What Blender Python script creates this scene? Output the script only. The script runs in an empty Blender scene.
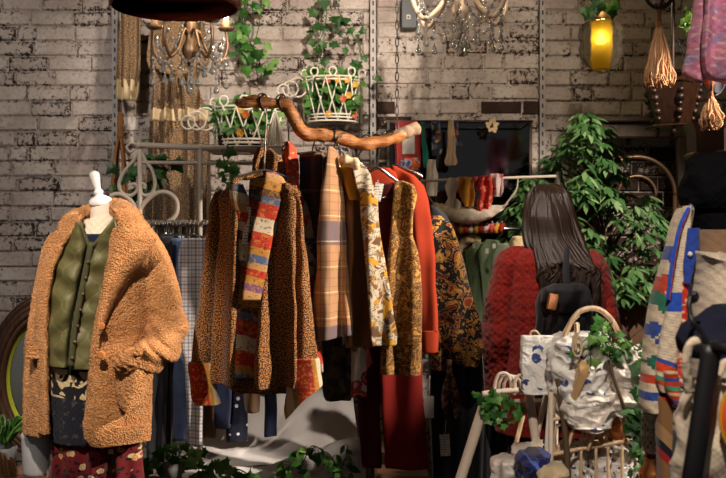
import bpy, math, random
from mathutils import Vector, Matrix, noise, Euler
random.seed(11)
S = bpy.context.scene
COL = S.collection
F, ZC, CX, CY = 1000.0, 1.45, 363.0, 239.0
PI = math.pi

def P(px, py, Y):
    """a point seen at (px, py) in the photograph, Y metres away"""
    return Vector(((px - CX) / F * Y, Y, ZC - (py - CY) / F * Y))

def lin(r, g, b):
    f = lambda c: (c / 255 / 12.92) if c / 255 <= .04045 else ((c / 255 + .055) / 1.055) ** 2.4
    return (f(r), f(g), f(b), 1.0)

# ---------------------------------------------------------------- objects
def tag(o, label, cat, group=None, kind=None):
    o['label'] = label
    o['category'] = cat
    if group: o['group'] = group
    if kind: o['kind'] = kind
    return o

def thing(name, label, cat, loc, group=None, kind=None):
    o = bpy.data.objects.new(name, None)
    o.empty_display_size = .05
    COL.objects.link(o)
    o.location = loc
    return tag(o, label, cat, group, kind)

def wloc(o):
    v = Vector((0, 0, 0))
    while o is not None:
        v = v + Vector(o.location)
        o = o.parent
    return v

def copy_tree(o, parent=None):
    c = o.copy()
    COL.objects.link(c)
    if parent is not None: c.parent = parent
    for ch in [x for x in o.children]:
        copy_tree(ch, c)
    return c

def smooth_path(pts, n=None, closed=False):
    """Catmull-Rom through the points"""
    pts = [Vector(p) for p in pts]
    k = len(pts)
    if k < 3 and not closed:
        n = n or 2
        return [pts[0].lerp(pts[-1], i / (n - 1)) for i in range(n)]
    n = n or k * 6
    out = []
    segs = k if closed else k - 1
    for i in range(n):
        t = i / (n if closed else n - 1) * segs
        j = min(int(t), segs - 1)
        u = t - j
        g = (lambda q: pts[q % k]) if closed else (lambda q: pts[max(0, min(k - 1, q))])
        p0, p1, p2, p3 = g(j - 1), g(j), g(j + 1), g(j + 2)
        out.append(.5 * ((2 * p1) + (p2 - p0) * u + (2 * p0 - 5 * p1 + 4 * p2 - p3) * u * u + (3 * p1 - p0 - 3 * p2 + p3) * u ** 3))
    return out

def lerp_list(vals, t):
    x = t * (len(vals) - 1)
    i = min(int(x), len(vals) - 2) if len(vals) > 1 else 0
    if len(vals) == 1: return vals[0]
    return vals[i] + (vals[i + 1] - vals[i]) * (x - i)

class MB:
    def __init__(s):
        s.v, s.f, s.uv = [], [], []
        s.col = None
    def add(s, vs, fs, uvs=None):
        b = len(s.v)
        s.v += [Vector(p) for p in vs]
        s.f += [tuple(i + b for i in q) for q in fs]
        s.uv += list(uvs) if uvs else [(p[0], p[2]) for p in vs]
        return s
    def box(s, c, size, rot=None):
        c = Vector(c); h = Vector(size) / 2
        R = Euler(rot).to_matrix() if rot else Matrix.Identity(3)
        vs = [c + R @ Vector((sx * h.x, sy * h.y, sz * h.z)) for sx in (-1, 1) for sy in (-1, 1) for sz in (-1, 1)]
        return s.add(vs, [(0, 1, 3, 2), (4, 6, 7, 5), (0, 4, 5, 1), (2, 3, 7, 6), (0, 2, 6, 4), (1, 5, 7, 3)])
    def bbox(s, c, size, bev=.004, rot=None):
        """box with chamfered edges (three nested shells of corners)"""
        c = Vector(c); h = Vector(size) / 2
        bev = min(bev, min(h) * .9)
        R = Euler(rot).to_matrix() if rot else Matrix.Identity(3)
        vs, idx = [], {}
        for sx in (-1, 1):
            for sy in (-1, 1):
                for sz in (-1, 1):
                    for a in range(3):
                        q = Vector((sx * (h.x - (bev if a != 0 else 0)), sy * (h.y - (bev if a != 1 else 0)), sz * (h.z - (bev if a != 2 else 0))))
                        idx[(sx, sy, sz, a)] = len(vs); vs.append(c + R @ q)
        fs = []
        for a in range(3):
            o = [(x) for x in range(3) if x != a]
            for sg in (-1, 1):
                q = []
                for (p1, p2) in ((-1, -1), (1, -1), (1, 1), (-1, 1)):
                    k = [0, 0, 0]; k[a] = sg; k[o[0]] = p1; k[o[1]] = p2
                    q.append(idx[(k[0], k[1], k[2], a)])
                fs.append(q)
            # edges along axis a
            for p1 in (-1, 1):
                for p2 in (-1, 1):
                    k0 = [0, 0, 0]; k0[o[0]] = p1; k0[o[1]] = p2
                    k1 = list(k0); k0[a] = -1; k1[a] = 1
                    fs.append([idx[(*k0, o[0])], idx[(*k1, o[0])], idx[(*k1, o[1])], idx[(*k0, o[1])]])
        for sx in (-1, 1):
            for sy in (-1, 1):
                for sz in (-1, 1):
                    fs.append([idx[(sx, sy, sz, a)] for a in range(3)])
        return s.add(vs, fs)
    def tube(s, pts, r, seg=8, n=None, closed=False, smooth=True, disp=0, dsc=20, flat=1.0):
        """r: number or list of radii along the path"""
        pp = smooth_path(pts, n, closed) if smooth else [Vector(p) for p in pts]
        rs = r if isinstance(r, (list, tuple)) else [r]
        m = len(pp)
        vs, fs, uv = [], [], []
        nrm = None
        L = 0
        for i, p in enumerate(pp):
            a = pp[(i - 1) % m] if (closed or i > 0) else p
            b = pp[(i + 1) % m] if (closed or i < m - 1) else p
            t = (b - a)
            t = t.normalized() if t.length > 1e-9 else Vector((0, 0, 1))
            if nrm is None:
                nrm = t.cross(Vector((0, 1, 0)))
                if nrm.length < .1: nrm = t.cross(Vector((1, 0, 0)))
            nrm = (nrm - t * nrm.dot(t))
            nrm = nrm.normalized() if nrm.length > 1e-9 else Vector((1, 0, 0))
            bi = t.cross(nrm)
            if i: L += (p - pp[i - 1]).length
            rr = lerp_list(rs, i / max(1, m - 1))
            for k in range(seg):
                an = 2 * PI * k / seg
                d = nrm * math.cos(an) + bi * math.sin(an) * flat
                q = p + d * rr
                if disp: q = q + d * disp * noise.noise(q * dsc)
                vs.append(q); uv.append((L, k / seg * 2 * PI * rr))
        rows = m if closed else m - 1
        for i in range(rows):
            for k in range(seg):
                a, b = i * seg + k, i * seg + (k + 1) % seg
                c, d = ((i + 1) % m) * seg + (k + 1) % seg, ((i + 1) % m) * seg + k
                fs.append((a, b, c, d))
        if not closed:
            fs.append(tuple(reversed(range(seg))))
            fs.append(tuple(range((m - 1) * seg, m * seg)))
        return s.add(vs, fs, uv)
    def lathe(s, c, prof, seg=24, axis='Z', tilt=None, sx=1, sy=1, lobes=0, lobe_amp=0):
        """prof: (radius, height) pairs about point c"""
        c = Vector(c); R = Euler(tilt).to_matrix() if tilt else Matrix.Identity(3)
        vs, fs, uv = [], [], []
        for (r, h) in prof:
            for k in range(seg):
                a = 2 * PI * k / seg
                rr = r * (1 + lobe_amp * abs(math.cos(a * lobes / 2))) if lobes else r
                q = Vector((rr * math.cos(a) * sx, rr * math.sin(a) * sy, h))
                if axis == 'Y': q = Vector((q.x, h, q.y))
                if axis == 'X': q = Vector((h, q.x, q.y))
                vs.append(c + R @ q); uv.append((k / seg, h))
        for i in range(len(prof) - 1):
            for k in range(seg):
                fs.append((i * seg + k, i * seg + (k + 1) % seg, (i + 1) * seg + (k + 1) % seg, (i + 1) * seg + k))
        if prof[0][0] > 1e-6: fs.append(tuple(reversed(range(seg))))
        if prof[-1][0] > 1e-6: fs.append(tuple(range((len(prof) - 1) * seg, len(prof) * seg)))
        return s.add(vs, fs, uv)
    def loft(s, rows, Y, depth=.05, n=64, nr=50, folds=(), grow=(1, 1), na=0, ns=8, e=.6, bow=0, skew=0, cap=True, sm=2, disp=None, xn_amp=0, open_=False):
        """cloth body: rows of (py, xl, xr[, depth factor[, Y offset]]) as seen in the photograph"""
        rows = [tuple(r) + (1.0, 0.0)[len(r) - 3:] for r in rows]
        ys = [r[0] for r in rows]
        acc = [0]
        for i in range(1, len(rows)):
            acc.append(acc[-1] + max(1e-3, abs(ys[i] - ys[i - 1]) + .25 * abs(rows[i][1] - rows[i - 1][1])))
        rr = []
        for i in range(nr):
            d = i / (nr - 1) * acc[-1]
            j = 0
            while j < len(rows) - 2 and acc[j + 1] < d: j += 1
            u = (d - acc[j]) / (acc[j + 1] - acc[j])
            rr.append([a + (b - a) * u for a, b in zip(rows[j], rows[j + 1])])
        for _ in range(sm):
            q = [list(x) for x in rr]
            for i in range(1, nr - 1):
                q[i] = [(rr[i - 1][k] + 2 * rr[i][k] + rr[i + 1][k]) / 4 for k in range(5)]
            rr = q
        vs, fs = [], []
        for i, (py, xl, xr, df, yo) in enumerate(rr):
            v = i / (nr - 1)
            a, b = P(xl, py, Y + yo), P(xr, py, Y + yo)
            xc, hw = (a.x + b.x) / 2, (b.x - a.x) / 2
            g = grow[0] + (grow[1] - grow[0]) * v
            for k in range(n):
                t = 2 * PI * (k + .5) / n
                c, sn = math.cos(t), math.sin(t)
                xn = math.copysign(abs(c) ** e, c)
                yn = math.copysign(abs(sn) ** e, sn)
                x = xc + hw * xn
                y = Y + yo + depth / 2 * df * yn - bow * (1 - xn * xn) + skew * xn
                fo = 0
                for (fk, fa, fp, fd) in folds:
                    fo += fa * math.sin(2 * PI * fk * x + fp + fd * v)
                y += g * fo
                z = a.z
                q = Vector((x, y, z))
                if na:
                    nv = noise.noise_vector(q * ns)
                    q = q + Vector((nv.x * na * .5, nv.y * na, nv.z * na * .3))
                if disp: q = q + disp(q, xn, yn, v)
                vs.append(q)
        for i in range(nr - 1):
            for k in range(n):
                fs.append((i * n + k, (i + 1) * n + k, (i + 1) * n + (k + 1) % n, i * n + (k + 1) % n))
        if cap and not open_:
            fs.append(tuple(range(n)))
            fs.append(tuple(reversed(range((nr - 1) * n, nr * n))))
        return s.add(vs, fs)
    def leaf(s, p, d, nrm, L, W, kind='oval', rv=None):
        """one leaf blade: base p, direction d, facing nrm"""
        d = d.normalized(); nrm = nrm - d * nrm.dot(d)
        nrm = nrm.normalized() if nrm.length > 1e-6 else d.orthogonal().normalized()
        w = d.cross(nrm)
        rv = random.random() if rv is None else rv
        if kind == 'oval':
            ss = [(0, .04), (.2, .36), (.45, .5), (.7, .36), (1, .01)]
            vs, fs = [], []
            for (t, h) in ss:
                droop = -nrm * (t * t * L * .22)
                m = p + d * (t * L) + droop
                vs += [m + w * (h * W) + nrm * (.12 * h * W), m, m - w * (h * W) + nrm * (.12 * h * W)]
            for i in range(4):
                a = i * 3
                fs += [(a, a + 1, a + 4, a + 3), (a + 1, a + 2, a + 5, a + 4)]
        else:  # ivy: five lobes
            out = [(0, 0), (.02, .22), (-.08, .5), (.22, .42), (.42, .62), (.55, .3), (1, 0), (.55, -.3), (.42, -.62), (.22, -.42), (-.08, -.5), (.02, -.22)]
            vs = [p + d * (.3 * L) + nrm * (.05 * L)]
            for (a, b) in out:
                vs.append(p + d * (a * L) + w * (b * W) - nrm * (.25 * abs(b) * W * abs(b) + .1 * a * a * L))
            fs = [(0, i, i % 12 + 1) for i in range(1, 13)]
        return s.add(vs, fs, [(rv, .5)] * len(vs))
    def build(s, name, mat, parent=None, smooth=True, loc=None, auto=None):
        if parent is not None: o0 = wloc(parent)
        elif loc is not None: o0 = Vector(loc)
        else:
            xs = [p.x for p in s.v]; yy = [p.y for p in s.v]; zs = [p.z for p in s.v]
            o0 = Vector(((min(xs) + max(xs)) / 2, (min(yy) + max(yy)) / 2, min(zs)))
        me = bpy.data.meshes.new(name)
        me.from_pydata([p - o0 for p in s.v], [], s.f)
        uvl = me.uv_layers.new(name='UVMap')
        li = [0] * len(me.loops)
        me.loops.foreach_get('vertex_index', li)
        flat = []
        for i in li: flat += s.uv[i]
        uvl.data.foreach_set('uv', flat)
        if smooth:
            me.polygons.foreach_set('use_smooth', [True] * len(me.polygons))
            if auto:
                try: me.set_sharp_from_angle(angle=math.radians(auto))
                except Exception: pass
        if mat is not None: me.materials.append(mat)
        me.validate()
        o = bpy.data.objects.new(name, me)
        COL.objects.link(o)
        if parent is not None: o.parent = parent
        else: o.location = o0
        return o

def structure(o):
    o['kind'] = 'structure'
    return o

# ---------------------------------------------------------------- materials
class G:
    def __init__(s, name):
        s.m = bpy.data.materials.new(name)
        s.m.use_nodes = True
        s.t = s.m.node_tree
        s.b = s.t.nodes['Principled BSDF']
        s.out = s.t.nodes['Material Output']
        s._uv = None
    def put(s, sock, val):
        if isinstance(val, bpy.types.NodeSocket): s.t.links.new(val, sock)
        elif val is not None:
            if hasattr(sock.default_value, '__len__') and not hasattr(val, '__len__'): val = (val, val, val, 1)[:len(sock.default_value)]
            sock.default_value = val
    def n(s, typ, ins=None, **kw):
        nd = s.t.nodes.new(typ)
        for k, v in kw.items(): setattr(nd, k, v)
        for k, v in (ins or {}).items(): s.put(nd.inputs[k], v)
        return nd
    def m_(s, op, a, b=None, c=None):
        nd = s.n('ShaderNodeMath', operation=op)
        s.put(nd.inputs[0], a)
        if b is not None: s.put(nd.inputs[1], b)
        if c is not None: s.put(nd.inputs[2], c)
        return nd.outputs[0]
    def uvvec(s):
        if s._uv is None: s._uv = s.n('ShaderNodeTexCoord')
        return s._uv.outputs['UV']
    def obj(s):
        if s._uv is None: s._uv = s.n('ShaderNodeTexCoord')
        return s._uv.outputs['Object']
    def sep(s, vec):
        nd = s.n('ShaderNodeSeparateXYZ', {0: vec})
        return nd.outputs[0], nd.outputs[1], nd.outputs[2]
    def uvs(s):
        a = s.sep(s.uvvec()); return a[0], a[1]
    def comb(s, x, y, z=0):
        return s.n('ShaderNodeCombineXYZ', {0: x, 1: y, 2: z}).outputs[0]
    def noise(s, scale, detail=3, rough=.5, vec=None, dist=0, out=0):
        return s.n('ShaderNodeTexNoise', {'Vector': vec if vec is not None else s.obj(), 'Scale': scale, 'Detail': detail, 'Roughness': rough, 'Distortion': dist}).outputs[out]
    def vor(s, scale, out='Distance', vec=None, feature='F1', rnd=1.0):
        return s.n('ShaderNodeTexVoronoi', {'Vector': vec if vec is not None else s.obj(), 'Scale': scale, 'Randomness': rnd}, feature=feature).outputs[out]
    def ramp(s, fac, stops, interp='LINEAR'):
        nd = s.n('ShaderNodeValToRGB', {0: fac})
        cr = nd.color_ramp; cr.interpolation = interp
        while len(cr.elements) < len(stops): cr.elements.new(.5)
        for el, (p, c) in zip(cr.elements, sorted(stops, key=lambda q: q[0])):
            el.position = p
            el.color = c if len(c) == 4 else (*c, 1)
        return nd.outputs[0]
    def mix(s, fac, a, b, mode='MIX'):
        nd = s.n('ShaderNodeMix', data_type='RGBA', blend_type=mode)
        s.put(nd.inputs[0], fac); s.put(nd.inputs[6], a); s.put(nd.inputs[7], b)
        return nd.outputs[2]
    def step(s, x, lo, hi=None):
        """0 below lo, 1 above hi (or a hard step)"""
        if hi is None: return s.m_('GREATER_THAN', x, lo)
        nd = s.n('ShaderNodeMapRange', {0: x, 1: lo, 2: hi}); nd.clamp = True
        return nd.outputs[0]
    def inside(s, x, lo, hi):
        return s.m_('MULTIPLY', s.m_('GREATER_THAN', x, lo), s.m_('LESS_THAN', x, hi))
    def stripe(s, x, period, off, width):
        f = s.m_('FRACT', s.m_('DIVIDE', s.m_('ADD', x, off + 50 * period), period))
        return s.m_('LESS_THAN', f, width / period)
    def bump(s, h, strength=.3, dist=.01):
        nd = s.n('ShaderNodeBump', {'Height': h, 'Strength': strength, 'Distance': dist})
        s.put(s.b.inputs['Normal'], nd.outputs[0])
    def fin(s, base=None, rough=.8, metal=0, sheen=0, spec=None, trans=0, emit=None, estr=0, alpha=None, ior=None, sub=0):
        b = s.b
        if base is not None: s.put(b.inputs['Base Color'], base)
        s.put(b.inputs['Roughness'], rough); s.put(b.inputs['Metallic'], metal)
        if sheen: b.inputs['Sheen Weight'].default_value = sheen
        if spec is not None: b.inputs['Specular IOR Level'].default_value = spec
        if trans: b.inputs['Transmission Weight'].default_value = trans
        if ior: b.inputs['IOR'].default_value = ior
        if emit is not None:
            s.put(b.inputs['Emission Color'], emit); b.inputs['Emission Strength'].default_value = estr
        if alpha is not None: s.put(b.inputs['Alpha'], alpha)
        return s.m

def plain(name, c, rough=.6, metal=0, var=.15, scale=25, bump=.1, **kw):
    g = G(name)
    f = g.noise(scale, 4)
    d = tuple(x * (1 - var) for x in c[:3]) + (1,)
    l = tuple(min(1, x * (1 + var)) for x in c[:3]) + (1,)
    if bump: g.bump(g.noise(scale * 4, 3), bump, .004)
    return g.fin(g.mix(f, d, l), rough, metal, **kw)

def cloth(name, base, rough=.9, weave=420, bump=.25, sheen=.15, spec=.2, var=.2):
    """woven cloth; base is a colour or a function of the graph"""
    g = G(name)
    c = base(g) if callable(base) else g.mix(g.noise(14, 5), tuple(x * (1 - var) for x in base[:3]) + (1,), tuple(min(1, x * (1 + var)) for x in base[:3]) + (1,))
    u, v = g.uvs()
    w = g.m_('MULTIPLY', g.m_('SINE', g.m_('MULTIPLY', u, weave * 2)), g.m_('SINE', g.m_('MULTIPLY', v, weave * 2)))
    h = g.m_('ADD', g.m_('MULTIPLY', w, .35), g.noise(160, 3))
    g.bump(h, bump, .003)
    return g.fin(c, rough, 0, sheen, spec)

def floral(g, bg, petals, centre, scale, size=.42, leaf=None, bgvar=.15, mixin=.6):
    """scattered blossoms on a ground"""
    vec = g.uvvec()
    nz = g.noise(scale * 2.2, 3, .6, vec)
    d = g.m_('ADD', g.vor(scale, 'Distance', vec), g.m_('MULTIPLY', g.m_('SUBTRACT', nz, .5), .5))
    cc = g.sep(g.n('ShaderNodeTexVoronoi', {'Vector': vec, 'Scale': scale}).outputs['Color'])
    stops = [(i / len(petals), p) for i, p in enumerate(petals)]
    pc = g.ramp(cc[0], stops, 'CONSTANT')
    bgc = g.mix(g.noise(scale * .5, 3, .5, vec), tuple(x * (1 - bgvar) for x in bg[:3]) + (1,), tuple(min(1, x * (1 + bgvar)) for x in bg[:3]) + (1,))
    c = bgc
    if leaf:
        d2 = g.m_('ADD', g.vor(scale * 1.7, 'Distance', vec), g.m_('MULTIPLY', nz, .35))
        c = g.mix(g.m_('LESS_THAN', d2, .5), c, leaf)
    has = g.m_('GREATER_THAN', cc[1], 1 - mixin - .001)
    c = g.mix(g.m_('MULTIPLY', has, g.m_('LESS_THAN', d, size)), c, pc)
    ring = g.inside(d, size * .55, size * .68)
    c = g.mix(g.m_('MULTIPLY', has, g.m_('MULTIPLY', ring, .6)), c, bg)
    c = g.mix(g.m_('MULTIPLY', has, g.m_('LESS_THAN', d, size * .3)), c, centre)
    return c

def leafmat(name, cols, rough=.45):
    g = G(name)
    u, v = g.uvs()
    c = g.ramp(u, [(i / max(1, len(cols) - 1), x) for i, x in enumerate(cols)])
    c = g.mix(g.m_('MULTIPLY', g.noise(60, 2), .35), c, (.02, .05, .012, 1))
    b = g.fin(c, rough, spec=.35)
    tr = g.n('ShaderNodeBsdfTranslucent', {'Color': c})
    mx = g.n('ShaderNodeMixShader', {0: .18, 1: g.b.outputs[0], 2: tr.outputs[0]})
    g.t.links.new(mx.outputs[0], g.out.inputs[0])
    return b
M = {}
# ---- painted, flaking brick
g = G('painted_brick')
uv = g.uvs()
at = g.n('ShaderNodeAttribute', attribute_name='brick')
ar, ag, ab = g.sep(at.outputs['Color'])
n1 = g.noise(52, 6, .66); n2 = g.noise(130, 4, .6); n3 = g.noise(5, 3)
edge = g.m_('MINIMUM', g.m_('MINIMUM', uv[0], g.m_('SUBTRACT', 1, uv[0])), g.m_('MULTIPLY', g.m_('MINIMUM', uv[1], g.m_('SUBTRACT', 1, uv[1])), .5))
ew = g.m_('SUBTRACT', 1, g.step(edge, 0, .2))
wear = g.m_('ADD', g.m_('ADD', g.m_('MULTIPLY', n1, .62), g.m_('MULTIPLY', n2, .42)), g.m_('ADD', g.m_('MULTIPLY', ew, .105), g.m_('ADD', g.m_('MULTIPLY', ag, .55), g.m_('MULTIPLY', g.m_('SUBTRACT', ar, .5), .13))))
wear = g.m_('ADD', wear, g.m_('MULTIPLY', g.m_('SUBTRACT', n3, .5), .24))
gone = g.step(wear, .648, .685)
paint = g.ramp(n3, [(.25, lin(162, 147, 138)), (.55, lin(194, 181, 171)), (.8, lin(214, 203, 194))])
paint = g.mix(g.m_('MULTIPLY', ar, .35), paint, lin(150, 136, 127))
paint = g.mix(g.m_('MULTIPLY', g.step(n1, .48, .66), .5), paint, lin(124, 106, 95))
clay = g.mix(g.noise(70, 4), lin(30, 23, 20), lin(72, 50, 41))
base = g.mix(gone, paint, clay)
g.bump(g.m_('SUBTRACT', g.m_('MULTIPLY', n2, .6), g.m_('MULTIPLY', gone, .5)), .55, .008)
M['brick'] = g.fin(base, .85, spec=.25)

g = G('floor_boards')
uv = g.uvs()
ox, oy, oz = g.sep(g.obj())
pl = g.m_('FRACT', g.m_('MULTIPLY', ox, 8))
nz = g.noise(6, 6, .6, g.comb(g.m_('MULTIPLY', ox, 6), g.m_('MULTIPLY', oy, .8), 0))
c = g.mix(nz, lin(52, 34, 24), lin(110, 76, 50))
c = g.mix(g.m_('LESS_THAN', pl, .03), c, lin(14, 9, 7))
M['floor'] = g.fin(c, .5)
M['plaster_dark'] = plain('dark_plaster', lin(92, 84, 78), .9, scale=8)
M['ceiling'] = plain('ceiling_paint', lin(60, 56, 54), .9, scale=5)

g = G('slotted_steel')
ox, oy, oz = g.sep(g.obj())
slot = g.m_('MULTIPLY', g.stripe(oz, .05, 0, .024), g.m_('LESS_THAN', g.m_('ABSOLUTE', ox), .0045))
M['upright'] = g.fin(g.mix(slot, g.mix(g.noise(30, 3), lin(120, 112, 106), lin(150, 142, 136)), lin(18, 16, 15)), .5, .3)

def wood(name, a, b, rough=.5, stretch=(1, 1, 12), scale=14, bump=.2):
    g = G(name)
    x, y, z = g.sep(g.obj())
    v = g.comb(g.m_('MULTIPLY', x, stretch[2]), g.m_('MULTIPLY', y, stretch[1] * 6), g.m_('MULTIPLY', z, stretch[0]))
    f = g.noise(scale, 5, .6, v, .4)
    g.bump(f, bump, .004)
    return g.fin(g.mix(g.step(f, .3, .72), a, b), rough)
M['dark_wood'] = wood('dark_carved_wood', lin(22, 12, 8), lin(62, 35, 20), .38)
M['shelf_wood'] = wood('shelf_wood', lin(88, 58, 36), lin(140, 98, 64), .6)
M['grey_wood'] = wood('grey_brown_wood', lin(70, 58, 48), lin(104, 88, 74), .7)
M['wicker'] = wood('bent_cane', lin(150, 118, 88), lin(206, 180, 146), .5)
g = G('driftwood')
x, y, z = g.sep(g.obj())
f = g.noise(9, 6, .6, g.comb(g.m_('MULTIPLY', x, 1.6), y, g.m_('MULTIPLY', z, 9)), 1.2)
kn = g.noise(40, 4)
c = g.ramp(f, [(.3, lin(112, 62, 26)), (.5, lin(178, 108, 48)), (.7, lin(214, 146, 80))])
c = g.mix(g.step(kn, .6, .68), c, lin(74, 42, 22))
g.bump(g.m_('ADD', f, g.m_('MULTIPLY', kn, .5)), .5, .01)
M['driftwood'] = g.fin(c, .5)
M['bark_grey'] = plain('weathered_bark', lin(150, 124, 100), .9, var=.5, scale=60, bump=.6)

M['cream_iron'] = plain('cream_iron', lin(196, 178, 160), .45, var=.12, scale=40)
M['white_wicker'] = plain('white_cane', lin(232, 222, 206), .5, var=.12, scale=60)
M['rust_iron'] = plain('bronze_iron', lin(120, 92, 66), .4, .5, var=.3, scale=60)
M['black_iron'] = plain('black_iron', lin(24, 23, 26), .45, .2)
M['chrome'] = plain('chrome', lin(150, 148, 146), .18, 1.0, var=.05, bump=0)
M['gunmetal'] = plain('dull_metal', lin(112, 104, 98), .4, .7)
M['champagne'] = plain('champagne_metal', lin(226, 200, 172), .32, .35, var=.1)
M['copper'] = plain('copper', lin(200, 128, 72), .25, .9, var=.2)
M['white_gloss'] = plain('white_lacquer', lin(232, 226, 222), .25, var=.04, bump=.02)
M['linen_form'] = cloth('form_linen', lin(222, 208, 190), weave=300, bump=.3)
M['cream_knit'] = cloth('cream_rib_knit', lin(232, 218, 194), weave=130, bump=.8)
M['white_cloth'] = cloth('white_sheet', lin(206, 200, 196), weave=500, bump=.1, var=.06)
M['paper_white'] = plain('paper_white', lin(222, 216, 206), .8, var=.05, bump=.02)
g = G('printed_tag')
u, v = g.uvs()
ln = g.m_('MULTIPLY', g.stripe(v, .010, 0, .004), g.step(g.noise(160, 1, .5, g.comb(g.m_('MULTIPLY', u, 1), g.m_('MULTIPLY', v, .2), 0)), .48))
M['tag_print'] = g.fin(g.mix(g.m_('MULTIPLY', ln, .75), lin(222, 214, 202), lin(60, 56, 54)), .8)
M['red_paper'] = plain('red_card', lin(176, 34, 32), .6, var=.06)
M['pot_white'] = plain('glazed_pot', lin(186, 184, 184), .35, var=.08)
M['pot_grey'] = plain('grey_pot', lin(118, 116, 114), .6)
M['terracotta_dark'] = plain('planter_clay', lin(112, 78, 56), .8)
M['soil'] = plain('soil', lin(30, 22, 16), .95, var=.4)
M['elec_box'] = plain('grey_plastic', lin(72, 74, 76), .5, var=.05)
M['leather_red'] = plain('maroon_leather', lin(190, 92, 62), .5, var=.5, scale=12, bump=.3)
M['leather_tan'] = plain('tan_leather', lin(186, 110, 52), .5, var=.15)
M['skin'] = plain('skin', lin(226, 178, 150), .5, var=.06, bump=.03)
M['black_cloth'] = cloth('black_nylon', lin(34, 35, 40), .7, weave=500, bump=.2)
M['black_knit'] = cloth('black_wool_felt', lin(13, 13, 16), .95, weave=170, bump=.5, sheen=0, spec=.05)
M['black_denim'] = cloth('charcoal_trousers', lin(30, 30, 34), .9)

g = G('clear_crystal')
gl = g.n('ShaderNodeBsdfGlass', {'Color': (1, 1, 1, 1), 'Roughness': .02, 'IOR': 1.5})
df = g.n('ShaderNodeBsdfDiffuse', {'Color': (.95, .92, .88, 1)})
gs = g.n('ShaderNodeBsdfGlossy', {'Color': (1, 1, 1, 1), 'Roughness': .08})
m1 = g.n('ShaderNodeMixShader', {0: .22, 1: gl.outputs[0], 2: df.outputs[0]})
m2 = g.n('ShaderNodeMixShader', {0: .4, 1: m1.outputs[0], 2: gs.outputs[0]})
g.t.links.new(m2.outputs[0], g.out.inputs[0])
M['crystal'] = g.m
g = G('pale_glass')
gl = g.n('ShaderNodeBsdfGlass', {'Color': (.97, .98, .93, 1), 'Roughness': .02, 'IOR': 1.25})
tp = g.n('ShaderNodeBsdfTransparent', {'Color': (.95, .96, .9, 1)})
mx = g.n('ShaderNodeMixShader', {0: .6, 1: tp.outputs[0], 2: gl.outputs[0]})
g.t.links.new(mx.outputs[0], g.out.inputs[0])
M['jar_glass'] = g.m
g = G('amber_glass')
tl = g.n('ShaderNodeBsdfTranslucent', {'Color': (.9, .66, .14, 1)})
tp = g.n('ShaderNodeBsdfTransparent', {'Color': (1, .78, .25, 1)})
mx = g.n('ShaderNodeMixShader', {0: .4, 1: tp.outputs[0], 2: tl.outputs[0]})
g.t.links.new(mx.outputs[0], g.out.inputs[0])
M['amber'] = g.m
def glow(name, c, s):
    g = G(name); return g.fin(c, .5, emit=c, estr=s)
M['bulb'] = glow('lit_bulb', (1, .78, .5, 1), 60)
M['bulb_lantern'] = glow('lit_lantern_bulb', (1, .88, .62, 1), 14)
M['mirror'] = plain('darkened_mirror', lin(96, 96, 98), .06, 1.0, var=.05, bump=0)  # dark of the reflected interior put into the glass tint
M['mirror_clear'] = plain('mirror_glass', lin(206, 206, 196), .22, 1.0, var=.03, bump=0)
M['mirror_edge'] = plain('bevel_reflection_tint', lin(176, 180, 60), .25, .1, var=.3, scale=10, bump=0)  # green-yellow reflection put into the bevel as its colour
M['mirror_frame'] = wood('ringed_frame', lin(40, 24, 16), lin(96, 62, 42), .45)

# ---- greens
M['leaf_ficus'] = leafmat('ficus_leaf', [lin(40, 72, 38), lin(78, 122, 64), lin(150, 180, 120)])
M['leaf_ivy'] = leafmat('ivy_leaf', [lin(30, 76, 26), lin(66, 126, 44), lin(140, 180, 96)])
M['leaf_dark'] = leafmat('dark_leaf', [lin(30, 66, 28), lin(66, 112, 50)])
M['leaf_lime'] = leafmat('lime_leaf', [lin(80, 140, 30), lin(150, 190, 60)])
M['flower_y'] = leafmat('yellow_blossom', [lin(220, 150, 20), lin(240, 190, 50)])
M['flower_r'] = leafmat('orange_blossom', [lin(200, 70, 24), lin(224, 120, 40)])
M['dry_grass'] = leafmat('dried_plume', [lin(150, 100, 60), lin(186, 132, 84)])
M['stem'] = plain('brown_stem', lin(86, 66, 44), .8)
M['stem_green'] = plain('green_stem', lin(58, 84, 40), .7)

# ---- teddy coat, vest, jumper, skirt
g = G('teddy_fleece')
n1 = g.noise(150, 3, .6); vv = g.vor(190)
n2 = g.noise(20, 3)
c = g.ramp(g.m_('ADD', g.m_('MULTIPLY', n1, .65), g.m_('MULTIPLY', n2, .35)), [(.3, lin(142, 92, 52)), (.52, lin(200, 140, 88)), (.72, lin(224, 168, 114))])
g.bump(g.m_('ADD', n1, g.m_('MULTIPLY', vv, .8)), .8, .008)
M['teddy'] = g.fin(c, .95, 0, .08, .06)
M['teddy_button'] = plain('amber_button', lin(190, 118, 62), .4)
def quiltc(g):
    u, v = g.uvs()
    b = g.m_('MULTIPLY', g.m_('SINE', g.m_('MULTIPLY', v, 62)), .9)
    l1 = g.m_('ABSOLUTE', g.m_('SINE', g.m_('ADD', g.m_('MULTIPLY', u, 40), b)))
    l2 = g.m_('ABSOLUTE', g.m_('SINE', g.m_('ADD', g.m_('SUBTRACT', g.m_('MULTIPLY', u, 40), b), 1.57)))
    ln = g.m_('LESS_THAN', g.m_('MINIMUM', l1, l2), .07)
    c = g.mix(g.noise(20, 3), lin(84, 80, 46), lin(112, 106, 66))
    return g.mix(g.m_('MULTIPLY', ln, .3), c, lin(158, 150, 104))
M['olive'] = cloth('olive_nylon', quiltc, .5, weave=700, bump=.08, sheen=0, spec=.35)
M['olive_trim'] = cloth('olive_binding', lin(76, 74, 44), .55, weave=300, bump=.3)
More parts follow.
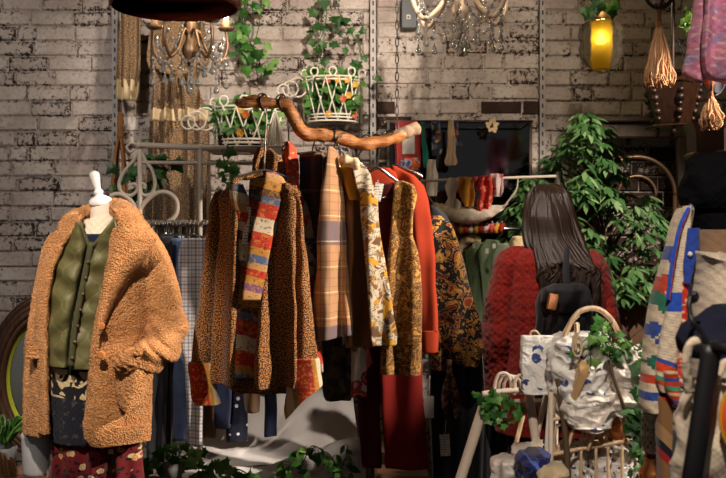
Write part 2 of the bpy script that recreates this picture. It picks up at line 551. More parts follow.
M['vest_stitch'] = plain('pale_stitching', lin(150, 142, 96), .7)
M['navy_tee'] = cloth('navy_jersey', lin(28, 34, 58))
def jumper(g):
    u, v = g.uvs()
    vec = g.uvvec()
    n = g.noise(26, 2, .4, vec, .8)
    lf = g.step(n, .5, .52)
    band = g.mix(lf, lin(196, 172, 132), lin(22, 20, 22))
    sp = g.mix(g.step(g.noise(55, 2, .5, vec), .58, .62), lin(24, 26, 36), lin(64, 58, 56))
    t = g.m_('ADD', v, g.m_('MULTIPLY', u, .12))
    return g.mix(g.inside(t, JUMP[0], JUMP[1]), sp, band)
_z = lambda py, Y: ZC - (py - CY) / F * Y
_x = lambda px, Y: (px - CX) / F * Y
JUMP = (_z(399, 3.25) + .12 * _x(70, 3.25), _z(370, 3.25) + .12 * _x(70, 3.25))
M['jumper'] = cloth('tapestry_knit', jumper, weave=150, bump=.6)
M['skirt'] = cloth('red_blossom_skirt', lambda g: floral(g, lin(104, 20, 24), [lin(196, 150, 96), lin(60, 70, 50), lin(214, 186, 140)], lin(170, 60, 50), 34, .36, lin(26, 18, 20)))

# ---- jackets and dresses on the branch
def speck(dark, tan, red, sc=120, cut=.5):
    def f(g):
        vec = g.uvvec()
        n = g.noise(sc, 2, .5, vec)
        v = g.vor(sc * .5, 'Distance', vec)
        c = g.mix(g.step(n, cut, cut + .03), dark, tan)
        c = g.mix(g.m_('LESS_THAN', v, .16), c, red)
        return g.mix(g.m_('MULTIPLY', g.noise(9, 3), .3), c, dark)
    return f
M['speck_tan'] = cloth('small_floral_brown', speck(lin(30, 19, 13), lin(192, 130, 68), lin(170, 54, 32), 230, .5), weave=350)
M['speck_hang'] = cloth('small_floral_sepia', speck(lin(82, 62, 45), lin(176, 144, 106), lin(150, 84, 52), 190, .5), weave=350)
def patch(cols, axis=1, k=0, slope=.25, period=.42):
    def f(g):
        u, v = g.uvs(); vec = g.uvvec()
        t = g.m_('ADD', v, g.m_('ADD', g.m_('MULTIPLY', u, slope), g.m_('MULTIPLY', g.noise(14, 2, .5, vec), .02)))
        f_ = g.m_('FRACT', g.m_('DIVIDE', g.m_('ADD', t, 20 + k), period))
        c = g.ramp(f_, [(i / len(cols), x) for i, x in enumerate(cols)], 'CONSTANT')
        n = g.noise(60, 3, .6, vec, .6)
        c = g.mix(g.m_('MULTIPLY', g.step(n, .54, .58), .5), c, lin(196, 150, 60))
        c = g.mix(g.m_('MULTIPLY', g.step(g.noise(85, 2, .5, vec), .6, .63), .7), c, lin(70, 40, 40))
        return c
    return f
RED, BLU, CRM, MUS, PUR, TAN, BRN = lin(184, 52, 30), lin(78, 92, 122), lin(198, 180, 152), lin(176, 120, 52), lin(120, 76, 110), lin(186, 138, 90), lin(96, 62, 40)
M['patchwork'] = cloth('patchwork_lining', patch([CRM, RED, RED, BLU, BRN, MUS, TAN, PUR, MUS, RED, TAN, BLU, MUS, RED, RED, CRM]), weave=320)
M['patchwork_pale'] = cloth('patchwork_facing', patch([CRM, BRN, CRM, RED, TAN, CRM, BLU, CRM], period=.26), weave=320)
def cuffm(g):
    u, v = g.uvs(); vec = g.uvvec()
    t = g.m_('FRACT', g.m_('DIVIDE', g.m_('ADD', g.m_('ADD', u, g.m_('MULTIPLY', v, .15)), 20), .125))
    c = g.ramp(t, [(0, CRM), (.16, lin(150, 120, 70)), (.3, RED), (.62, lin(176, 44, 38)), (.8, MUS), (.92, CRM)], 'CONSTANT')
    return g.mix(g.m_('MULTIPLY', g.step(g.noise(80, 3, .5, vec, .8), .55, .58), .6), c, lin(206, 160, 60))
M['cuff_band'] = cloth('striped_red_cuff', cuffm, weave=320)
M['coral'] = cloth('coral_floral', lambda g: g.mix(g.step(g.noise(60, 2, .5, g.uvvec()), .56, .6), lin(206, 78, 50), lin(228, 150, 110)), weave=320)
def coraldress(g):
    u, v = g.uvs(); vec = g.uvvec()
    n = g.noise(28, 3, .5, vec, .5)
    z0, z1, z2 = _z(212, 3.6), _z(232, 3.6), _z(275, 3.6)
    grey = g.mix(g.noise(90, 2, .5, vec), lin(140, 128, 120), lin(184, 172, 160))
    redm = g.mix(g.step(n, .5, .54), grey, lin(196, 66, 44))
    blum = g.mix(g.step(n, .5, .54), grey, lin(56, 62, 112))
    return g.mix(g.inside(v, z2, z1), redm, blum)
M['coral_dress'] = cloth('grey_blue_red_floral', coraldress, weave=320)
def plaid(bg, st, var=.12):
    def f(g):
        u, v = g.uvs()
        c = g.mix(g.noise(40, 4), tuple(x * (1 - var) for x in bg[:3]) + (1,), tuple(min(1, x * (1 + var)) for x in bg[:3]) + (1,))
        for (ax, per, off, wd, col, al) in st:
            c = g.mix(g.m_('MULTIPLY', g.stripe((u, v)[ax], per, off, wd), al), c, col)
        return c
    return f
zt = lambda py: -_z(py, 3.6)
M['plaid_tan'] = cloth('tan_madras_plaid', plaid(lin(166, 122, 84), [(1, .37, zt(245), .085, lin(70, 72, 92), .75), (0, .11, .03, .026, lin(110, 92, 84), .3), (0, .11, .08, .006, lin(216, 190, 150), .5), (1, .09, .0, .004, lin(226, 196, 150), .6), (0, .03, 0, .003, lin(120, 84, 56), .6), (1, .03, .01, .003, lin(120, 84, 56), .6)]), weave=330)
M['plaid_navy'] = cloth('navy_brown_plaid', plaid(lin(54, 48, 50), [(1, .13, 0, .05, lin(44, 56, 88), .8), (0, .09, .01, .035, lin(108, 76, 50), .55), (1, .13, .07, .012, lin(128, 92, 58), .6), (0, .09, .06, .006, lin(150, 130, 104), .5)]), weave=330)
M['brown_coat'] = cloth('brown_velvet', lin(112, 72, 36), weave=300, sheen=.4)
M['mustard'] = cloth('mustard_satin', lin(190, 134, 32), .5, weave=300)
M['camo'] = cloth('dark_olive_blotch', lambda g: g.mix(g.step(g.noise(24, 3, .5, g.uvvec(), .6), .5, .58), lin(50, 44, 34), lin(92, 80, 62)), weave=300)
M['floral_cream'] = cloth('cream_brown_roses', lambda g: floral(g, lin(206, 194, 172), [lin(128, 84, 36), lin(190, 138, 28), lin(110, 74, 40), lin(96, 66, 44)], lin(84, 54, 26), 13, .5, lin(134, 112, 72), mixin=.8), weave=320)
M['floral_white'] = cloth('white_crimson_roses', lambda g: floral(g, lin(214, 206, 196), [lin(150, 34, 40), lin(180, 70, 60)], lin(90, 30, 30), 16, .46, lin(120, 116, 100), mixin=.6), weave=320)
M['maroon'] = cloth('maroon_wool', lin(84, 24, 22), weave=260)
def brocade(bg, cols, sc, dist=1.6):
    def f(g):
        vec = g.uvvec()
        fl = floral(g, bg, cols, lin(226, 172, 60), sc, .5, None, mixin=.95)
        n = g.noise(sc * 3.2, 3, .55, vec, dist)
        return g.mix(g.m_('MULTIPLY', g.inside(n, .5, .56), .85), fl, lin(58, 34, 16))
    return f
M['brocade'] = cloth('mustard_brocade', brocade(lin(128, 84, 34), [lin(200, 146, 38), lin(178, 120, 40), lin(206, 156, 66), lin(110, 68, 28)], 27, 1.2), .75, weave=260, bump=.5)
def brocade2(g):
    vec = g.uvvec()
    n = g.noise(30, 3, .5, vec, 1.6); d = g.vor(15, 'Distance', vec)
    t = g.m_('ADD', g.m_('MULTIPLY', n, .75), g.m_('MULTIPLY', d, .3))
    return g.ramp(t, [(0, lin(172, 128, 72)), (.40, lin(160, 108, 30)), (.45, lin(62, 38, 18)), (.50, lin(132, 88, 32)), (.54, lin(72, 45, 20)), (.59, lin(160, 116, 52)), (.66, lin(92, 58, 24))], 'CONSTANT')
M['brocade'] = cloth('mustard_brocade', brocade2, .75, weave=260, bump=.5)
def roses2(g):
    vec = g.uvvec()
    n = g.noise(17, 3, .5, vec, 1.0); n2 = g.noise(23, 2, .5, g.n('ShaderNodeVectorMath', {0: vec, 1: (3.1, 1.7, 0)}, operation='ADD').outputs[0], .6)
    c = g.ramp(n, [(0, lin(84, 58, 38)), (.44, lin(116, 84, 50)), (.475, lin(172, 160, 140)), (.54, lin(122, 102, 74)), (.575, lin(172, 158, 136))], 'CONSTANT')
    return g.mix(g.step(n2, .54, .56), c, g.mix(g.step(n, .5, .54), lin(176, 124, 30), lin(112, 74, 36)))
M['floral_cream'] = cloth('cream_brown_roses', roses2, weave=320)
def goldblack2(g):
    vec = g.uvvec()
    n = g.noise(24, 2, .5, vec, 1.3); d = g.vor(17, 'Distance', vec)
    t = g.m_('ADD', g.m_('MULTIPLY', n, .8), g.m_('MULTIPLY', d, .22))
    c = g.ramp(t, [(0, lin(134, 40, 28)), (.34, lin(180, 130, 52)), (.41, lin(120, 76, 30)), (.455, lin(184, 138, 66)), (.475, lin(20, 17, 16)), (.60, lin(176, 130, 64)), (.625, lin(112, 40, 28)), (.68, lin(24, 20, 18))], 'CONSTANT')
    return c
M['gold_black'] = cloth('black_gold_roses', goldblack2, weave=260, bump=.4)
M['orange'] = cloth('burnt_orange_wool', lin(140, 44, 18), weave=260, sheen=0, var=.08)
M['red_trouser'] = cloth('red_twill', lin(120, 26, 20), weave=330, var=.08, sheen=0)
M['red_trouser_shaded'] = cloth('shaded_red_twill', lin(80, 18, 18), weave=330, var=.1, sheen=0)  # shaded copy of the red twill, shade put into the rear leg's colour
def goldblack(g):
    vec = g.uvvec()
    fl = floral(g, lin(22, 19, 18), [lin(162, 108, 40), lin(176, 124, 50), lin(150, 44, 30), lin(146, 96, 40)], lin(150, 44, 30), 21, .46, None, mixin=.85)
    n = g.noise(40, 2, .5, vec, 1.4)
    return g.mix(g.inside(n, .52, .56), fl, lin(170, 126, 58))
M['bronze_satin'] = cloth('bronze_satin', lambda g: g.mix(g.step(g.noise(50, 2, .5, g.uvvec(), 1), .5, .56), lin(70, 50, 36), lin(156, 118, 84)), .4, weave=260)
# ---- left rail
M['check'] = cloth('pale_blue_check', plaid(lin(196, 190, 190), [(0, .030, 0, .007, lin(70, 78, 104), .6), (1, .030, 0, .007, lin(70, 78, 104), .6), (0, .030, .015, .004, lin(150, 120, 96), .7), (1, .030, .015, .004, lin(150, 120, 96), .7)]), weave=330)
M['denim'] = cloth('blue_denim', lambda g: g.mix(g.noise(22, 4), lin(56, 74, 118), lin(118, 136, 172)), weave=380, bump=.4)
M['denim_dark'] = cloth('dark_denim', lin(30, 38, 66), weave=380, bump=.4)
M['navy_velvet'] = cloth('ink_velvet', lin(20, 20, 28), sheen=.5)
M['silver'] = cloth('grey_stripe_satin', plaid(lin(70, 70, 78), [(0, .03, 0, .009, lin(180, 176, 176), .8)]), .4)
def dots(g):
    return g.mix(g.m_('LESS_THAN', g.vor(26, 'Distance', g.uvvec(), rnd=.35), .2), lin(24, 26, 44), lin(206, 206, 214))
M['polka'] = cloth('navy_polka_dot', dots)
M['brown_skirt'] = cloth('brown_twill', lin(92, 66, 44))
# ---- back rail
M['green_coat'] = cloth('sage_green_wool', lin(120, 140, 102), weave=200, bump=.5)
M['green_bright'] = cloth('grass_green_wool', lin(86, 130, 52), weave=200, bump=.5)
M['green_pale'] = cloth('pale_grey_green_wool', lin(150, 160, 132), weave=200, bump=.5)
M['cream_fleece'] = cloth('cream_fleece', lin(222, 196, 150), weave=90, bump=.9)
M['white_scarf'] = cloth('white_scarf', lin(214, 200, 184))
M['yellow_scarf'] = cloth('yellow_scarf', lin(206, 142, 40))
M['red_scarf'] = cloth('red_scarf', lambda g: g.mix(g.step(g.noise(50, 2, .5, g.uvvec()), .56, .6), lin(190, 50, 40), lin(226, 130, 100)))
M['pink_scarf'] = cloth('pink_scarf', lambda g: floral(g, lin(216, 190, 184), [lin(196, 70, 90), lin(90, 80, 150)], lin(220, 150, 60), 30, .45))
M['teal'] = cloth('teal_scarf', lin(28, 128, 110))
M['multi'] = cloth('dark_multicolour_scarf', lambda g: floral(g, lin(40, 40, 50), [lin(160, 80, 50), lin(80, 90, 130), lin(170, 150, 120)], lin(200, 120, 50), 34, .5, mixin=.8))
M['tiedye'] = cloth('tie_dye_cloth', lambda g: g.ramp(g.noise(22, 2, .5, g.uvvec(), 1), [(.3, lin(60, 90, 190)), (.45, lin(230, 220, 220)), (.55, lin(220, 70, 50)), (.7, lin(240, 140, 60))]))
M['beige_fur'] = cloth('beige_fringe', lin(166, 138, 108), weave=90, bump=.9)
# ---- person
def tweed(g):
    vec = g.obj()
    c = g.mix(g.noise(30, 4), lin(104, 20, 17), lin(158, 36, 27))
    return g.mix(g.step(g.noise(260, 2, .5, vec), .62, .66), c, lin(190, 80, 56))
M['tweed'] = cloth('red_tweed', tweed, weave=120, bump=.7)
g = G('brown_hair')
u, v = g.uvs()
f = g.noise(30, 4, .6, g.comb(g.m_('MULTIPLY', u, 9), g.m_('MULTIPLY', v, .5), 0))
g.bump(f, .35, .006)
M['hair'] = g.fin(g.ramp(f, [(.3, lin(19, 12, 10)), (.55, lin(50, 33, 25)), (.8, lin(96, 66, 48))]), .42, spec=.4)
# ---- right hand side
def cardigan(g):
    u, v = g.uvs()
    q = lambda s: g.m_('DIVIDE', g.m_('FLOOR', g.m_('MULTIPLY', s, 150)), 150)
    U, V = q(u), q(v)
    c = g.mix(g.noise(60, 3), lin(186, 164, 138), lin(222, 204, 178))
    Y = 2.4
    def dia(px, py, r, col, c):
        d = g.m_('ADD', g.m_('ABSOLUTE', g.m_('SUBTRACT', U, _x(px, Y))), g.m_('ABSOLUTE', g.m_('SUBTRACT', V, _z(py, Y))))
        return g.mix(g.m_('LESS_THAN', d, r * .85 / F * Y), c, col)
    def rect(x0, y0, x1, y1, col, c):
        m = g.m_('MULTIPLY', g.inside(U, _x(x0, Y), _x(x1, Y)), g.inside(V, _z(y1, Y), _z(y0, Y)))
        return g.mix(m, c, col)
    B, R, Gn = lin(48, 74, 146), lin(186, 62, 40), lin(40, 104, 80)
    c = dia(666, 254, 11, B, c); c = dia(669, 276, 8, B, c)
    c = dia(660, 284, 10, R, c); c = dia(665, 297, 9, R, c); c = dia(654, 292, 6, R, c)
    c = dia(655, 300, 9, Gn, c); c = dia(660, 310, 8, Gn, c)
    c = dia(650, 330, 11, B, c); c = dia(656, 342, 7, B, c)
    c = dia(650, 362, 9, Gn, c); c = dia(657, 368, 6, Gn, c)
    c = rect(640, 374, 662, 383, R, c)
    c = rect(640, 392, 662, 400, B, c)
    c = dia(655, 422, 7, lin(60, 54, 52), c)
    return c
M['cardigan'] = cloth('nordic_cardigan', cardigan, weave=110, bump=.9)
def lapel(g):
    u, v = g.uvs()
    c = g.mix(g.noise(60, 3), lin(196, 176, 150), lin(228, 212, 188))
    rib = g.m_('SINE', g.m_('MULTIPLY', g.m_('ADD', v, g.m_('MULTIPLY', u, .2)), 900))
    c = g.mix(g.m_('MULTIPLY', g.step(rib, .2), .25), c, lin(120, 98, 78))
    Y = 2.36
    c = g.mix(g.inside(v, _z(311, Y), _z(292, Y)), c, lin(40, 78, 178))
    t = g.m_('ADD', v, g.m_('MULTIPLY', u, .35))
    t0 = _z(362, Y) + .35 * _x(672, Y)
    for k, col in enumerate([lin(50, 76, 160), lin(206, 70, 34), lin(206, 70, 34), lin(214, 194, 160), lin(60, 140, 100), lin(206, 70, 34), lin(214, 180, 150)]):
        c = g.mix(g.inside(t, t0 - .0105 * (k + 1), t0 - .0105 * k), c, col)
    return c
M['lapel'] = cloth('cream_rib_lapel', lapel, weave=110, bump=.9)
M['edge_stripe'] = cloth('rainbow_edge', plaid(lin(40, 78, 178), [(1, .049, 0, .008, lin(206, 70, 34), 1), (1, .049, .012, .007, lin(200, 150, 70), 1), (1, .049, .022, .006, lin(60, 130, 80), 1)]), weave=110, bump=.8)
M['stripe_scarf'] = cloth('red_green_stripes', plaid(lin(176, 58, 38), [(1, .05, 0, .009, lin(60, 140, 104), 1), (1, .05, .012, .007, lin(206, 176, 130), 1), (1, .05, .03, .008, lin(54, 74, 140), 1)]), weave=110, bump=.8)
M['red_braid'] = cloth('red_white_braid', lambda g: g.mix(g.step(g.noise(70, 2, .5, g.uvvec()), .52, .55), lin(200, 52, 36), lin(222, 200, 176)), weave=120, bump=.8)
M['navy_bead'] = cloth('navy_white_edging', lambda g: g.mix(g.m_('LESS_THAN', g.vor(90, 'Distance', g.uvvec()), .3), lin(26, 34, 76), lin(190, 190, 200)), weave=120)
M['royal_blue'] = cloth('royal_blue_knit', lin(40, 66, 150), weave=110, bump=.8)
M['oat_knit'] = cloth('oatmeal_fleece', lin(204, 186, 164), weave=120, bump=.9)
M['brown_yoke'] = cloth('taupe_knit', lin(128, 100, 78), weave=120, bump=.8)
M['navy_bag'] = cloth('navy_suede', lin(22, 25, 42), weave=260, sheen=0)
M['canvas'] = cloth('stained_canvas', lambda g: g.mix(g.step(g.noise(18, 4), .52, .66), lin(210, 192, 168), lin(112, 90, 74)), weave=250)
M['sheepskin'] = cloth('cream_webbing', lin(206, 188, 162), weave=110, bump=.7)
M['orange_print'] = cloth('orange_round_print', lambda g: g.mix(g.step(g.noise(16, 2), .52, .55), lin(214, 78, 24), lin(230, 130, 30)))
M['black_lace'] = cloth('black_white_weave', lambda g: g.mix(g.step(g.noise(75, 2, .5, g.uvvec()), .54, .58), lin(24, 22, 24), lin(200, 190, 178)))
M['kilim'] = cloth('brown_diagonal_stripe_weave', lambda g: (lambda u, v: g.ramp(g.m_('FRACT', g.m_('MULTIPLY', g.m_('ADD', g.m_('ADD', u, v), 20), 7)), [(0, lin(130, 94, 60)), (.45, lin(150, 34, 30)), (.6, lin(24, 24, 34)), (.75, lin(160, 124, 84))], 'CONSTANT'))(*g.uvs()))
def poncho(g):
    u, v = g.uvs(); vec = g.uvvec()
    c = g.ramp(g.noise(26, 4, .6, g.comb(g.m_('MULTIPLY', u, 1), g.m_('MULTIPLY', v, 1.6), 0), .6), [(.3, lin(130, 150, 200)), (.45, lin(200, 136, 168)), (.55, lin(212, 124, 152)), (.7, lin(226, 172, 180))])
    s = g.m_('MULTIPLY', g.stripe(g.m_('ADD', v, g.m_('MULTIPLY', u, .3)), .022, 0, .007), g.step(g.noise(40, 2, .5, vec), .48, .55))
    return g.mix(g.m_('MULTIPLY', s, .7), c, lin(226, 206, 200))
M['poncho'] = cloth('pink_blue_melange', poncho, weave=120, bump=.8)
M['jute'] = plain('jute_rope', lin(206, 156, 112), .9, var=.3, scale=90, bump=.5)
M['jute_brown'] = plain('brown_rope', lin(150, 100, 58), .9, var=.3, scale=90, bump=.5)
M['lace_cream'] = cloth('cream_crochet', lin(214, 190, 150), weave=80, bump=.9)
# ---- bags
def blueprint(g):
    vec = g.uvvec()
    n = g.noise(44, 2, .45, vec, .4)
    m = g.m_('MULTIPLY', g.step(n, .5, .54), g.m_('LESS_THAN', g.vor(24, 'Distance', vec), .40))
    return g.mix(m, g.mix(g.noise(20, 3), lin(214, 208, 202), lin(236, 230, 222)), lin(50, 66, 120))
M['bag_print'] = cloth('white_blue_print', blueprint, .45, weave=420, bump=.12)
M['bag_white'] = cloth('white_satin', lin(222, 210, 198), .38, weave=420, bump=.12, spec=.5, var=.06)
M['bag_tan'] = cloth('tan_paper', lin(196, 156, 108), .7, weave=420)
M['bag_blue'] = cloth('royal_blue_print', lambda g: g.mix(g.step(g.noise(60, 2, .5, g.uvvec()), .54, .6), lin(22, 30, 84), lin(84, 104, 190)), .4)
M['lace_white'] = cloth('white_black_lace', lambda g: g.mix(g.step(g.noise(60, 3), .56, .62), lin(214, 206, 198), lin(70, 66, 68)))
M['loop_tan'] = plain('tan_enamel_wire', lin(200, 170, 134), .45, var=.12)

for nm in ('bag_print', 'bag_white', 'bag_blue', 'lace_white'):
    m = M[nm]; nt = m.node_tree
    bn = [n for n in nt.nodes if n.type == 'BUMP'][0]
    tc = nt.nodes.new('ShaderNodeTexCoord'); nz = nt.nodes.new('ShaderNodeTexNoise'); b2 = nt.nodes.new('ShaderNodeBump')
    nz.inputs['Scale'].default_value = 16; nz.inputs['Detail'].default_value = 5; nz.inputs['Distortion'].default_value = .9
    ab = nt.nodes.new('ShaderNodeMath'); ab.operation = 'SUBTRACT'; ab.inputs[1].default_value = .5
    a2 = nt.nodes.new('ShaderNodeMath'); a2.operation = 'ABSOLUTE'
    nt.links.new(tc.outputs['Object'], nz.inputs['Vector']); nt.links.new(nz.outputs[0], ab.inputs[0]); nt.links.new(ab.outputs[0], a2.inputs[0])
    nt.links.new(a2.outputs[0], b2.inputs['Height']); b2.inputs['Strength'].default_value = .9; b2.inputs['Distance'].default_value = .03
    nt.links.new(bn.outputs[0], b2.inputs['Normal'])
    nt.links.new(b2.outputs[0], nt.nodes['Principled BSDF'].inputs['Normal'])
# ---------------------------------------------------------------- camera, light, view
cam = bpy.data.cameras.new('camera'); co = bpy.data.objects.new('camera', cam); COL.objects.link(co)
co.location = (0, 0, ZC); co.rotation_euler = (PI / 2, 0, 0)
cam.sensor_width = 36; cam.lens = 36 * F / 726
cam.dof.use_dof = True; cam.dof.focus_distance = 3.5; cam.dof.aperture_fstop = 5.6
S.camera = co
vs = S.view_settings
vs.view_transform = 'Standard'; vs.look = 'None'; vs.exposure = .25; vs.gamma = 1
S.cycles.max_bounces = 8; S.cycles.transparent_max_bounces = 12
S.cycles.caustics_reflective = False; S.cycles.caustics_refractive = False
S.cycles.sample_clamp_indirect = 4
w = bpy.data.worlds.new('shop_dusk'); S.world = w; w.use_nodes = True
bg = w.node_tree.nodes['Background']; bg.inputs[0].default_value = (1, .95, .9, 1); bg.inputs[1].default_value = .09

def spot(name, loc, tgt, power, deg, blend=.5, col=(1, .84, .68), r=.03):
    l = bpy.data.lights.new(name, 'SPOT'); o = bpy.data.objects.new(name, l); COL.objects.link(o)
    o.location = loc
    o.rotation_euler = (Vector(tgt) - Vector(loc)).to_track_quat('-Z', 'Y').to_euler()
    l.energy = power; l.spot_size = math.radians(deg); l.spot_blend = blend; l.color = col; l.shadow_soft_size = r
    return o
def point(name, loc, power, col=(1, .8, .55), r=.02):
    l = bpy.data.lights.new(name, 'POINT'); o = bpy.data.objects.new(name, l); COL.objects.link(o)
    o.location = loc; l.energy = power; l.color = col; l.shadow_soft_size = r
    return o
W1, W2 = (1, .87, .74), (1, .92, .85)
spot('track_spot_wall', (.5, 2.6, 3.05), P(268, 85, 5.4), 320, 40, .8, W1)
spot('fill_spot_left_wall', (-1.3, 2.2, 3.1), P(30, 170, 5.4), 140, 60, .9, W2)  # added broad fill from the front to brighten the left bricks
spot('track_spot_mannequin', (-.85, 1.4, 3.1), P(96, 300, 3.3), 290, 19, .5, W1)
spot('track_spot_jackets', (2.75, 2.85, 2.6), P(300, 285, 3.58), 820, 26, .5, W1)
spot('fill_spot_rail', (1.15, 2.3, 3.0), P(350, 240, 3.6), 45, 15, .7, W1)  # added weak frontal fill for the plaid garments
spot('track_spot_bags', (2.25, 2.15, 2.9), P(590, 385, 2.8), 330, 22, .5, W1)
spot('track_spot_person', (.35, 3.0, 3.15), P(535, 275, 4.1), 130, 24, .7, W1)
spot('fill_spot_corner', (-1.7, 1.5, 2.7), P(18, 400, 3.6), 55, 26, .8, W2)  # added fill that lifts the dark mirror and pot corner
spot('fill_spot_shirts', (-1.15, 3.2, 3.1), P(186, 345, 4.15), 60, 18, .7, W1)  # added spot for the shirts that the coat and jacket shade
spot('fill_spot_shade', (-.35, 1.3, 3.1), P(175, 5, 3.3), 14, 16, .6, W1)  # small added fill so the leather shade is not black
spot('track_spot_plant', (1.9, 3.0, 3.1), P(605, 220, 4.8), 320, 34, .6, W1)
spot('track_spot_cardigan', (.15, .6, 2.75), P(680, 330, 2.2), 170, 32, .6, W1)
spot('fill_spot_tassel', (.8, 1.7, 2.95), P(700, 50, 3.1), 58, 28, .7, W1)  # added fill brightening the tassel, poncho and carved planter
spot('track_spot_pier', (.9, 3.4, 3.1), P(455, 60, 5.4), 50, 50, .8, W1)
spot('fill_spot_chandelier', (.1, 2.2, 3.0), P(460, 15, 4.2), 45, 16, .6, W1)  # added front fill to brighten the chandelier arms
spot('track_spot_table', (1.1, 3.1, 3.1), P(300, 435, 4.3), 165, 19, .4, W1)

# ---------------------------------------------------------------- shell
WY = 5.4
structure(MB().add([(-4, -1, 0), (4, -1, 0), (4, WY + .3, 0), (-4, WY + .3, 0)], [(0, 1, 2, 3)]).build('floor', M['floor'], smooth=False, loc=(0, 0, 0)))
structure(MB().box((0, 3.2, 3.45), (6.4, 4.9, .1)).build('ceiling', M['ceiling'], smooth=False))
structure(MB().box((-3.05, 3.3, 1.7), (.1, 4.6, 3.4)).build('wall_left', M['plaster_dark'], smooth=False))
structure(MB().box((3.05, 3.3, 1.7), (.1, 4.6, 3.4)).build('wall_right', M['plaster_dark'], smooth=False))

def bricks():
    """one course after another of chamfered bricks; wear amount and a random number per brick"""
    vs, fs, uv, col = [], [], [], []
    H = 15.07 / F * WY
    z0 = _z(26, WY)
    rnd = random.Random(5)
    L = .222
    mort = .007
    exposed = []
    for (x0, y0, x1, y1, a) in [(604, 140, 684, 300, .6), (486, 103, 536, 119, .9), (384, 103, 417, 119, .8), (0, 100, 700, 640, .03), (380, 118, 395, 250, .4), (526, 118, 540, 250, .25)]:
        exposed.append((_x(x0, WY), _z(y1, WY), _x(x1, WY), _z(y0, WY), a))
    k0 = int(math.ceil((3.3 - z0) / H)); k1 = -int(z0 / H) - 1
    for k in range(k1, k0 + 1):
        za, zb = z0 + (k - 1) * H, z0 + k * H
        x = -3.0 - rnd.random() * L
        edges = [-3.0]
        off = (k % 2) * L * .5 + rnd.uniform(-.02, .02)
        x = -3.0 + off
        while x < 3.0:
            if x > edges[-1] + .05: edges.append(x)
            x += L * rnd.choice([1, 1, 1, 1, .5]) + rnd.uniform(-.012, .012)
        edges.append(3.0)
        for pier in (_x(376, WY), _x(538, WY)):
            edges = [e for e in edges if abs(e - pier) > .06] + [pier]
        edges.sort()
        for a, b in zip(edges[:-1], edges[1:]):
            ja, jb = rnd.uniform(0, .004), rnd.uniform(0, .004)
            pierb = _x(376, WY) - .01 < (a + b) / 2 < _x(538, WY) + .01
            yf = WY - (.05 if pierb else 0) + rnd.uniform(-.004, .003)
            m = mort * rnd.uniform(.5, 1.1) / 2
            xa, xb = a + m, b - m
            z_a, z_b = za + m, zb - m
            c = .007
            base = len(vs)
            for (ix, iz, d) in [(0, 0, .012), (1, 0, .012), (1, 1, .012), (0, 1, .012)]:
                vs.append((xb if ix else xa, yf + d, z_b if iz else z_a)); uv.append((ix * 1.0, iz * 1.0))
            for (ix, iz) in [(0, 0), (1, 0), (1, 1), (0, 1)]:
                xx = (xb - c - ja) if ix else (xa + c + jb)
                zz = (z_b - c - ja) if iz else (z_a + c + jb)
                vs.append((xx, yf + rnd.uniform(-.003, .003), zz)); uv.append((.04 if not ix else .96, .1 if not iz else .9))
            bk = len(vs)
            for q in range(4):
                vs.append((vs[base + q][0], yf + .09, vs[base + q][2])); uv.append((0, 0))
            fs.append((base + 4, base + 5, base + 6, base + 7))
            for q in range(4):
                fs.append((base + q, base + (q + 1) % 4, base + 4 + (q + 1) % 4, base + 4 + q))
                fs.append((bk + q, bk + (q + 1) % 4, base + (q + 1) % 4, base + q))
            r = rnd.random()
            ex = 0
            for (X0, Z0, X1, Z1, am) in exposed:
                if X0 < (a + b) / 2 < X1 and Z0 < (za + zb) / 2 < Z1: ex = max(ex, am * (1 if am > .7 else rnd.uniform(.2, 1)))
            if rnd.random() < .05: ex = max(ex, .12)
            col += [(r, ex, 0, 1)] * 12
    mb = MB(); mb.add(vs, fs, uv)
    o = mb.build('wall_back', M['brick'], smooth=False, loc=(0, WY, 0))
    at = o.data.color_attributes.new('brick', 'FLOAT_COLOR', 'POINT')
    at.data.foreach_set('color', [q for c in col for q in c])
    structure(o)
    # lime mortar behind the joints
    mo = MB(); mo.add([(-3, WY + .014, 0), (3, WY + .014, 0), (3, WY + .014, 3.4), (-3, WY + .014, 3.4)], [(0, 1, 2, 3)], [(.5, .5)] * 4)
    mo.box((( _x(376, WY) + _x(538, WY)) / 2, WY - .018, 1.7), (_x(538, WY) - _x(376, WY) - .016, .05, 3.4))
    mo.uv = [(.3, .5)] * len(mo.uv)
    m2 = mo.build('mortar', M['brick'], smooth=False, parent=o)
    a2 = m2.data.color_attributes.new('brick', 'FLOAT_COLOR', 'POINT')
    a2.data.foreach_set('color', [q for _ in range(len(m2.data.vertices)) for q in (.8, .08, 0, 1)])
bricks()
for i, px in enumerate((117, 373, 541)):
    X = _x(px, WY)
    structure(MB().box((X, WY - .03, 1.65), (.03, .04, 3.3)).build('trim_%d' % (i + 1), M['upright'], smooth=False))

# dark framed mirror let into the pier
X0, X1, Z0, Z1 = _x(388, 5.33), _x(530, 5.33), _z(250, 5.33), _z(122, 5.33)
t = thing('wall_mirror', 'dark frameless looking mirror with darkened reflection on the brick pier behind the scarf rail', 'mirror', ((X0 + X1) / 2, 5.33, Z0))
MB().bbox(((X0 + X1) / 2, 5.325, (Z0 + Z1) / 2), (X1 - X0, .02, Z1 - Z0), .003).build('mirror_glass', M['mirror'], t, smooth=False)
fr = MB()
for (c, s_) in [(((X0 + X1) / 2, 5.32, Z1), (X1 - X0 + .03, .03, .016)), (((X0 + X1) / 2, 5.32, Z0), (X1 - X0 + .03, .03, .016)), ((X0, 5.32, (Z0 + Z1) / 2), (.016, .03, Z1 - Z0)), ((X1, 5.32, (Z0 + Z1) / 2), (.016, .03, Z1 - Z0))]:
    fr.bbox(c, s_, .003)
fr.build('frame', M['grey_wood'], t, smooth=False)

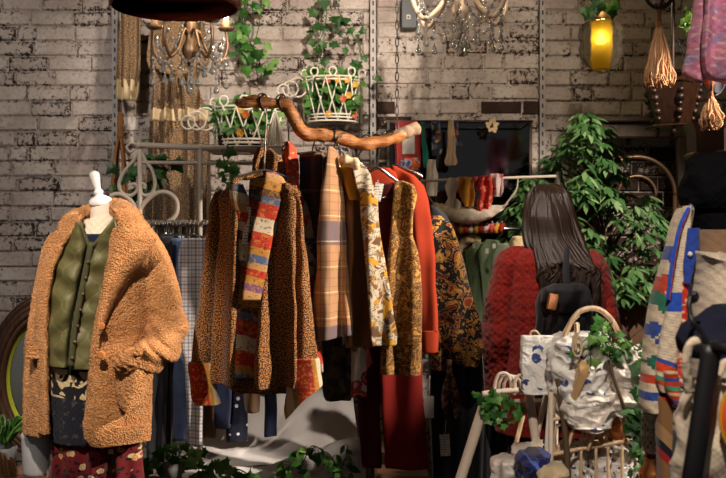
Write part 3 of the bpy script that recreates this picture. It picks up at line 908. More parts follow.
# wooden arched surround leaning on the wall at right
YF = 5.25
t = thing('arched_frame', 'grey-brown wooden frame with curved ironwork behind the tall leafy plant', 'frame', ((_x(645, YF)), YF, 0))
mb = MB()
xa, xb, zt_ = _x(590, YF), _x(684, YF), _z(130, YF)
for x in (xa, xb): mb.bbox((x, YF, zt_ / 2), (.075, .05, zt_), .006)
mb.bbox(((xa + xb) / 2, YF, zt_), (xb - xa + .12, .06, .085), .008)
mb.bbox(((xa + xb) / 2, YF - .02, zt_ + .05), (xb - xa + .16, .09, .025), .006)
mb.build('wood_surround', M['grey_wood'], t, smooth=False)
mb = MB()
zc = _z(195, YF)
mb.tube([((xa + xb) / 2 + .2 * math.cos(a), YF, zc + .2 * math.sin(a)) for a in [PI * i / 16 for i in range(17)]], .012, 6, 34)
for x in ((xa + xb) / 2 - .2, (xa + xb) / 2 + .2): mb.tube([(x, YF, zc), (x, YF, .05)], .012, 6)
mb.tube([((xa + xb) / 2 + .1 * math.cos(a), YF, zc + .1 * math.sin(a)) for a in [PI * i / 16 for i in range(17)]], .008, 6, 34)
mb.build('ironwork', M['rust_iron'], t)

t = thing('electrical_box', 'small grey electrical box on the bricks at the crystal chandelier', 'box', P(409, 29, 5.3))
MB().bbox(P(409, 14, 5.315), (.085, .05, .165), .006).build('housing', M['elec_box'], t, smooth=False)
MB().bbox(P(408.5, 17, 5.287), (.024, .006, .024), .002).build('socket', M['paper_white'], t, smooth=False)
MB().bbox(P(408.5, 17, 5.283), (.010, .004, .010), .001).build('socket_hole', M['black_iron'], t, smooth=False)

# ---------------------------------------------------------------- white-draped display seat at the middle
YT = 4.25
t = thing('draped_platform', 'low display platform under white sheets below the patchwork jacket', 'platform', (_x(262, YT), YT, 0))
mb = MB()
xl, xr = _x(160, 4.5), _x(362, 4.1)
mb.bbox(((xl + xr) / 2, 4.5, .2), (xr - xl - .05, .66, .40), .01)
mb.build('wood_base', M['shelf_wood'], t, smooth=False)
mb = MB()
# sheet: from a raised back edge sloping down to a rolled front edge
nu, nv = 90, 60
vs, fs = [], []
for j in range(nv):
    v = j / (nv - 1)
    for i in range(nu):
        u = i / (nu - 1)
        back, front = P(198 + (352 - 198) * u, 392, 4.75), P(176 + (366 - 176) * u, 464, 4.08)
        p = back.lerp(front, v)
        p.z += -.05 * math.sin(PI * v) + .010 * math.sin(9 * u + 2 * v) * (1 - v * .5) + .016 * noise.noise(Vector((u * 6, v * 2.2, 1)))
        p.z += .012 * math.sin(26 * u + 5 * math.sin(3 * v)) * (1 - v) ** 1.5
        vs.append(p)
for j in range(nv - 1):
    for i in range(nu - 1):
        a = j * nu + i
        fs.append((a, a + nu, a + nu + 1, a + 1))
mb.add(vs, fs)
# hanging back and side
b0 = [vs[i] for i in range(nu)]
mb.add(b0 + [Vector((p.x, p.y + .06, .02)) for p in b0], [(i, i + 1, nu + i + 1, nu + i) for i in range(nu - 1)])
sd = [vs[j * nu + nu - 1] for j in range(nv)]
mb.add(sd + [Vector((p.x + .03, p.y, .41)) for p in sd], [(i, nv + i, nv + i + 1, i + 1) for i in range(nv - 1)])
sd = [vs[j * nu] for j in range(nv)]
mb.add(sd + [Vector((p.x - .03, p.y, .02)) for p in sd], [(i, i + 1, nv + i + 1, nv + i) for i in range(nv - 1)])
mb.build('white_sheet', M['white_cloth'], t)
mb = MB()
mb.tube([P(170, 478, 4.05), P(215, 480, 4.03), P(262, 477, 4.02), P(300, 468, 4.03), P(335, 456, 4.05), P(366, 446, 4.1)], [.036, .044, .05, .05, .046, .04], 18, 60, disp=.02, dsc=9)
mb.build('rolled_edge', M['white_cloth'], t)
mb = MB()
fr = [P(160 + 206 * i / 40, 486 - 34 * max(0, (i - 18) / 22), 4.02) for i in range(41)]
mb.add([p + Vector((0, .012 * math.sin(k * 1.1), 0)) for k, p in enumerate(fr)] + [Vector((p.x, p.y + .02 * math.sin(k * 1.1) - .02, .42)) for k, p in enumerate(fr)], [(i, 41 + i, 42 + i, i + 1) for i in range(40)])
mb.build('sheet_drop', M['white_cloth'], t)
# wooden stage behind the red trousers
t = thing('wood_step', 'brown wooden step at the right end of the white draped platform', 'step', (_x(395, 4.3), 4.3, 0))
MB().bbox((_x(400, 4.3), 4.35, .25), (.22, .7, .5), .008).build('step_block', M['shelf_wood'], t, smooth=False)
# ================================================================ left side
# ---------------------------------------------------------------- dress form and what it wears
YM = 3.35
t = thing('dress_form', 'linen dress form with a white lacquered neck cap and finial wearing the teddy coat', 'mannequin', (_x(100, YM), YM, 0))
mb = MB()
mb.loft([(226, 86, 116, .6), (236, 74, 128, .8), (250, 60, 138, .95), (290, 58, 136, 1), (345, 66, 126, .9), (385, 60, 134, 1), (430, 56, 140, 1)], YM + .01, .17, n=40, nr=40, e=.9)
mb.build('torso', M['linen_form'], t)
nk = P(101, 205, YM)
mb = MB()
mb.lathe(P(104, 224, YM), [(.062, -.06), (.054, -.02), (.046, .01), (.040, .04), (.0375, .072)], 32, tilt=(0, -.10, 0), sy=.95)
mb.build('neck', M['linen_form'], t)
mb = MB()
mb.lathe(P(100.6, 202, YM), [(.0385, -.010), (.0395, 0), (.0375, .008), (.030, .015), (.016, .022), (.011, .026)], 32, tilt=(.12, -.10, 0))
mb.lathe(P(99, 194, YM), [(.010, -.006), (.0145, 0), (.017, .006), (.0145, .012), (.010, .016), (.011, .022), (.0135, .038), (.0165, .056), (.0175, .064), (.0155, .072), (.009, .078), (0, .080)], 24, tilt=(0, -.24, 0))
mb.build('neck_cap', M['white_gloss'], t)
mb = MB()
mb.lathe((_x(100, YM), YM, 0), [(.0, .0), (.17, .0), (.17, .015), (.05, .03), (.018, .05), (.018, .84), (0, .84)], 24)
mb.build('stand', M['dark_wood'], t)

tag(MB().loft([(217.5, 85, 113), (222, 84, 117), (230, 82.5, 119), (238, 84, 117), (244, 90, 108)], YM - .02, .115, n=60, nr=22, e=1, disp=lambda q, x, y, v: Vector((0, -.035 * v, .012 * x * (1 - v) + .0022 * math.sin(q.x * 900)))).build('knit_collar', M['cream_knit']),
    'cream ribbed knit collar around the neck of the dress form', 'collar')
tag(MB().loft([(234, 82, 118), (242, 80, 118), (262, 78, 112), (300, 78, 108)], YM - .035, .15, n=40, nr=20, e=.9).build('navy_jersey', M['navy_tee']),
    'navy jersey top showing at the neckline inside the olive vest', 'top')

# jumper with a woven band, then the skirt
tag(MB().loft([(350, 50, 136), (368, 48, 137), (400, 46, 139), (430, 49, 146), (440, 52, 146)], YM - .01, .20, n=64, nr=40, e=.85, folds=[(7, .004, 0, 2)], na=.008, ns=14).build('tapestry_jumper', M['jumper']),
    'dark knitted jumper with a cream leaf band above the red floral skirt', 'jumper')
tag(MB().loft([(434, 52, 140), (455, 50, 142), (478, 47, 144), (520, 42, 150), (600, 36, 156)], YM + .01, .20, n=160, nr=40, e=.9, folds=[(14, .014, 0, .6), (23, .007, 1, 0)], grow=(.3, 1.4)).build('floral_skirt', M['skirt']),
    'dark red skirt with small pale blossoms under the teddy coat', 'skirt')

# quilted olive vest
def quilt(q, xn, yn, v):
    a = q.x * 40; b = q.z * 62
    w1 = abs(math.sin(a + .9 * math.sin(b)))
    w2 = abs(math.sin(a - .9 * math.sin(b) + 1.57))
    h = .0016 * min(1, (w1 * w2) ** .5 * 1.6) + .015 * noise.noise(Vector((q.x * 14, q.z * 20, 3)))
    return Vector((0, -h * 1.15 if yn < 0 else h, 0))
t = thing('quilted_vest', 'olive green quilted vest zipped up under the teddy coat', 'vest', (_x(85, YM), YM, _z(368, YM)))
YV = YM - .10
MB().loft([(221, 77, 81), (231, 70, 85), (246, 62, 89), (270, 54, 84), (300, 49, 78), (330, 46, 73), (352, 46, 71), (366, 48, 70)], YV, .075, n=110, nr=130, e=.75, disp=quilt, skew=-.03).build('front_panel', M['olive'], t)
MB().loft([(216, 118, 122), (229, 108, 126), (238, 100, 126), (246, 93, 126), (270, 87, 126), (300, 81, 126), (330, 76, 126), (352, 73, 128), (368, 71, 128)], YV, .075, n=110, nr=130, e=.75, disp=quilt, skew=.02).build('front_panel', M['olive'], t)
mb = MB()
mb.tube([P(91, 242, YV - .045), P(90, 250, YV - .05), P(86, 270, YV - .052), P(80, 300, YV - .054), P(74.5, 330, YV - .054), P(71, 366, YV - .05)], .0095, 10, 50, flat=.6)
mb.tube([P(79, 221, YV - .01), P(84, 232, YV - .035), P(90, 246, YV - .048), P(99, 240, YV - .045), P(109, 229, YV - .04), P(118, 216, YV - .01)], .006, 8, 40)
mb.build('placket', M['olive_trim'], t)
mb = MB()
for i in range(7):
    p = P(88.5 - 2.7 * i, 262 + 16 * i, YV - .058)
    mb.lathe(p, [(0, -.004), (.0055, -.003), (.006, 0), (0, .001)], 10, axis='Y')
mb.build('snap_buttons', M['rust_iron'], t)

# teddy coat
def fleece(amp=.0034, sc=185):
    def f(q, xn, yn, v):
        a = noise.noise(q * sc) * amp * .8 + noise.noise(q * sc * 1.9) * amp * .6 + noise.noise(q * 24) * .003
        return Vector((xn * a, yn * a, a * .6))
    return f
fl = fleece()
tc = thing('teddy_coat', 'tan teddy fleece coat worn open on the dress form', 'coat', (_x(95, YM), YM, _z(443, YM)))
YC = YM - .115
# viewer's left front: lapel running down, body behind it
MB().loft([(214, 70, 84), (226, 58, 80), (246, 45, 66), (270, 38, 56), (295, 35, 51), (330, 34, 49), (370, 36, 50), (433, 37, 52)], YC + .01, .045, n=90, nr=230, e=.8, disp=fl, skew=-.02, folds=[(5, .006, 0, 5)]).build('lapel', M['teddy'], tc)
MB().loft([(226, 60, 68), (240, 50, 64), (265, 42, 60), (300, 36, 58), (345, 31, 56), (390, 27, 50), (432, 25, 50), (434, 26, 49)], YM - .03, .10, n=100, nr=220, e=.75, disp=fl, skew=-.03).build('front_panel', M['teddy'], tc)
mb = MB(); mb.loft([(346, 27, 42), (352, 26, 43), (358, 27, 42)], YM - .10, .03, n=40, nr=20, disp=fl); mb.build('pocket_flap', M['teddy'], tc)
# viewer's right front
MB().loft([(228, 116, 150), (250, 112, 152), (285, 106, 151), (320, 97, 150), (345, 93, 149), (370, 92, 150), (400, 89, 149), (424, 85, 148), (436, 88, 148), (443, 95, 146)], YC - .005, .06, n=140, nr=250, e=.7, disp=fl, skew=.035, bow=.015, folds=[(4.5, .013, .6, 2.5), (9, .004, 0, 3)], grow=(.2, 1)).build('front_panel', M['teddy'], tc)
mb = MB(); mb.loft([(425, 96, 147), (431, 95, 148), (443, 97, 147.5)], YC - .014, .055, n=120, nr=40, e=.7, disp=fl, skew=.035, bow=.015, folds=[(4.5, .013, .6, 2.5)]); mb.build('hem_band', M['teddy'], tc)
# big shawl collar on that side
MB().loft([(208, 113, 127), (214, 117, 137), (226, 120, 147), (238, 117, 155), (250, 113, 150), (266, 109, 139), (284, 106, 128), (302, 103, 117), (318, 101, 109), (334, 99, 102)], YC - .072, .046, n=110, nr=190, e=.8, disp=fl, skew=.03, bow=.01).build('lapel', M['teddy'], tc)
mb = MB()
mb.tube([P(62, 230, YM - .09), P(71, 221, YM - .05), P(81, 216, YM + .05), P(98, 211, YM + .09), P(112, 208, YM + .06), P(122, 211, YM - .04), P(133, 220, YM - .12)], [.020, .026, .03, .03, .032, .036, .036], 26, 130, disp=.007, dsc=90)
mb.build('collar', M['teddy'], tc)
# back of the coat
MB().loft([(214, 78, 122), (226, 60, 142), (250, 44, 152), (300, 40, 151), (360, 36, 150), (438, 34, 148)], YM + .10, .06, n=80, nr=120, e=.7, disp=fl).build('back_panel', M['teddy'], tc)
# sleeve going into the pocket: upper arm and forearm as one tube
mb = MB()
Ys = YM - .06
mb.tube([P(137, 228, Ys), P(144, 243, Ys), P(153, 270, Ys + .01), P(161, 300, Ys), P(166, 322, Ys - .01), P(165, 340, Ys - .03), P(157, 351, Ys - .06), P(143, 357, Ys - .09), P(131, 361, Ys - .10)], [.03, .05, .066, .068, .064, .066, .062, .058, .046, .042], 44, 230)
for i, q in enumerate(mb.v):
    n1 = noise.noise(q * 185) * .003 + noise.noise(q * 320) * .002 + noise.noise(q * 24) * .003
    cr = .010 * math.sin((q.z * 1.0 + q.x * .9) * 62 + 2 * noise.noise(q * 8)) * max(0, min(1, (_z(300, 3.3) - q.z) / .1 + .15))
    c = P(160, 320, Ys)
    d = (q - c); d = d.normalized() if d.length > 1e-6 else Vector((0, 0, 1))
    mb.v[i] = q + Vector((d.x * (n1 + cr), -abs(n1 + cr) * 1.0, d.z * (n1 + cr)))
mb.build('sleeve', M['teddy'], tc)
mb = MB()
mb.tube([P(137, 352, Ys - .135), P(129, 358, Ys - .14), P(124, 364, Ys - .13), P(126, 371, Ys - .12)], [.02, .035, .036, .022], 30, 50, disp=.007, dsc=80)
mb.tube([P(146, 348, Ys - .15), P(138, 352, Ys - .16), P(131, 357, Ys - .165)], [.010, .016, .010], 20, 30, disp=.005, dsc=80)
mb.build('cuff', M['teddy'], tc)
mb = MB()
mb.loft([(356, 116, 150), (372, 117, 148), (390, 113, 146), (404, 118, 142), (410, 124, 136)], YC - .05, .05, n=90, nr=60, e=.9, disp=fl, bow=.012, folds=[(9, .006, 0, 3)]); mb.build('pocket', M['teddy'], tc)
MB().loft([(232, 54, 62), (246, 44, 58), (270, 39, 52), (300, 33, 47), (345, 26, 44), (380, 25, 40), (428, 24.5, 38), (433, 26, 37)], YM + .03, .10, n=80, nr=200, e=.85, disp=fl).build('sleeve', M['teddy'], tc)
for py in (326, 355):
    mb = MB(); mb.lathe(P(101, py, YC - .100), [(0, -.006), (.007, -.005), (.0125, -.006), (.013, 0), (.010, .006), (0, .006)], 20, axis='Y'); mb.build('button', M['teddy_button'], tc)

# ---------------------------------------------------------------- oval mirror, pots and plumes at the far left
YR = 3.75
t = thing('oval_mirror', 'oval standing mirror with a dark ringed frame behind the teddy coat', 'mirror', (_x(48, YR), YR, 0))
c0 = P(49, 378, YR)
def ring(rx, rz, r, y=0, seg=10, n=80):
    return [c0 + Vector((rx * math.cos(2 * PI * i / n), y, rz * math.sin(2 * PI * i / n))) for i in range(n)], r
ux = YR / F
for k, (rx, rz, r, y) in enumerate([(58, 80, .016, 0), (53.5, 74.5, .014, -.012), (49.5, 69.5, .013, -.02), (45.5, 64.5, .013, -.012)]):
    mb = MB(); pts, rr = ring(rx * ux, rz * ux, r, y); mb.tube(pts, rr, 10, 80, closed=True, smooth=False); mb.build('frame_ring', M['mirror_frame'], t)
mb = MB()
n = 64; mb.add([c0 + Vector((0, .01, 0))] + [c0 + Vector((40 * ux * math.cos(2 * PI * i / n), .01, 58 * ux * math.sin(2 * PI * i / n))) for i in range(n)], [(0, i % n + 1, (i + 1) % n + 1) for i in range(n)])
mb.build('mirror_glass', M['mirror_clear'], t)
mb = MB()
a = [c0 + Vector((43 * ux * math.cos(2 * PI * i / n), -.006, 61.5 * ux * math.sin(2 * PI * i / n))) for i in range(n)]
b = [c0 + Vector((39.5 * ux * math.cos(2 * PI * i / n), .006, 57.5 * ux * math.sin(2 * PI * i / n))) for i in range(n)]
mb.add(a + b, [(i, (i + 1) % n, n + (i + 1) % n, n + i) for i in range(n)])
mb.build('bevelled_edge', M['mirror_edge'], t)
mb = MB()
for sx in (-.16, .16):
    mb.tube([(c0.x + sx, YR + .03, c0.z - .15), (c0.x + sx * 1.2, YR + .10, 0.01)], .014, 8)
mb.build('stand', M['mirror_frame'], t)

YB = 3.42
zs = _z(474, YB)
t = thing('plant_bench', 'small wooden bench carrying the pale ribbed pot at the bottom left', 'bench', (_x(25, YB), YB, 0))
mb = MB(); mb.bbox((_x(18, YB), YB + .02, zs - .015), (.26, .20, .03), .004); mb.build('bench_top', M['shelf_wood'], t, smooth=False)
for sx in (-.11, .11):
    for sy in (-.07, .07):
        mb = MB(); mb.bbox((_x(18, YB) + sx, YB + .02 + sy, (zs - .03) / 2), (.025, .025, zs - .03), .003); mb.build('leg', M['shelf_wood'], t, smooth=False)
mb = MB()
h = _z(433, YB) - zs
mb.lathe((_x(38, YB), YB, zs), [(0, .0), (.046, 0), (.049, .004)] + [(.049 + .006 * i / 14 + (.0015 if i % 2 else 0), .004 + (h - .004) * i / 14) for i in range(1, 15)] + [(.050, h), (.047, h - .02), (0, h - .02)], 40)
tag(mb.build('plant_pot', M['pot_white']), 'pale grey ribbed plant pot on the small wooden bench under the coat', 'pot')

def blades(name, base, n, L, mat, label, cat, spread=.9, wdt=.006, lean=(0, 0), parent=None, up=1.0):
    mb = MB(); rnd = random.Random(len(name) + n)
    for i in range(n):
        a = rnd.uniform(0, 2 * PI); sp = rnd.uniform(.2, spread)
        d = Vector((math.cos(a) * sp + lean[0], math.sin(a) * sp * .6 + lean[1], up))
        l = L * rnd.uniform(.6, 1.1)
        p0 = Vector(base) + Vector((rnd.uniform(-.012, .012), rnd.uniform(-.012, .012), 0))
        pts = [p0, p0 + d * l * .4, p0 + d * l * .75 + Vector((d.x * l * .2, d.y * l * .2, -.1 * l)), p0 + d * l * .9 + Vector((d.x * l * .45, d.y * l * .4, -.38 * l))]
        b0 = len(mb.v)
        mb.tube(pts, [wdt, wdt * .9, wdt * .6, .0006], 5, 12, flat=.2)
        for k in range(b0, len(mb.v)): mb.uv[k] = (rnd.random() if k == b0 else mb.uv[b0][0], .5)
    o = mb.build(name, mat, parent)
    return tag(o, label, cat) if parent is None else o
t = thing('spider_plant', 'spiky green plant arching beside the oval mirror at lower left', 'plant', P(8, 440, 3.5))
mb = MB(); mb.lathe(P(4, 470, 3.5), [(0, -.0), (.035, 0), (.045, .08), (.040, .08), (0, .07)], 20); mb.build('pot', M['pot_grey'], t)
blades('leaves', P(6, 444, 3.5), 34, .15, M['leaf_ivy'], '', '', parent=t, lean=(.15, -.1))
zb = _z(470, 3.5)
tag(MB().bbox((_x(-4, 3.5), 3.5, zb / 2), (.24, .16, zb), .006).build('wood_crate', M['shelf_wood'], smooth=False), 'wooden crate in the lower left corner under the spiky plant', 'crate')
mb = MB(); rnd = random.Random(4)
for k in range(5):
    b0 = P(1 + 3.6 * k, 478, 3.34); top = P(-2 + 3.4 * k + rnd.uniform(-2, 2), 455 + rnd.uniform(-4, 6), 3.3)
    for i in range(170):
        u = rnd.random(); p = b0.lerp(top, u); a = rnd.uniform(0, 2 * PI)
        mb.leaf(p, Vector((math.cos(a), math.sin(a), .9)), Vector((0, -1, .2)), .016 * (1.2 - u * .6), .003)
t = thing('dried_plumes', 'tuft of dried orange-brown plumes in the lower left corner', 'dried plant', P(4, 478, 3.34))
mb.build('plumes', M['dry_grass'], t)
mb = MB(); mb.tube([P(5, 478, 3.34), P(4, 520, 3.34), P(3, 680, 3.34)], .004, 6); mb.build('stems', M['stem'], t)

# ---------------------------------------------------------------- cream iron garment rack with scrolls
YK = 4.25
def rp(px, py): return P(px, py, YK)
t = thing('scroll_rack', 'cream iron clothes rack with heart-shaped scrolls behind the teddy coat', 'rack', (_x(190, YK), YK, 0))
mb = MB(); mb.tube([rp(139, 145), rp(258, 150)], .0125, 10); mb.lathe(rp(139, 145), [(.0, -.012), (.017, -.008), (.02, 0), (.017, .008), (0, .012)], 12, axis='X'); mb.build('top_bar', M['cream_iron'], t)
mb = MB(); mb.tube([rp(140, 162.5), rp(262, 163.5)], .008, 8); mb.build('second_bar', M['cream_iron'], t)
mb = MB(); mb.tube([rp(146, 222.5), rp(262, 222.5)], .0105, 10); mb.build('hanging_bar', M['cream_iron'], t)
def scroll(pts, r=.008, n=50):
    mb = MB(); mb.tube([rp(*p) for p in pts], r, 8, n); mb.build('scroll', M['cream_iron'], t)
scroll([(139, 146), (132, 143), (127, 147), (130, 152), (134, 150)], .006)
scroll([(139, 147), (134, 160), (124, 172), (119, 184), (122, 193), (130, 195.5), (136, 192), (137.5, 187), (134, 184), (130.5, 186), (132, 189)], .008, 80)
scroll([(139, 147), (145, 160), (152, 170), (155, 183), (152, 193), (145, 195.5), (140, 192), (138.5, 187), (141, 183.5), (145, 185), (144, 188.5)], .008, 80)
scroll([(110, 196), (118, 194), (126, 197), (133, 204), (140, 216)], .0105)
scroll([(140, 222), (139, 212), (146, 201), (157, 193), (168, 193), (176, 200), (177, 211), (172, 219), (163, 224)], .0105, 70)
mb = MB(); mb.tube([rp(140, 150), rp(140, 222), (rp(140, 222).x, YK, .02)], .011, 10, smooth=False); mb.build('upright', M['cream_iron'], t)
mb = MB(); mb.tube([rp(200, 148), rp(200, 222), (rp(200, 222).x, YK, .02)], .011, 10, smooth=False); mb.build('upright', M['cream_iron'], t)
for px in (140, 200):
    mb = MB(); mb.tube([(_x(px, YK), YK - .22, .015), (_x(px, YK), YK, .05), (_x(px, YK), YK + .22, .015)], .012, 8); mb.build('foot', M['cream_iron'], t)

def hanger(name, label, hook_top, shoulder, w, mat, ang=0, drop=.045, rot=0, group=None, thick=.0028, bar=None):
    """wire hanger: hook over a rail, sloping shoulders"""
    h = Vector(hook_top); s_ = Vector(shoulder)
    t = thing(name, label, 'hanger', s_, group)
    mb = MB()
    r = .017
    arc = [h + Vector((r * math.sin(a) * math.cos(rot), r * math.sin(a) * math.sin(rot), -r + r * math.cos(a))) for a in [-1.9 + .32 * i for i in range(12)]]
    mb.tube(arc + [h.lerp(s_, .55) + Vector((r * .5 * math.cos(rot), r * .5 * math.sin(rot), 0)), s_], thick, 8, 40)
    mb.build('hook', mat if mat is M['gunmetal'] else M['chrome'], t)
    d = Vector((math.cos(ang), math.sin(ang), 0)) * w
    mb = MB()
    mb.tube([s_ - d + Vector((0, 0, -drop - .008)), s_ - d * .92 + Vector((0, 0, -drop)), s_ - d * .45 + Vector((0, 0, -drop * .42)), s_, s_ + d * .45 + Vector((0, 0, -drop * .42)), s_ + d * .92 + Vector((0, 0, -drop)), s_ + d + Vector((0, 0, -drop - .008))], thick * 1.5, 8, 50)
    if bar: mb.tube([s_ - d * .9 + Vector((0, 0, -drop - bar)), s_ + d * .9 + Vector((0, 0, -drop - bar))], thick, 6)
    mb.build('shoulder_bar', mat, t)
    return t
# garments on the hanging bar, edge-on from the left
rail_items = [
    ('velvet_trousers', 'navy_velvet', 'black velvet trousers on the scroll rack next to the teddy coat hem', 'trousers', [(236, 160, 172), (262, 158, 172), (330, 152, 170), (400, 148, 166), (462, 147, 164)], 4.16, .03),
    ('striped_satin_skirt', 'silver', 'black and grey striped satin skirt hanging on the scroll rack', 'skirt', [(240, 164, 178), (300, 163, 178), (380, 163, 177), (448, 165, 177)], 4.22, .03),
    ('denim_jeans', 'denim', 'mid-blue denim jeans beside the checked shirt on the scroll rack', 'jeans', [(238, 172, 188), (262, 170, 190), (320, 170, 190), (400, 172, 188), (440, 173, 187)], 4.20, .03),
    ('checked_shirt', 'check', 'pale shirt in a small blue check hanging on the scroll rack', 'shirt', [(238, 182, 206), (256, 178, 209), (300, 179, 206), (380, 185, 203), (446, 189, 203)], 4.12, .04),
    ('twill_skirt', 'brown_skirt', 'brown twill skirt between the checked shirt and the polka dot dress', 'skirt', [(240, 205, 222), (300, 203, 226), (380, 202, 222), (438, 202, 216)], 4.30, .03),
    ('dark_trousers', 'denim_dark', 'dark indigo trousers hanging behind the patchwork jacket', 'trousers', [(240, 214, 232), (300, 214, 236), (380, 212, 232), (428, 214, 230)], 4.20, .03),
    ('polka_dress', 'polka', 'navy polka dot dress hanging below the patchwork jacket hem', 'dress', [(240, 224, 240), (300, 222, 246), (380, 224, 248), (441, 226, 247)], 4.27, .04),
    ('sepia_skirt', 'brown_skirt', 'brown skirt to the right of the polka dot dress', 'skirt', [(240, 240, 252), (320, 242, 258), (400, 244, 260), (412, 246, 259)], 4.20, .03),
    ('short_jeans', 'denim', 'short dark blue jeans hanging under the right half of the patchwork jacket', 'jeans', [(240, 254, 262), (330, 258, 272), (400, 265, 277), (436, 264, 277)], 4.27, .03),
]
rnd = random.Random(9)
for nm, mt, lb, ct, rows, Y, dp in rail_items:
    if nm == 'short_jeans': mt = 'denim_dark'
    o = MB().loft(rows, Y, dp, n=70, nr=60, e=.7, folds=[(11, .010, rnd.uniform(0, 6), 1.2), (19, .004, rnd.uniform(0, 6), 2)], grow=(.3, 1), na=.008, ns=9).build(nm, M[mt])
    tag(o, lb, ct)
    cxp = (rows[0][1] + rows[0][2]) / 2
    hanger('wire_hanger', 'silver hanger under the scroll rack bar holding the %s' % lb.split(' hanging')[0].split(' on the')[0].split(' beside')[0].split(' between')[0].split(' to the')[0].split(' next')[0], P(cxp, 220, YK), P(cxp, 234, Y), .03, M['chrome'], 0, .01, PI / 2)
for i in range(16):
    px = 147 + 4.3 * i + rnd.uniform(-1, 1)
    hanger('wire_hanger', 'empty silver hanger crowded along the scroll rack bar', P(px, 220, YK), P(px + rnd.uniform(-2, 2), 238 + rnd.uniform(-4, 6), YK + rnd.uniform(-.03, .03)), .018, M['gunmetal'], .3, .03, PI / 2, group='empty hangers on the scroll rack')

# ---------------------------------------------------------------- things on the back wall, left
YW = 5.26
o = MB().loft([(22, 150, 204), (60, 147, 210), (80, 152, 196), (110, 150, 207), (160, 147, 211), (226, 144, 214)], YW - .04, .03, n=260, nr=70, e=.5, folds=[(17, .046, 0, .8), (33, .012, 2, 1.4)], grow=(.6, 1.2)).build('maxi_dress', M['speck_hang'])
t2 = tag(o, 'pleated sepia floral dress hanging flat on the white brick wall', 'dress')
MB().loft([(109, 149, 207), (121, 149, 208)], YW - .052, .03, n=260, nr=8, e=.5, folds=[(17, .046, 0.35, .1), (33, .012, 2.6, .2)], grow=(.9, .95)).build('pale_band', M['lace_cream'], o)
mb = MB()
for sgn in (-1, 1):
    pts = [P(176 + 20 * sgn, 62 - 3 * sgn, YW - .10), P(176 + 10 * sgn, 70, YW - .12), P(177, 73, YW - .13)]
    mb.tube(pts, .016, 10, 20, flat=.4, disp=.01)
mb.tube([P(177, 72, YW - .13), P(174, 90, YW - .12), P(178, 128, YW - .11)], [.012, .014, .006], 8, 30, flat=.4)
mb.tube([P(178, 72, YW - .13), P(185, 88, YW - .12), P(187, 118, YW - .11)], [.012, .014, .006], 8, 30, flat=.4)
mb.build('waist_tie', M['speck_hang'], o)
o = MB().loft([(10, 121, 143), (40, 119, 141), (70, 116, 141), (86, 114.5, 140)], YW - .03, .03, n=120, nr=60, e=.5, folds=[(26, .016, 0, 1), (41, .006, 1, 2)], na=.01).build('hanging_scarf', M['speck_hang'])
tag(o, 'brown patterned scarf with a cream crochet end on the brick wall', 'scarf')
MB().loft([(80, 114.5, 140), (90, 115, 140), (98, 117, 139), (100, 120, 136)], YW - .032, .022, n=120, nr=20, e=.5, folds=[(26, .016, 0, 1), (30, .012, 0, 0)]).build('crochet_end', M['lace_cream'], o)
t = thing('rope_hanger', 'empty brown macrame rope hanger beside the patterned scarf', 'plant hanger', P(121, 114, YW))
mb = MB()
mb.tube([P(120.5, 40, YW + .05), P(120.5, 112, YW)], .006, 6)
mb.tube([P(120.5, 113, YW), P(120.5, 128, YW - .01), P(120, 137, YW)], [.014, .018, .022], 10, 16, disp=.008, dsc=50)
mb.build('cord', M['jute_brown'], t)
mb = MB()
for dx, yo in ((-8, -.05), (-4, .03), (4, -.05), (7, .03)):
    mb.tube([P(120, 132, YW), P(120 + dx * .6, 155, YW + yo * .5), P(120 + dx, 200, YW + yo), P(120 + dx * .4, 226, YW)], .008, 7, 26)
mb.build('rope_arms', M['jute_brown'], t)

# ---------------------------------------------------------------- ivy helper and vines
def vine(name, label, paths, Y, n, size, mat='leaf_ivy', cat='ivy', kind='ivy', stem='stem_green', r=.0025, spread=.05, parent=None, seed=1, loc=None, face=Vector((0, -1, .35)), partname='foliage'):
    rnd = random.Random(seed)
    P0 = [[P(*p[:2], Y + (p[2] if len(p) > 2 else 0)) for p in path] for path in paths]
    t = parent or thing(name, label, cat, loc or P0[0][0])
    st, fo = MB(), MB()
    per = max(1, n // len(P0))
    for pts in P0:
        st.tube(pts, r, 5, max(8, len(pts) * 5))
        dense = smooth_path(pts, 60)
        for i in range(per):
            b = rnd.choice(dense)
            off = Vector((rnd.gauss(0, spread), rnd.gauss(0, spread * .5) - .01, rnd.gauss(0, spread)))
            d = Vector((off.x * 8 + rnd.uniform(-.6, .6), rnd.uniform(-.4, .2), -.5 + rnd.uniform(-.5, .6)))
            nr = face + Vector((rnd.uniform(-.6, .6), rnd.uniform(-.3, .3), rnd.uniform(-.4, .5)))
            s_ = size * rnd.uniform(.6, 1.25)
            st.tube([b, b + off * .5 + Vector((0, 0, .005)), b + off], .0012, 4, 4)
            fo.leaf(b + off, d, nr, s_, s_ * (.95 if kind == 'ivy' else .5), kind, rnd.random())
    st.build('vine_stem', M[stem], t)
    fo.build(partname, M[mat], t, smooth=(kind != 'ivy'))
    return t
vine('ivy_vine', 'bright green ivy vine trailing down the lit bricks beside the small chandelier', [[(250, -20), (246, 20), (252, 50), (258, 78)], [(244, -20), (238, 30), (243, 62), (266, 80)], [(262, -10), (258, 30), (248, 60)], [(246, -16), (244, 20), (240, 44)]], 5.28, 52, .054, seed=3, spread=.045)
vine('ivy_vine', 'darker ivy vine hanging above the right lattice wall basket', [[(318, -20), (322, 20), (318, 45), (322, 66)], [(332, -16), (342, 20), (356, 40), (368, 62)], [(326, -10), (326, 20), (316, 52)]], 5.28, 38, .052, mat='leaf_dark', seed=5, spread=.04)
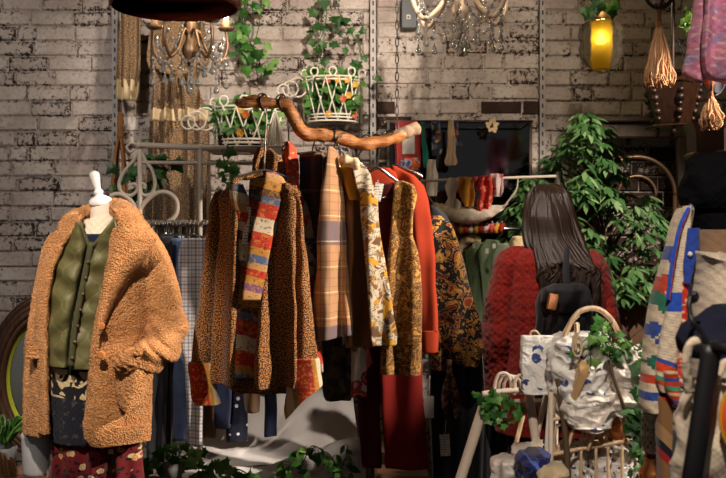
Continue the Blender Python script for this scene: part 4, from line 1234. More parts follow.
vine('ivy_sprig', 'short ivy sprig hanging from the scroll rack top bar', [[(222, 150), (226, 166), (234, 176), (234, 184)], [(230, 163), (232, 176)]], 4.2, 14, .05, seed=8, spread=.014)
vine('ivy_sprig', 'dark trailing ivy behind the heart scrolls of the rack', [[(128, 165), (134, 180), (126, 196)], [(150, 160), (166, 168), (165, 176)]], 4.4, 26, .06, mat='leaf_dark', seed=9, spread=.035)

# ---------------------------------------------------------------- two white cane wall baskets with plants
def basket(label, x0, x1, y0, y1, Y, seed, plabel, curl_left):
    t = thing('hanging_basket', label, 'basket', P((x0 + x1) / 2, y1, Y))
    w0, w1 = _x(x0, Y), _x(x1, Y); z0, z1 = _z(y1, Y), _z(y0, Y)
    D = .15; xc = (w0 + w1) / 2; hw = (w1 - w0) / 2
    def half(z, k, n=18, d=D): return [Vector((xc - k * hw * math.cos(PI * i / (n - 1)), Y + .07 - d * math.sin(PI * i / (n - 1)) ** .7, z)) for i in range(n)]
    mb = MB()
    for k, z in ((.86, z0), (.86, z0 + .018), (.88, z0 + .034)): mb.tube(half(z, k), .005, 7, 40)
    mb.tube([Vector((xc - hw * .86, Y + .07, z0)), Vector((xc + hw * .86, Y + .07, z0))], .006, 6)
    mb.build('base_band', M['white_wicker'], t)
    mb = MB()
    for k, z in ((1.0, z1), (1.0, z1 - .016)): mb.tube(half(z, k), .005, 7, 40)
    mb.tube([Vector((w0, Y + .07, z1)), Vector((w1, Y + .07, z1))], .006, 6)
    mb.build('rim_band', M['white_wicker'], t)
    mb = MB()
    n = 7
    top, bot = half(z1, 1, 2 * n + 1), half(z0, .86, 2 * n + 1)
    for i in range(0, 2 * n, 2):
        mb.tube([bot[i], top[i + 2]], .0038, 6); mb.tube([bot[i + 2], top[i] + Vector((0, -.006, 0))], .0038, 6)
    for q in (top[0], top[-1]): mb.tube([q, Vector((q.x * .98 + xc * .02, q.y, z0))], .006, 6)
    mb.build('lattice', M['white_wicker'], t)
    mb = MB()
    for i in range(1, 2 * n, 3):
        q = top[i]; mb = MB()
        mb.tube([q, q + Vector((-.015, 0, .02)), q + Vector((-.008, 0, .042)), q + Vector((.016, 0, .042)), q + Vector((.022, 0, .02)), q + Vector((.01, 0, .0))], .0045, 6, 20); mb.build('rim_loop', M['white_wicker'], t)
    sx = w0 if curl_left else w1
    for k in range(3):
        mb = MB(); cc = Vector((sx - .03 - .035 * k, Y - .02 * k, z1 - .05 - .01 * k)); rr = .05 - .01 * k
        mb.tube([cc + Vector((rr * math.cos(a), 0, rr * math.sin(a))) for a in [i * .5 for i in range(14)]], .004, 6, 40); mb.build('curl', M['white_wicker'], t)
    pt = thing('basket_plant', plabel, 'plant', (xc, Y, z0 + .02))
    rnd = random.Random(seed); fo = MB(); ff = MB(); fr = MB()
    for i in range(210):
        u, v = rnd.uniform(-.92, .92), rnd.random()
        p = Vector((xc + u * hw * (.8 + .2 * v), Y + .05 - rnd.random() * D * .8 * math.sqrt(max(0, 1 - u * u)), z0 + .03 + v * (z1 - z0) * .95))
        fo.leaf(p, Vector((rnd.uniform(-1, 1), rnd.uniform(-.9, 0), rnd.uniform(-.6, .9))), Vector((rnd.uniform(-.4, .4), -1, .5)), rnd.uniform(.04, .075), rnd.uniform(.025, .04), 'oval', rnd.random())
    for i in range(8):
        u = rnd.uniform(-.2, .95)
        p = Vector((xc + u * hw * .9, Y - D * .55 * math.sqrt(max(0, 1 - u * u)), z1 - rnd.choice([.02, .04, .1, .12, .2])))
        for k in range(6):
            a = k * 1.05
            (ff if i % 3 else fr).leaf(p, Vector((math.cos(a), -.3, math.sin(a))), Vector((0, -1, 0)), .021, .016, 'oval')
    fo.build('foliage', M['leaf_ivy'], pt); ff.build('blossoms', M['flower_y'], pt); fr.build('blossoms', M['flower_r'], pt)
    so = MB(); so.loft([(y1 - 12, x0 + 6, x1 - 6), (y1 - 2, x0 + 7, x1 - 7)], Y + .0, .12, n=24, nr=6); so.build('soil', M['soil'], pt)
basket('white cane lattice basket on the lit wall above the bent branch', 303, 362, 78, 122, 5.26, 21, 'green plant with yellow blossoms in the lattice basket above the branch', True)
basket('white cane lattice basket left of the branch end on the scroll rack top bar', 212, 279, 108, 148, 4.5, 22, 'leafy green plant filling the lattice basket on the scroll rack', True)
MB_SH = MB(); MB_SH.bbox(P(246, 150.5, 4.42), (.34, .36, .012), .003)
tag(MB_SH.build('rack_shelf', M['cream_iron'], smooth=False), 'narrow cream shelf under the left lattice basket', 'shelf')
# bare white curls hanging below the left basket
t = thing('white_fringe', 'cluster of thin white canes dangling between basket and patchwork jacket', 'decoration', P(274, 120, 4.3))
mb = MB(); rnd = random.Random(2)
for i in range(9):
    mb.tube([P(276, 112, 4.3), P(270 + i * 1.3, 128, 4.28 + rnd.uniform(-.02, .02)), P(266 + i * 2 + rnd.uniform(-1, 1), 146 + rnd.uniform(-2, 3), 4.28)], .004, 5, 14)
mb.build('canes', M['white_wicker'], t)

# ---------------------------------------------------------------- hanging lights
def tear(mb, p, L, r):
    mb.lathe(p, [(0, 0), (r * .12, -.05 * L), (r * .3, -.35 * L), (r * .75, -.62 * L), (r, -.8 * L), (r * .7, -.95 * L), (0, -L)], 8)
def bead_run(path, n, r=.008):
    mb = MB(); pp = smooth_path(path, n * 6 + 1)
    mb.tube(pp, [(.0012, r * .75, r, r, r * .75, .0012)[i % 6] for i in range(n * 6 + 1)], 7, smooth=False)
    return mb
def bead(mb, p, r): mb.lathe(p, [(0, r), (r * .75, r * .6), (r, 0), (r * .75, -r * .6), (0, -r)], 6)
def chandelier(label, c, cpx, arms, mat, seed, bulbs, sh=.085):
    t = thing('chandelier', label, 'chandelier', c)
    rnd = random.Random(seed)
    R = cpx
    mb = MB()
    mb.lathe(c, [(.0, -.06), (.014, -.05), (.02, -.03), (.034, -.005), (.036, .02), (.022, .05), (.016, .09), (.028, .12), (.018, .16), (.011, .24), (.011, .9)], 20)
    mb.build('column', mat, t)
    for k in range(arms):
        a = 2 * PI * (k + .35) / arms
        d = Vector((math.cos(a), math.sin(a), 0))
        mb = MB()
        mb.tube([c + Vector((0, 0, .07)), c + d * R * .22 + Vector((0, 0, .10)), c + d * R * .45 + Vector((0, 0, .015)), c + d * R * .78 + Vector((0, 0, -.035)), c + d * R * 1.0 + Vector((0, 0, .03)), c + d * R * .97 + Vector((0, 0, .11))], .0105 if sh > .06 else .0072, 8, 50)
        mb.build('arm', mat, t)
        e = c + d * R * .97 + Vector((0, 0, .11))
        mb = MB(); mb.lathe(e, [(0, 0), (.03, .004), (.042, .018), (.036, .018), (.02, .008), (0, .008)], 16); mb.build('candle_cup', mat, t)
        mb = MB(); mb.lathe(e, [(0, .01), (.016, .01), (.015, sh), (0, sh)], 12); mb.build('candle_sleeve', M['jute'] if mat is M['rust_iron'] else M['champagne'], t)
        mb = MB(); mb.lathe(e, [(0, sh), (.007, sh + .005), (.013, sh + .022), (.009, sh + .04), (0, sh + .058)], 10); mb.build('bulb', M['bulb'] if k in bulbs else M['jar_glass'], t)
        for j in range(3 if sh > .06 else 2):
            q = c + d * R * (.95 - .28 * j) + Vector((rnd.uniform(-.012, .012), 0, -.005 - .02 * (j % 2)))
            nb = 2 + rnd.randint(0, 2)
            st = bead_run([q, q - Vector((0, 0, .012 + .02 * nb))], nb); st.build('bead_string', M['crystal'], t)
            cm = MB(); tear(cm, q - Vector((0, 0, .012 + .02 * nb)), .058 * rnd.uniform(.8, 1.15), .0135); cm.build('crystal_drop', M['crystal'], t)
        # swags between the arms
        a2 = 2 * PI * (k + 1.35) / arms
        d2 = Vector((math.cos(a2), math.sin(a2), 0))
        st = bead_run([(c + d * R * .93).lerp(c + d2 * R * .93, u / 8) + Vector((0, 0, .09 - .15 * math.sin(PI * u / 8))) for u in range(9)], 12)
        st.build('bead_string', M['crystal'], t)
        if sh > .06 or k % 2: st = bead_run([(c + d * R * .6 + Vector((0, 0, .02))).lerp(c + Vector((0, 0, .34)), u / 8) + Vector((0, 0, -.06 * math.sin(PI * u / 8))) for u in range(9)], 14); st.build('bead_string', M['crystal'], t)
    for k in range(4):
        a = k * PI / 2 + .4
        q = c + Vector((.035 * math.cos(a), .035 * math.sin(a), -.03))
        st = bead_run([q, q - Vector((0, 0, .06))], 3)
        st.build('bead_string', M['crystal'], t)
        cm = MB(); tear(cm, q - Vector((0, 0, .06)), .06, .016); cm.build('crystal_drop', M['crystal'], t)
    cm = MB(); tear(cm, c - Vector((0, 0, .10)), .085, .021); cm.build('crystal_drop', M['crystal'], t)
    return t
chandelier('champagne chandelier with teardrop crystals hanging before the brick pier', P(460, 13, 4.2), .215, 6, M['champagne'], 3, (0, 1, 2, 3, 4, 5))
c2 = P(190, 53, 4.45)
chandelier('small bronze candle chandelier with crystals in front of the sepia dress', c2, .172, 5, M['rust_iron'], 5, (0, 1, 4), .05)
point('candle_glow', c2 + Vector((.17, -.1, .26)), 4)
# maroon leather shade cut by the top of the picture
t = thing('leather_shade', 'wide maroon leather lamp shade cut off by the top edge', 'lamp shade', P(175, 10, 3.3))
mb = MB(); c = P(175, 7, 3.3)
mb.lathe(c, [(.205, -.004), (.212, .004), (.206, .03), (.17, .13), (.14, .20), (.135, .20), (.165, .13), (.200, .03), (.205, -.004)], 48)
mb.build('shade', M['leather_red'], t)
mb = MB()
for k in range(8):
    a = 2 * PI * k / 8
    mb.tube([c + Vector((r * math.cos(a), r * math.sin(a), h)) for r, h in ((.216, .004), (.21, .03), (.174, .13), (.143, .20))], .004, 5, 12)
mb.build('seam', M['leather_tan'], t)
mb = MB(); mb.tube([c + Vector((0, 0, .2)), c + Vector((0, 0, .9))], .006, 6); mb.tube([c + Vector((-.14, 0, .2)), c + Vector((.14, 0, .2))], .005, 6); mb.build('cord', M['black_iron'], t)
# ================================================================ the branch and what hangs from it
YBR = lambda px: 3.52 + (px - 238) / 178 * .26
t = thing('branch_rail', 'bent varnished driftwood branch used as a clothes rail', 'branch', P(330, 137, YBR(330)))
bp = [(236, 101), (246, 103.5), (262, 103), (278, 103), (287, 106), (291, 114), (296, 124), (301, 131), (310, 135), (325, 135.5), (338, 137), (348, 141), (362, 144), (376, 143), (390, 139), (403, 134), (417, 128)]
mb = MB(); mb.tube([P(x, y, YBR(x)) for x, y in bp], [.011, .016, .019, .020, .022, .024, .023, .024, .024, .023, .022, .023, .024, .022, .021, .021, .020], 20, 150, disp=.009, dsc=22)
mb.build('wood', M['driftwood'], t)
mb = MB(); mb.tube([P(262, 100.5, YBR(262)), P(252, 98.5, YBR(250)), P(244, 98, YBR(240))], [.014, .011, .004], 12, 20, disp=.006, dsc=30); mb.build('side_twig', M['driftwood'], t)
mb = MB(); mb.tube([P(394, 137.2, YBR(394)), P(404, 133.2, YBR(404)), P(418, 127.2, YBR(418))], [.0215, .023, .0225], 16, 20, disp=.006, dsc=50); mb.build('bark_end', M['bark_grey'], t)
for px, py in ((262, 103), (281, 104), (336, 137)):
    mb = MB(); a = P(px, py, YBR(px))
    ringp = [a + Vector((.005 * math.sin(k), .0265 * math.cos(k * PI / 5), .0265 * math.sin(k * PI / 5))) for k in range(10)]
    mb.tube(ringp, .0045, 6, 24, closed=True); mb.build('binding', M['dark_wood'], t)
t = thing('hanging_chain', 'thin pale chain running up from the bark end of the branch', 'chain', P(397, 128, YBR(397)))
mb = MB()
zt0, zt1 = P(397, 132, YBR(397)).z, 3.38
n = int((zt1 - zt0) / .032)
for i in range(n):
    c = Vector((_x(397, YBR(397)), YBR(397), zt0 + .032 * (i + .5)))
    o = (i % 2) * PI / 2
    mb.tube([c + Vector((.006 * math.cos(k) * math.cos(o), .006 * math.cos(k) * math.sin(o), .018 * math.sin(k))) for k in [2 * PI * j / 8 for j in range(8)]], .0022, 5, 12, closed=True)
mb.build('links', M['gunmetal'], t)

def price_tag(label, px, py, Y, w, h, string_to=None, mat='tag_print', rz=0, ry=0):
    c = P(px, py, Y)
    t = thing('price_tag', label, 'tag', c)
    mb = MB(); mb.bbox(c, (w / F * Y, .0015, h / F * Y), .0006, rot=(0, ry, rz)); mb.build('card', M[mat], t, smooth=False)
    if string_to:
        mb = MB(); mb.tube([c + Vector((0, 0, h / F * Y / 2 - .004)), P(*string_to)], .0009, 5, 4); mb.build('string', M['paper_white'], t)
    return t

# ---- patchwork jacket
YJ = 3.50
hanger('jacket_hanger', 'dark wire hanger holding the patchwork jacket at the left of the branch', P(262, 102, YBR(262)) + Vector((0, 0, .03)), P(264, 170, YJ + .015), .11, M['gunmetal'], .25, .03)
mb = None
t = thing('patchwork_jacket', 'open brown jacket with colourful patchwork facing and striped cuffs on the branch', 'jacket', P(258, 390, YJ))
sp = M['speck_tan']
# left body panel and the sleeve outside it
MB().loft([(186, 228, 240), (196, 218, 247), (230, 219, 246), (270, 216, 243), (310, 214, 241), (350, 211, 239), (378, 210, 238), (384, 212, 238)], YJ - .02, .10, n=120, nr=110, e=.95, folds=[(8.5, .030, 2.4, .9), (17, .007, 1, 2)], grow=(.6, 1.2), na=.012, ns=9).build('front_panel', sp, t)
MB().loft([(192, 216, 226), (206, 210, 224), (240, 206, 222), (290, 200, 220), (330, 194, 216), (362, 190, 212), (368, 190, 211)], YJ + .02, .075, n=90, nr=90, e=.75, folds=[(12, .012, 1, 2)], na=.014, ns=9).build('sleeve', sp, t)
MB().loft([(362, 189, 213), (366, 188, 214), (398, 184 + 8, 219), (404, 196, 221)], YJ + .015, .085, n=70, nr=40, e=.75, na=.008, ns=12).build('cuff', M['cuff_band'], t)
# facing of the left front edge (pale patchwork) and the collar folds
MB().loft([(184, 230, 243), (196, 230, 249), (220, 234, 251), (246, 237, 251), (262, 240, 250)], YJ - .075, .02, n=60, nr=50, e=.7, na=.01, ns=12).build('facing', M['patchwork_pale'], t)
# inner lining seen down the middle
MB().loft([(178, 250, 282), (196, 248, 282), (240, 242, 276), (290, 239, 268), (340, 233, 262), (373, 230, 258), (378, 231, 257)], YJ - .050, .03, n=90, nr=110, e=.6, folds=[(6, .008, 1, 2)], na=.012, ns=9).build('lining', M['patchwork'], t)
# turned facing on the viewer's right of the opening
MB().loft([(172, 266, 275), (178, 265, 284), (196, 260, 284), (225, 254, 274), (262, 247, 268), (300, 243, 262)], YJ - .082, .022, n=60, nr=70, e=.7, na=.010, ns=10, skew=.015).build('facing', M['patchwork'], t)
# right body panel with deep folds
MB().loft([(184, 278, 290), (200, 274, 296), (240, 267, 296), (290, 262, 296), (340, 257, 297), (376, 254, 298), (386, 258, 296)], YJ - .03, .12, n=130, nr=120, e=.95, folds=[(6.5, .042, 1.2, -.5), (16, .007, 1, 2)], grow=(.5, 1.15), na=.012, ns=9).build('front_panel', sp, t)
MB().loft([(372, 236, 292), (384, 226, 300), (393, 236, 296)], YJ + .03, .05, n=100, nr=20, e=.6, folds=[(8, .012, 1, 2)]).build('back_panel', sp, t)
# right sleeve
MB().loft([(186, 288, 298), (204, 290, 302), (240, 291, 305), (290, 291, 311), (330, 290, 315), (362, 288, 319), (366, 287, 319)], YJ + .0, .075, n=90, nr=100, e=.75, folds=[(13, .013, 2.2, 1)], na=.014, ns=9).build('sleeve', sp, t)
MB().loft([(358, 291, 319), (362, 290, 320), (392, 285, 322), (398, 284, 322), (405, 286, 312)], YJ - .005, .09, n=70, nr=40, e=.75, na=.008, ns=12, disp=lambda q, x, y, v: Vector((0, 0, .05 * x * v))).build('cuff', M['cuff_band'], t)
# tied collar ends
mb = MB()
mb.tube([P(283, 184, YJ - .06), P(288, 190, YJ - .075), P(294, 194, YJ - .07), P(300, 192, YJ - .05)], [.012, .018, .014, .006], 12, 24, disp=.012, dsc=40)
mb.build('collar_tie', M['speck_tan'], t); mb = MB()
mb.tube([P(232, 184, YJ - .02), P(240, 178, YJ + .0), P(252, 176, YJ + .02), P(262, 172, YJ + .02)], [.007, .010, .010, .007], 12, 24, disp=.008, dsc=40)
mb.build('collar', M['speck_tan'], t)
mb = MB(); mb.loft([(148, 258, 270), (158, 253, 282), (176, 252, 286), (188, 250, 284)], YJ + .06, .05, n=60, nr=30, e=.8, folds=[(14, .012, 0, 2)]); mb.build('back_collar', M['speck_tan'], t)
price_tag('white hang tag with a printed strip on the patchwork jacket front', 246.5, 226, YJ - .085, 5.4, 38, (240, 196, YJ - .06), ry=.12)

# ---- coral-topped floral dress behind
YD = 3.60
hanger('dress_hanger', 'silver hanger holding the coral topped floral dress', P(281, 103, YBR(281)) + Vector((0, 0, .03)), P(289, 142, YD), .05, M['chrome'], 1.2, .02)
t = thing('floral_dress', 'grey and blue floral dress with a coral red top beside the patchwork jacket', 'dress', P(300, 398, YD))
MB().loft([(142, 284, 290), (148, 281, 296), (165, 281, 299), (184, 281, 299), (204, 282, 300)], YD, .05, n=70, nr=50, e=.7, folds=[(20, .012, 0, 1)], na=.008, ns=14).build('bodice', M['coral'], t)
MB().loft([(160, 281, 286), (190, 281, 300), (205, 282, 308), (240, 288, 315), (290, 296, 319), (340, 300, 322), (372, 302, 324)], YD + .015, .06, n=70, nr=80, e=.7, folds=[(14, .012, 1, 2)], na=.008, ns=9).build('skirt_panel', M['coral_dress'], t)

# ---- plaids
YP = 3.67
hanger('trouser_hanger', 'silver hanger with pale clips holding the navy plaid skirt', P(313, 134, YBR(313)) + Vector((0, 0, .03)), P(312, 152, YP), .09, M['gunmetal'], .1, .012)
tag(MB().loft([(153, 300, 330), (160, 299, 333), (220, 300, 334), (290, 303, 332), (345, 306, 330), (351, 308, 328)], YP, .05, n=120, nr=80, e=.6, folds=[(13, .012, 0, 1.5)], na=.01, ns=9).build('navy_plaid_skirt', M['plaid_navy']),
    'dark navy and brown plaid skirt behind the tan plaid dress', 'skirt')
YT2 = 3.57
hanger('plaid_hanger', 'silver hanger holding the tan plaid dress on the branch', P(335, 136, YBR(335)) + Vector((0, 0, .03)), P(332, 154, YT2 + .02), .05, M['chrome'], 1.0, .02)
tag(MB().loft([(148, 329, 335), (156, 327, 339), (185, 323, 342), (220, 319, 345), (260, 317, 347), (300, 314, 350), (335, 312, 353), (341, 313, 353)], YT2, .07, n=150, nr=100, e=.8, skew=.05, folds=[(11, .026, .5, .7), (21, .006, 0, 1)], grow=(.5, 1.2), na=.012, ns=9, disp=lambda q, x, y, v: Vector((0, 0, .022 * (x + 1) * .5 * v))).build('tan_plaid_dress', M['plaid_tan']),
    'tan and grey plaid dress hanging in soft pleats from the branch', 'dress')
# ---- brown velvet coat with mustard collar, blotched dress below
YE = 3.68
hanger('coat_hanger', 'silver hanger holding the brown velvet coat', P(325, 135, YBR(325)) + Vector((0, 0, .03)), P(346, 160, YE), .05, M['chrome'], .9, .03)
t = thing('velvet_coat', 'dark brown velvet coat with a mustard collar right of the tan plaid dress', 'coat', P(356, 345, YE))
MB().loft([(166, 339, 352), (178, 338, 358), (220, 341, 362), (280, 343, 367), (340, 345, 373), (347, 346, 373)], YE - .02, .06, n=100, nr=90, e=.65, folds=[(11, .014, 1, 1)], na=.012, ns=9).build('body', M['brown_coat'], t)
MB().loft([(160, 338, 346), (168, 339, 352), (184, 344, 357), (200, 350, 360)], YE - .055, .03, n=50, nr=30, e=.8, na=.008, ns=12).build('collar', M['mustard'], t)
YF2 = 3.76
tag(MB().loft([(330, 316, 352), (345, 316, 352), (380, 322, 351), (396, 324, 352), (400, 326, 350)], YF2, .05, n=100, nr=50, e=.6, folds=[(12, .016, 0, 1)], na=.012, ns=9).build('blotched_dress', M['camo']),
    'dark olive blotched dress hem below the tan plaid dress', 'dress')
tag(MB().loft([(330, 352, 366), (350, 351, 366), (380, 350.5, 367), (397, 350, 367)], YF2 - .03, .03, n=60, nr=50, e=.6, folds=[(13, .008, 0, 1)], na=.008, ns=9).build('rose_blouse', M['floral_white']),
    'narrow white blouse edge with crimson roses under the brown velvet coat', 'blouse')
# ---- cream floral
YG = 3.67
hanger('floral_hanger', 'silver hanger holding the cream floral jacket', P(366, 143, YBR(366)) + Vector((0, 0, .03)), P(356, 160, YG + .02), .05, M['chrome'], .6, .03)
YG = 3.64
t = thing('floral_jacket', 'cream jacket with brown and yellow roses left of the brocade vest', 'jacket', P(380, 345, YG))
MB().loft([(164, 349, 362), (172, 353, 370), (200, 359, 378), (240, 363, 382), (290, 368, 390), (335, 371, 397), (345, 372, 397)], YG - .03, .06, skew=.025, n=90, nr=100, e=.7, folds=[(12, .014, 2.4, .6)], na=.012, ns=9).build('sleeve_side', M['floral_cream'], t)
mb = MB(); mb.tube([P(340, 163, YG - .06), P(346, 161, YG - .075), P(354, 163, YG - .075), P(358, 168, YG - .06)], [.010, .020, .018, .010], 14, 30, disp=.016, dsc=40); mb.build('ruffle_collar', M['lace_cream'], t)
# ---- orange coat with the maroon lining, brocade vest on a silver hanger
YO = 3.84
hanger('broad_hanger', 'broad chrome hanger holding the brocade vest under the branch end', P(376, 143, YBR(376)) + Vector((0, 0, .03)), P(377, 168, 3.72), .095, M['chrome'], 0, .06, thick=.0042, bar=.05)
hanger('coat_hanger', 'chrome hanger holding the burnt orange coat', P(390, 139, YBR(390)) + Vector((0, 0, .03)), P(396, 166, YO), .10, M['chrome'], 0, .035, thick=.004)
t = thing('orange_coat', 'burnt orange coat with dark maroon lining hanging behind the brocade vest', 'coat', P(405, 350, YO))
MB().loft([(180, 366, 400), (200, 366, 400), (260, 371, 402), (330, 374, 400), (348, 380, 400)], YO + .04, .04, n=90, nr=70, e=.6, folds=[(8, .010, 1, 1)]).build('lining', M['maroon'], t)
MB().loft([(168, 365, 390), (173, 363, 396), (183, 362, 398), (188, 366, 396)], YO - .04, .05, n=70, nr=30, e=.7, na=.01).build('collar', M['orange'], t)
MB().loft([(167, 390, 396), (175, 388, 414), (186, 396, 424), (200, 406, 429), (240, 412, 434), (290, 416, 436), (330, 419, 438), (331, 419, 438)], YO - .02, .08, n=90, nr=110, e=.75, folds=[(9, .009, 0, 1)], na=.01, ns=9).build('sleeve', M['orange'], t)
MB().loft([(330, 419.5, 438.5), (334, 419, 438.5), (350, 420, 438), (352, 421, 437)], YO - .022, .088, n=70, nr=20, e=.75).build('cuff', M['orange'], t)
YV2 = 3.72
t = thing('brocade_vest', 'long mustard brown brocade vest on a broad chrome hanger', 'vest', P(400, 374, YV2))
MB().loft([(181, 396, 404), (185, 393, 414), (196, 393, 417), (214, 392, 413), (236, 390, 412), (252, 388, 417), (270, 387, 421), (320, 384, 422), (368, 380, 421), (374, 381, 421)], YV2 - .03, .07, n=120, nr=130, e=.8, folds=[(8, .018, .8, .5), (15, .004, 1, 1)], na=.010, ns=9).build('front_panel', M['brocade'], t)
MB().loft([(183, 375, 396), (200, 376, 394), (260, 378, 392), (330, 379, 392), (370, 381, 392)], YV2 + .02, .03, n=60, nr=60, e=.7, folds=[(8, .008, 0, 1)]).build('lining', M['maroon'], t)
price_tag('white double hang tag inside the maroon lining beside the brocade vest', 378, 192, YV2 - .06, 8.5, 18, (378, 180, YV2 - .01), ry=.2)
# ---- red trousers
YQ = 3.87
t = thing('red_trousers', 'long dark red trousers hanging below the brocade vest', 'trousers', P(392, 468, YQ))
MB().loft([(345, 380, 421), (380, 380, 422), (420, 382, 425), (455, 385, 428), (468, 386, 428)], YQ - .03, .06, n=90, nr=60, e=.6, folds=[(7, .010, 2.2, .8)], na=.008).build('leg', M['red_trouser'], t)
MB().loft([(340, 357, 384), (380, 357, 382), (420, 358, 380), (462, 362, 382), (467, 363, 382)], YQ + .03, .06, n=80, nr=60, e=.6, folds=[(8, .010, 0, .8)], na=.008).build('leg', M['red_trouser_shaded'], t)
MB().loft([(455, 385, 428), (459, 384.5, 428.5), (468, 385.5, 428.5)], YQ - .032, .066, n=90, nr=12, e=.6, folds=[(7, .010, 3.0, 0)], na=.008).build('hem', M['red_trouser'], t)
# ---- black and gold jacket further back on its own rail
YX = 4.0
t = thing('gold_rose_jacket', 'black jacket with gold and red roses behind the orange coat', 'jacket', P(452, 370, YX))
MB().loft([(216, 427, 441), (224, 426, 452), (240, 427, 458), (270, 428, 466), (300, 430, 474), (330, 434, 482), (348, 440, 483), (360, 452, 480), (367, 462, 476)], YX, .09, n=110, nr=110, e=.75, folds=[(9, .018, 2, 1)], na=.014, ns=9).build('sleeve', M['gold_black'], t)
MB().loft([(230, 424, 440), (300, 426, 446), (350, 428, 452), (366, 430, 455), (370, 432, 452)], YX + .03, .07, n=90, nr=80, e=.7, folds=[(11, .014, 2, 1)], na=.012, ns=9).build('body', M['gold_black'], t)
MB().loft([(207, 428, 437), (214, 426, 446), (226, 428, 452)], YX + .02, .08, n=50, nr=24, e=.8).build('collar', M['black_cloth'], t)
t2 = thing('satin_bow', 'bronze satin bow ends dangling below the black gold jacket', 'bow', P(449, 418, YX - .06))
mb = MB(); mb.loft([(360, 446, 452), (368, 447, 451.5), (373, 446, 452.5)], YX - .06, .03, n=24, nr=12, na=.008); mb.build('knot', M['bronze_satin'], t2)
mb = MB(); mb.loft([(371, 447.5, 450.5), (385, 443, 450), (400, 441, 448.5), (409, 442, 447), (414, 444, 446)], YX - .065, .02, n=50, nr=40, folds=[(30, .010, 0, 2)], na=.01, ns=20); mb.build('ribbon_end', M['bronze_satin'], t2)
mb = MB(); mb.loft([(371, 448.5, 451.5), (385, 450, 457), (400, 451, 460), (410, 453, 459), (418, 454, 456)], YX - .06, .02, n=50, nr=40, folds=[(30, .010, 1, 2)], na=.01, ns=20); mb.build('ribbon_end', M['bronze_satin'], t2)
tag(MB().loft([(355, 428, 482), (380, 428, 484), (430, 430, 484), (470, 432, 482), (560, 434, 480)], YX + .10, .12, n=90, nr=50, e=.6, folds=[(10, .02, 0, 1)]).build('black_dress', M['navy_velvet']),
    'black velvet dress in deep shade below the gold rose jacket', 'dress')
price_tag('blank white swing tag left of the bronze satin bow', 429, 407, YX - .04, 10, 22, (430, 376, YX), 'paper_white')
price_tag('printed white swing tag hanging below the bronze satin bow', 445, 445, YX - .02, 10, 22, (446, 420, YX), ry=-.06)
# rail that carries the back garments
t = thing('back_rail', 'thin grey steel clothes rail behind the orange coat and green coats', 'rail', (_x(470, 4.7), 4.7, 0))
YRA = 4.7
mb = MB(); mb.tube([P(415, 229, YRA), P(560, 229, YRA)], .010, 8); mb.build('hanging_bar', M['chrome'], t)
mb = MB(); mb.tube([P(421, 181, YRA), P(560, 176, YRA)], .007, 8); mb.build('top_bar', M['cream_iron'], t)
for px in (416, 558):
    mb = MB(); mb.tube([P(px, 172, YRA), (_x(px, YRA), YRA, .02)], .011, 8); mb.build('upright', M['gunmetal'], t)
    mb = MB(); mb.tube([(_x(px, YRA), YRA - .2, .015), (_x(px, YRA), YRA + .2, .015)], .013, 8); mb.build('foot', M['gunmetal'], t)
# ================================================================ back rail: scarves, sling, coats
YRA = 4.7
scarves = [('white_scarf', 'white knotted scarf on the top bar of the back rail, leftmost', 'white_scarf', [(178, 448, 459), (186, 446, 458), (198, 449, 456), (203, 447, 462), (212, 444, 459)]),
           ('yellow_scarf', 'mustard yellow scarf on the back rail left of the red scarf', 'yellow_scarf', [(177, 458, 473), (190, 459, 474), (200, 462, 474), (206, 464, 474)]),
           ('red_scarf', 'red and orange knotted scarf on the back rail top bar', 'red_scarf', [(176, 473, 491), (186, 475, 492), (195, 480, 490), (200, 476, 492), (208, 477, 488), (214, 480, 487)]),
           ('pink_scarf', 'pale pink flowered scarf on the back rail next to the green leaves', 'pink_scarf', [(174, 490, 504), (182, 491, 503), (192, 490, 503), (197, 492, 500)])]
for i, (nm, lb, mt, rows) in enumerate(scarves):
    tag(MB().loft(rows, YRA - .02, .05, n=70, nr=44, e=.7, folds=[(26, .016, i, 2)], na=.02, ns=16).build(nm, M[mt]), lb, 'scarf')
mb = MB()
vs, fs = [], []
nu, nv = 50, 14
for j in range(nv):
    for i in range(nu):
        u, v = i / (nu - 1), j / (nv - 1)
        top = P(433 + 72 * u, 203 + 2 * u + 3 * math.sin(PI * u), YRA + .10)
        bz = P(431 + 74 * u, 205 + 19 * math.sin(PI * min(1, u * 1.02)) ** .6, YRA - .06)
        a = v * PI
        p = top.lerp(bz, (1 - math.cos(a)) / 2) + Vector((0, -.12 * math.sin(a), 0)) + Vector((0, .01 * noise.noise(Vector((u * 12, v * 5, 0))), .008 * noise.noise(Vector((u * 12, v * 5, 4)))))
        vs.append(p)
for j in range(nv - 1):
    for i in range(nu - 1):
        fs.append((j * nu + i, (j + 1) * nu + i, (j + 1) * nu + i + 1, j * nu + i + 1))
mb.add(vs, fs)
t = thing('cloth_sling', 'cream cloth sling shelf slung below the bright scarves', 'sling', P(468, 220, YRA))
mb.build('cloth', M['cream_knit'], t)
mb = MB(); mb.tube([P(433, 203, YRA), P(425, 190, YRA), P(424, 181, YRA)], .004, 6, 14); mb.build('cord', M['cream_iron'], t); mb = MB(); mb.tube([P(505, 205, YRA), P(516, 190, YRA), P(518, 178, YRA)], .004, 6, 14); mb.build('cord', M['cream_iron'], t)
mb = MB(); mb.tube([P(462, 214, YRA - .1), P(462, 229, YRA)], .006, 6, smooth=False); mb.build('peg', M['paper_white'], t)
cols = ['red_scarf', 'mustard', 'orange', 'yellow_scarf', 'red_scarf', 'white_scarf', 'mustard', 'orange', 'tiedye', 'red_scarf', 'yellow_scarf', 'orange']
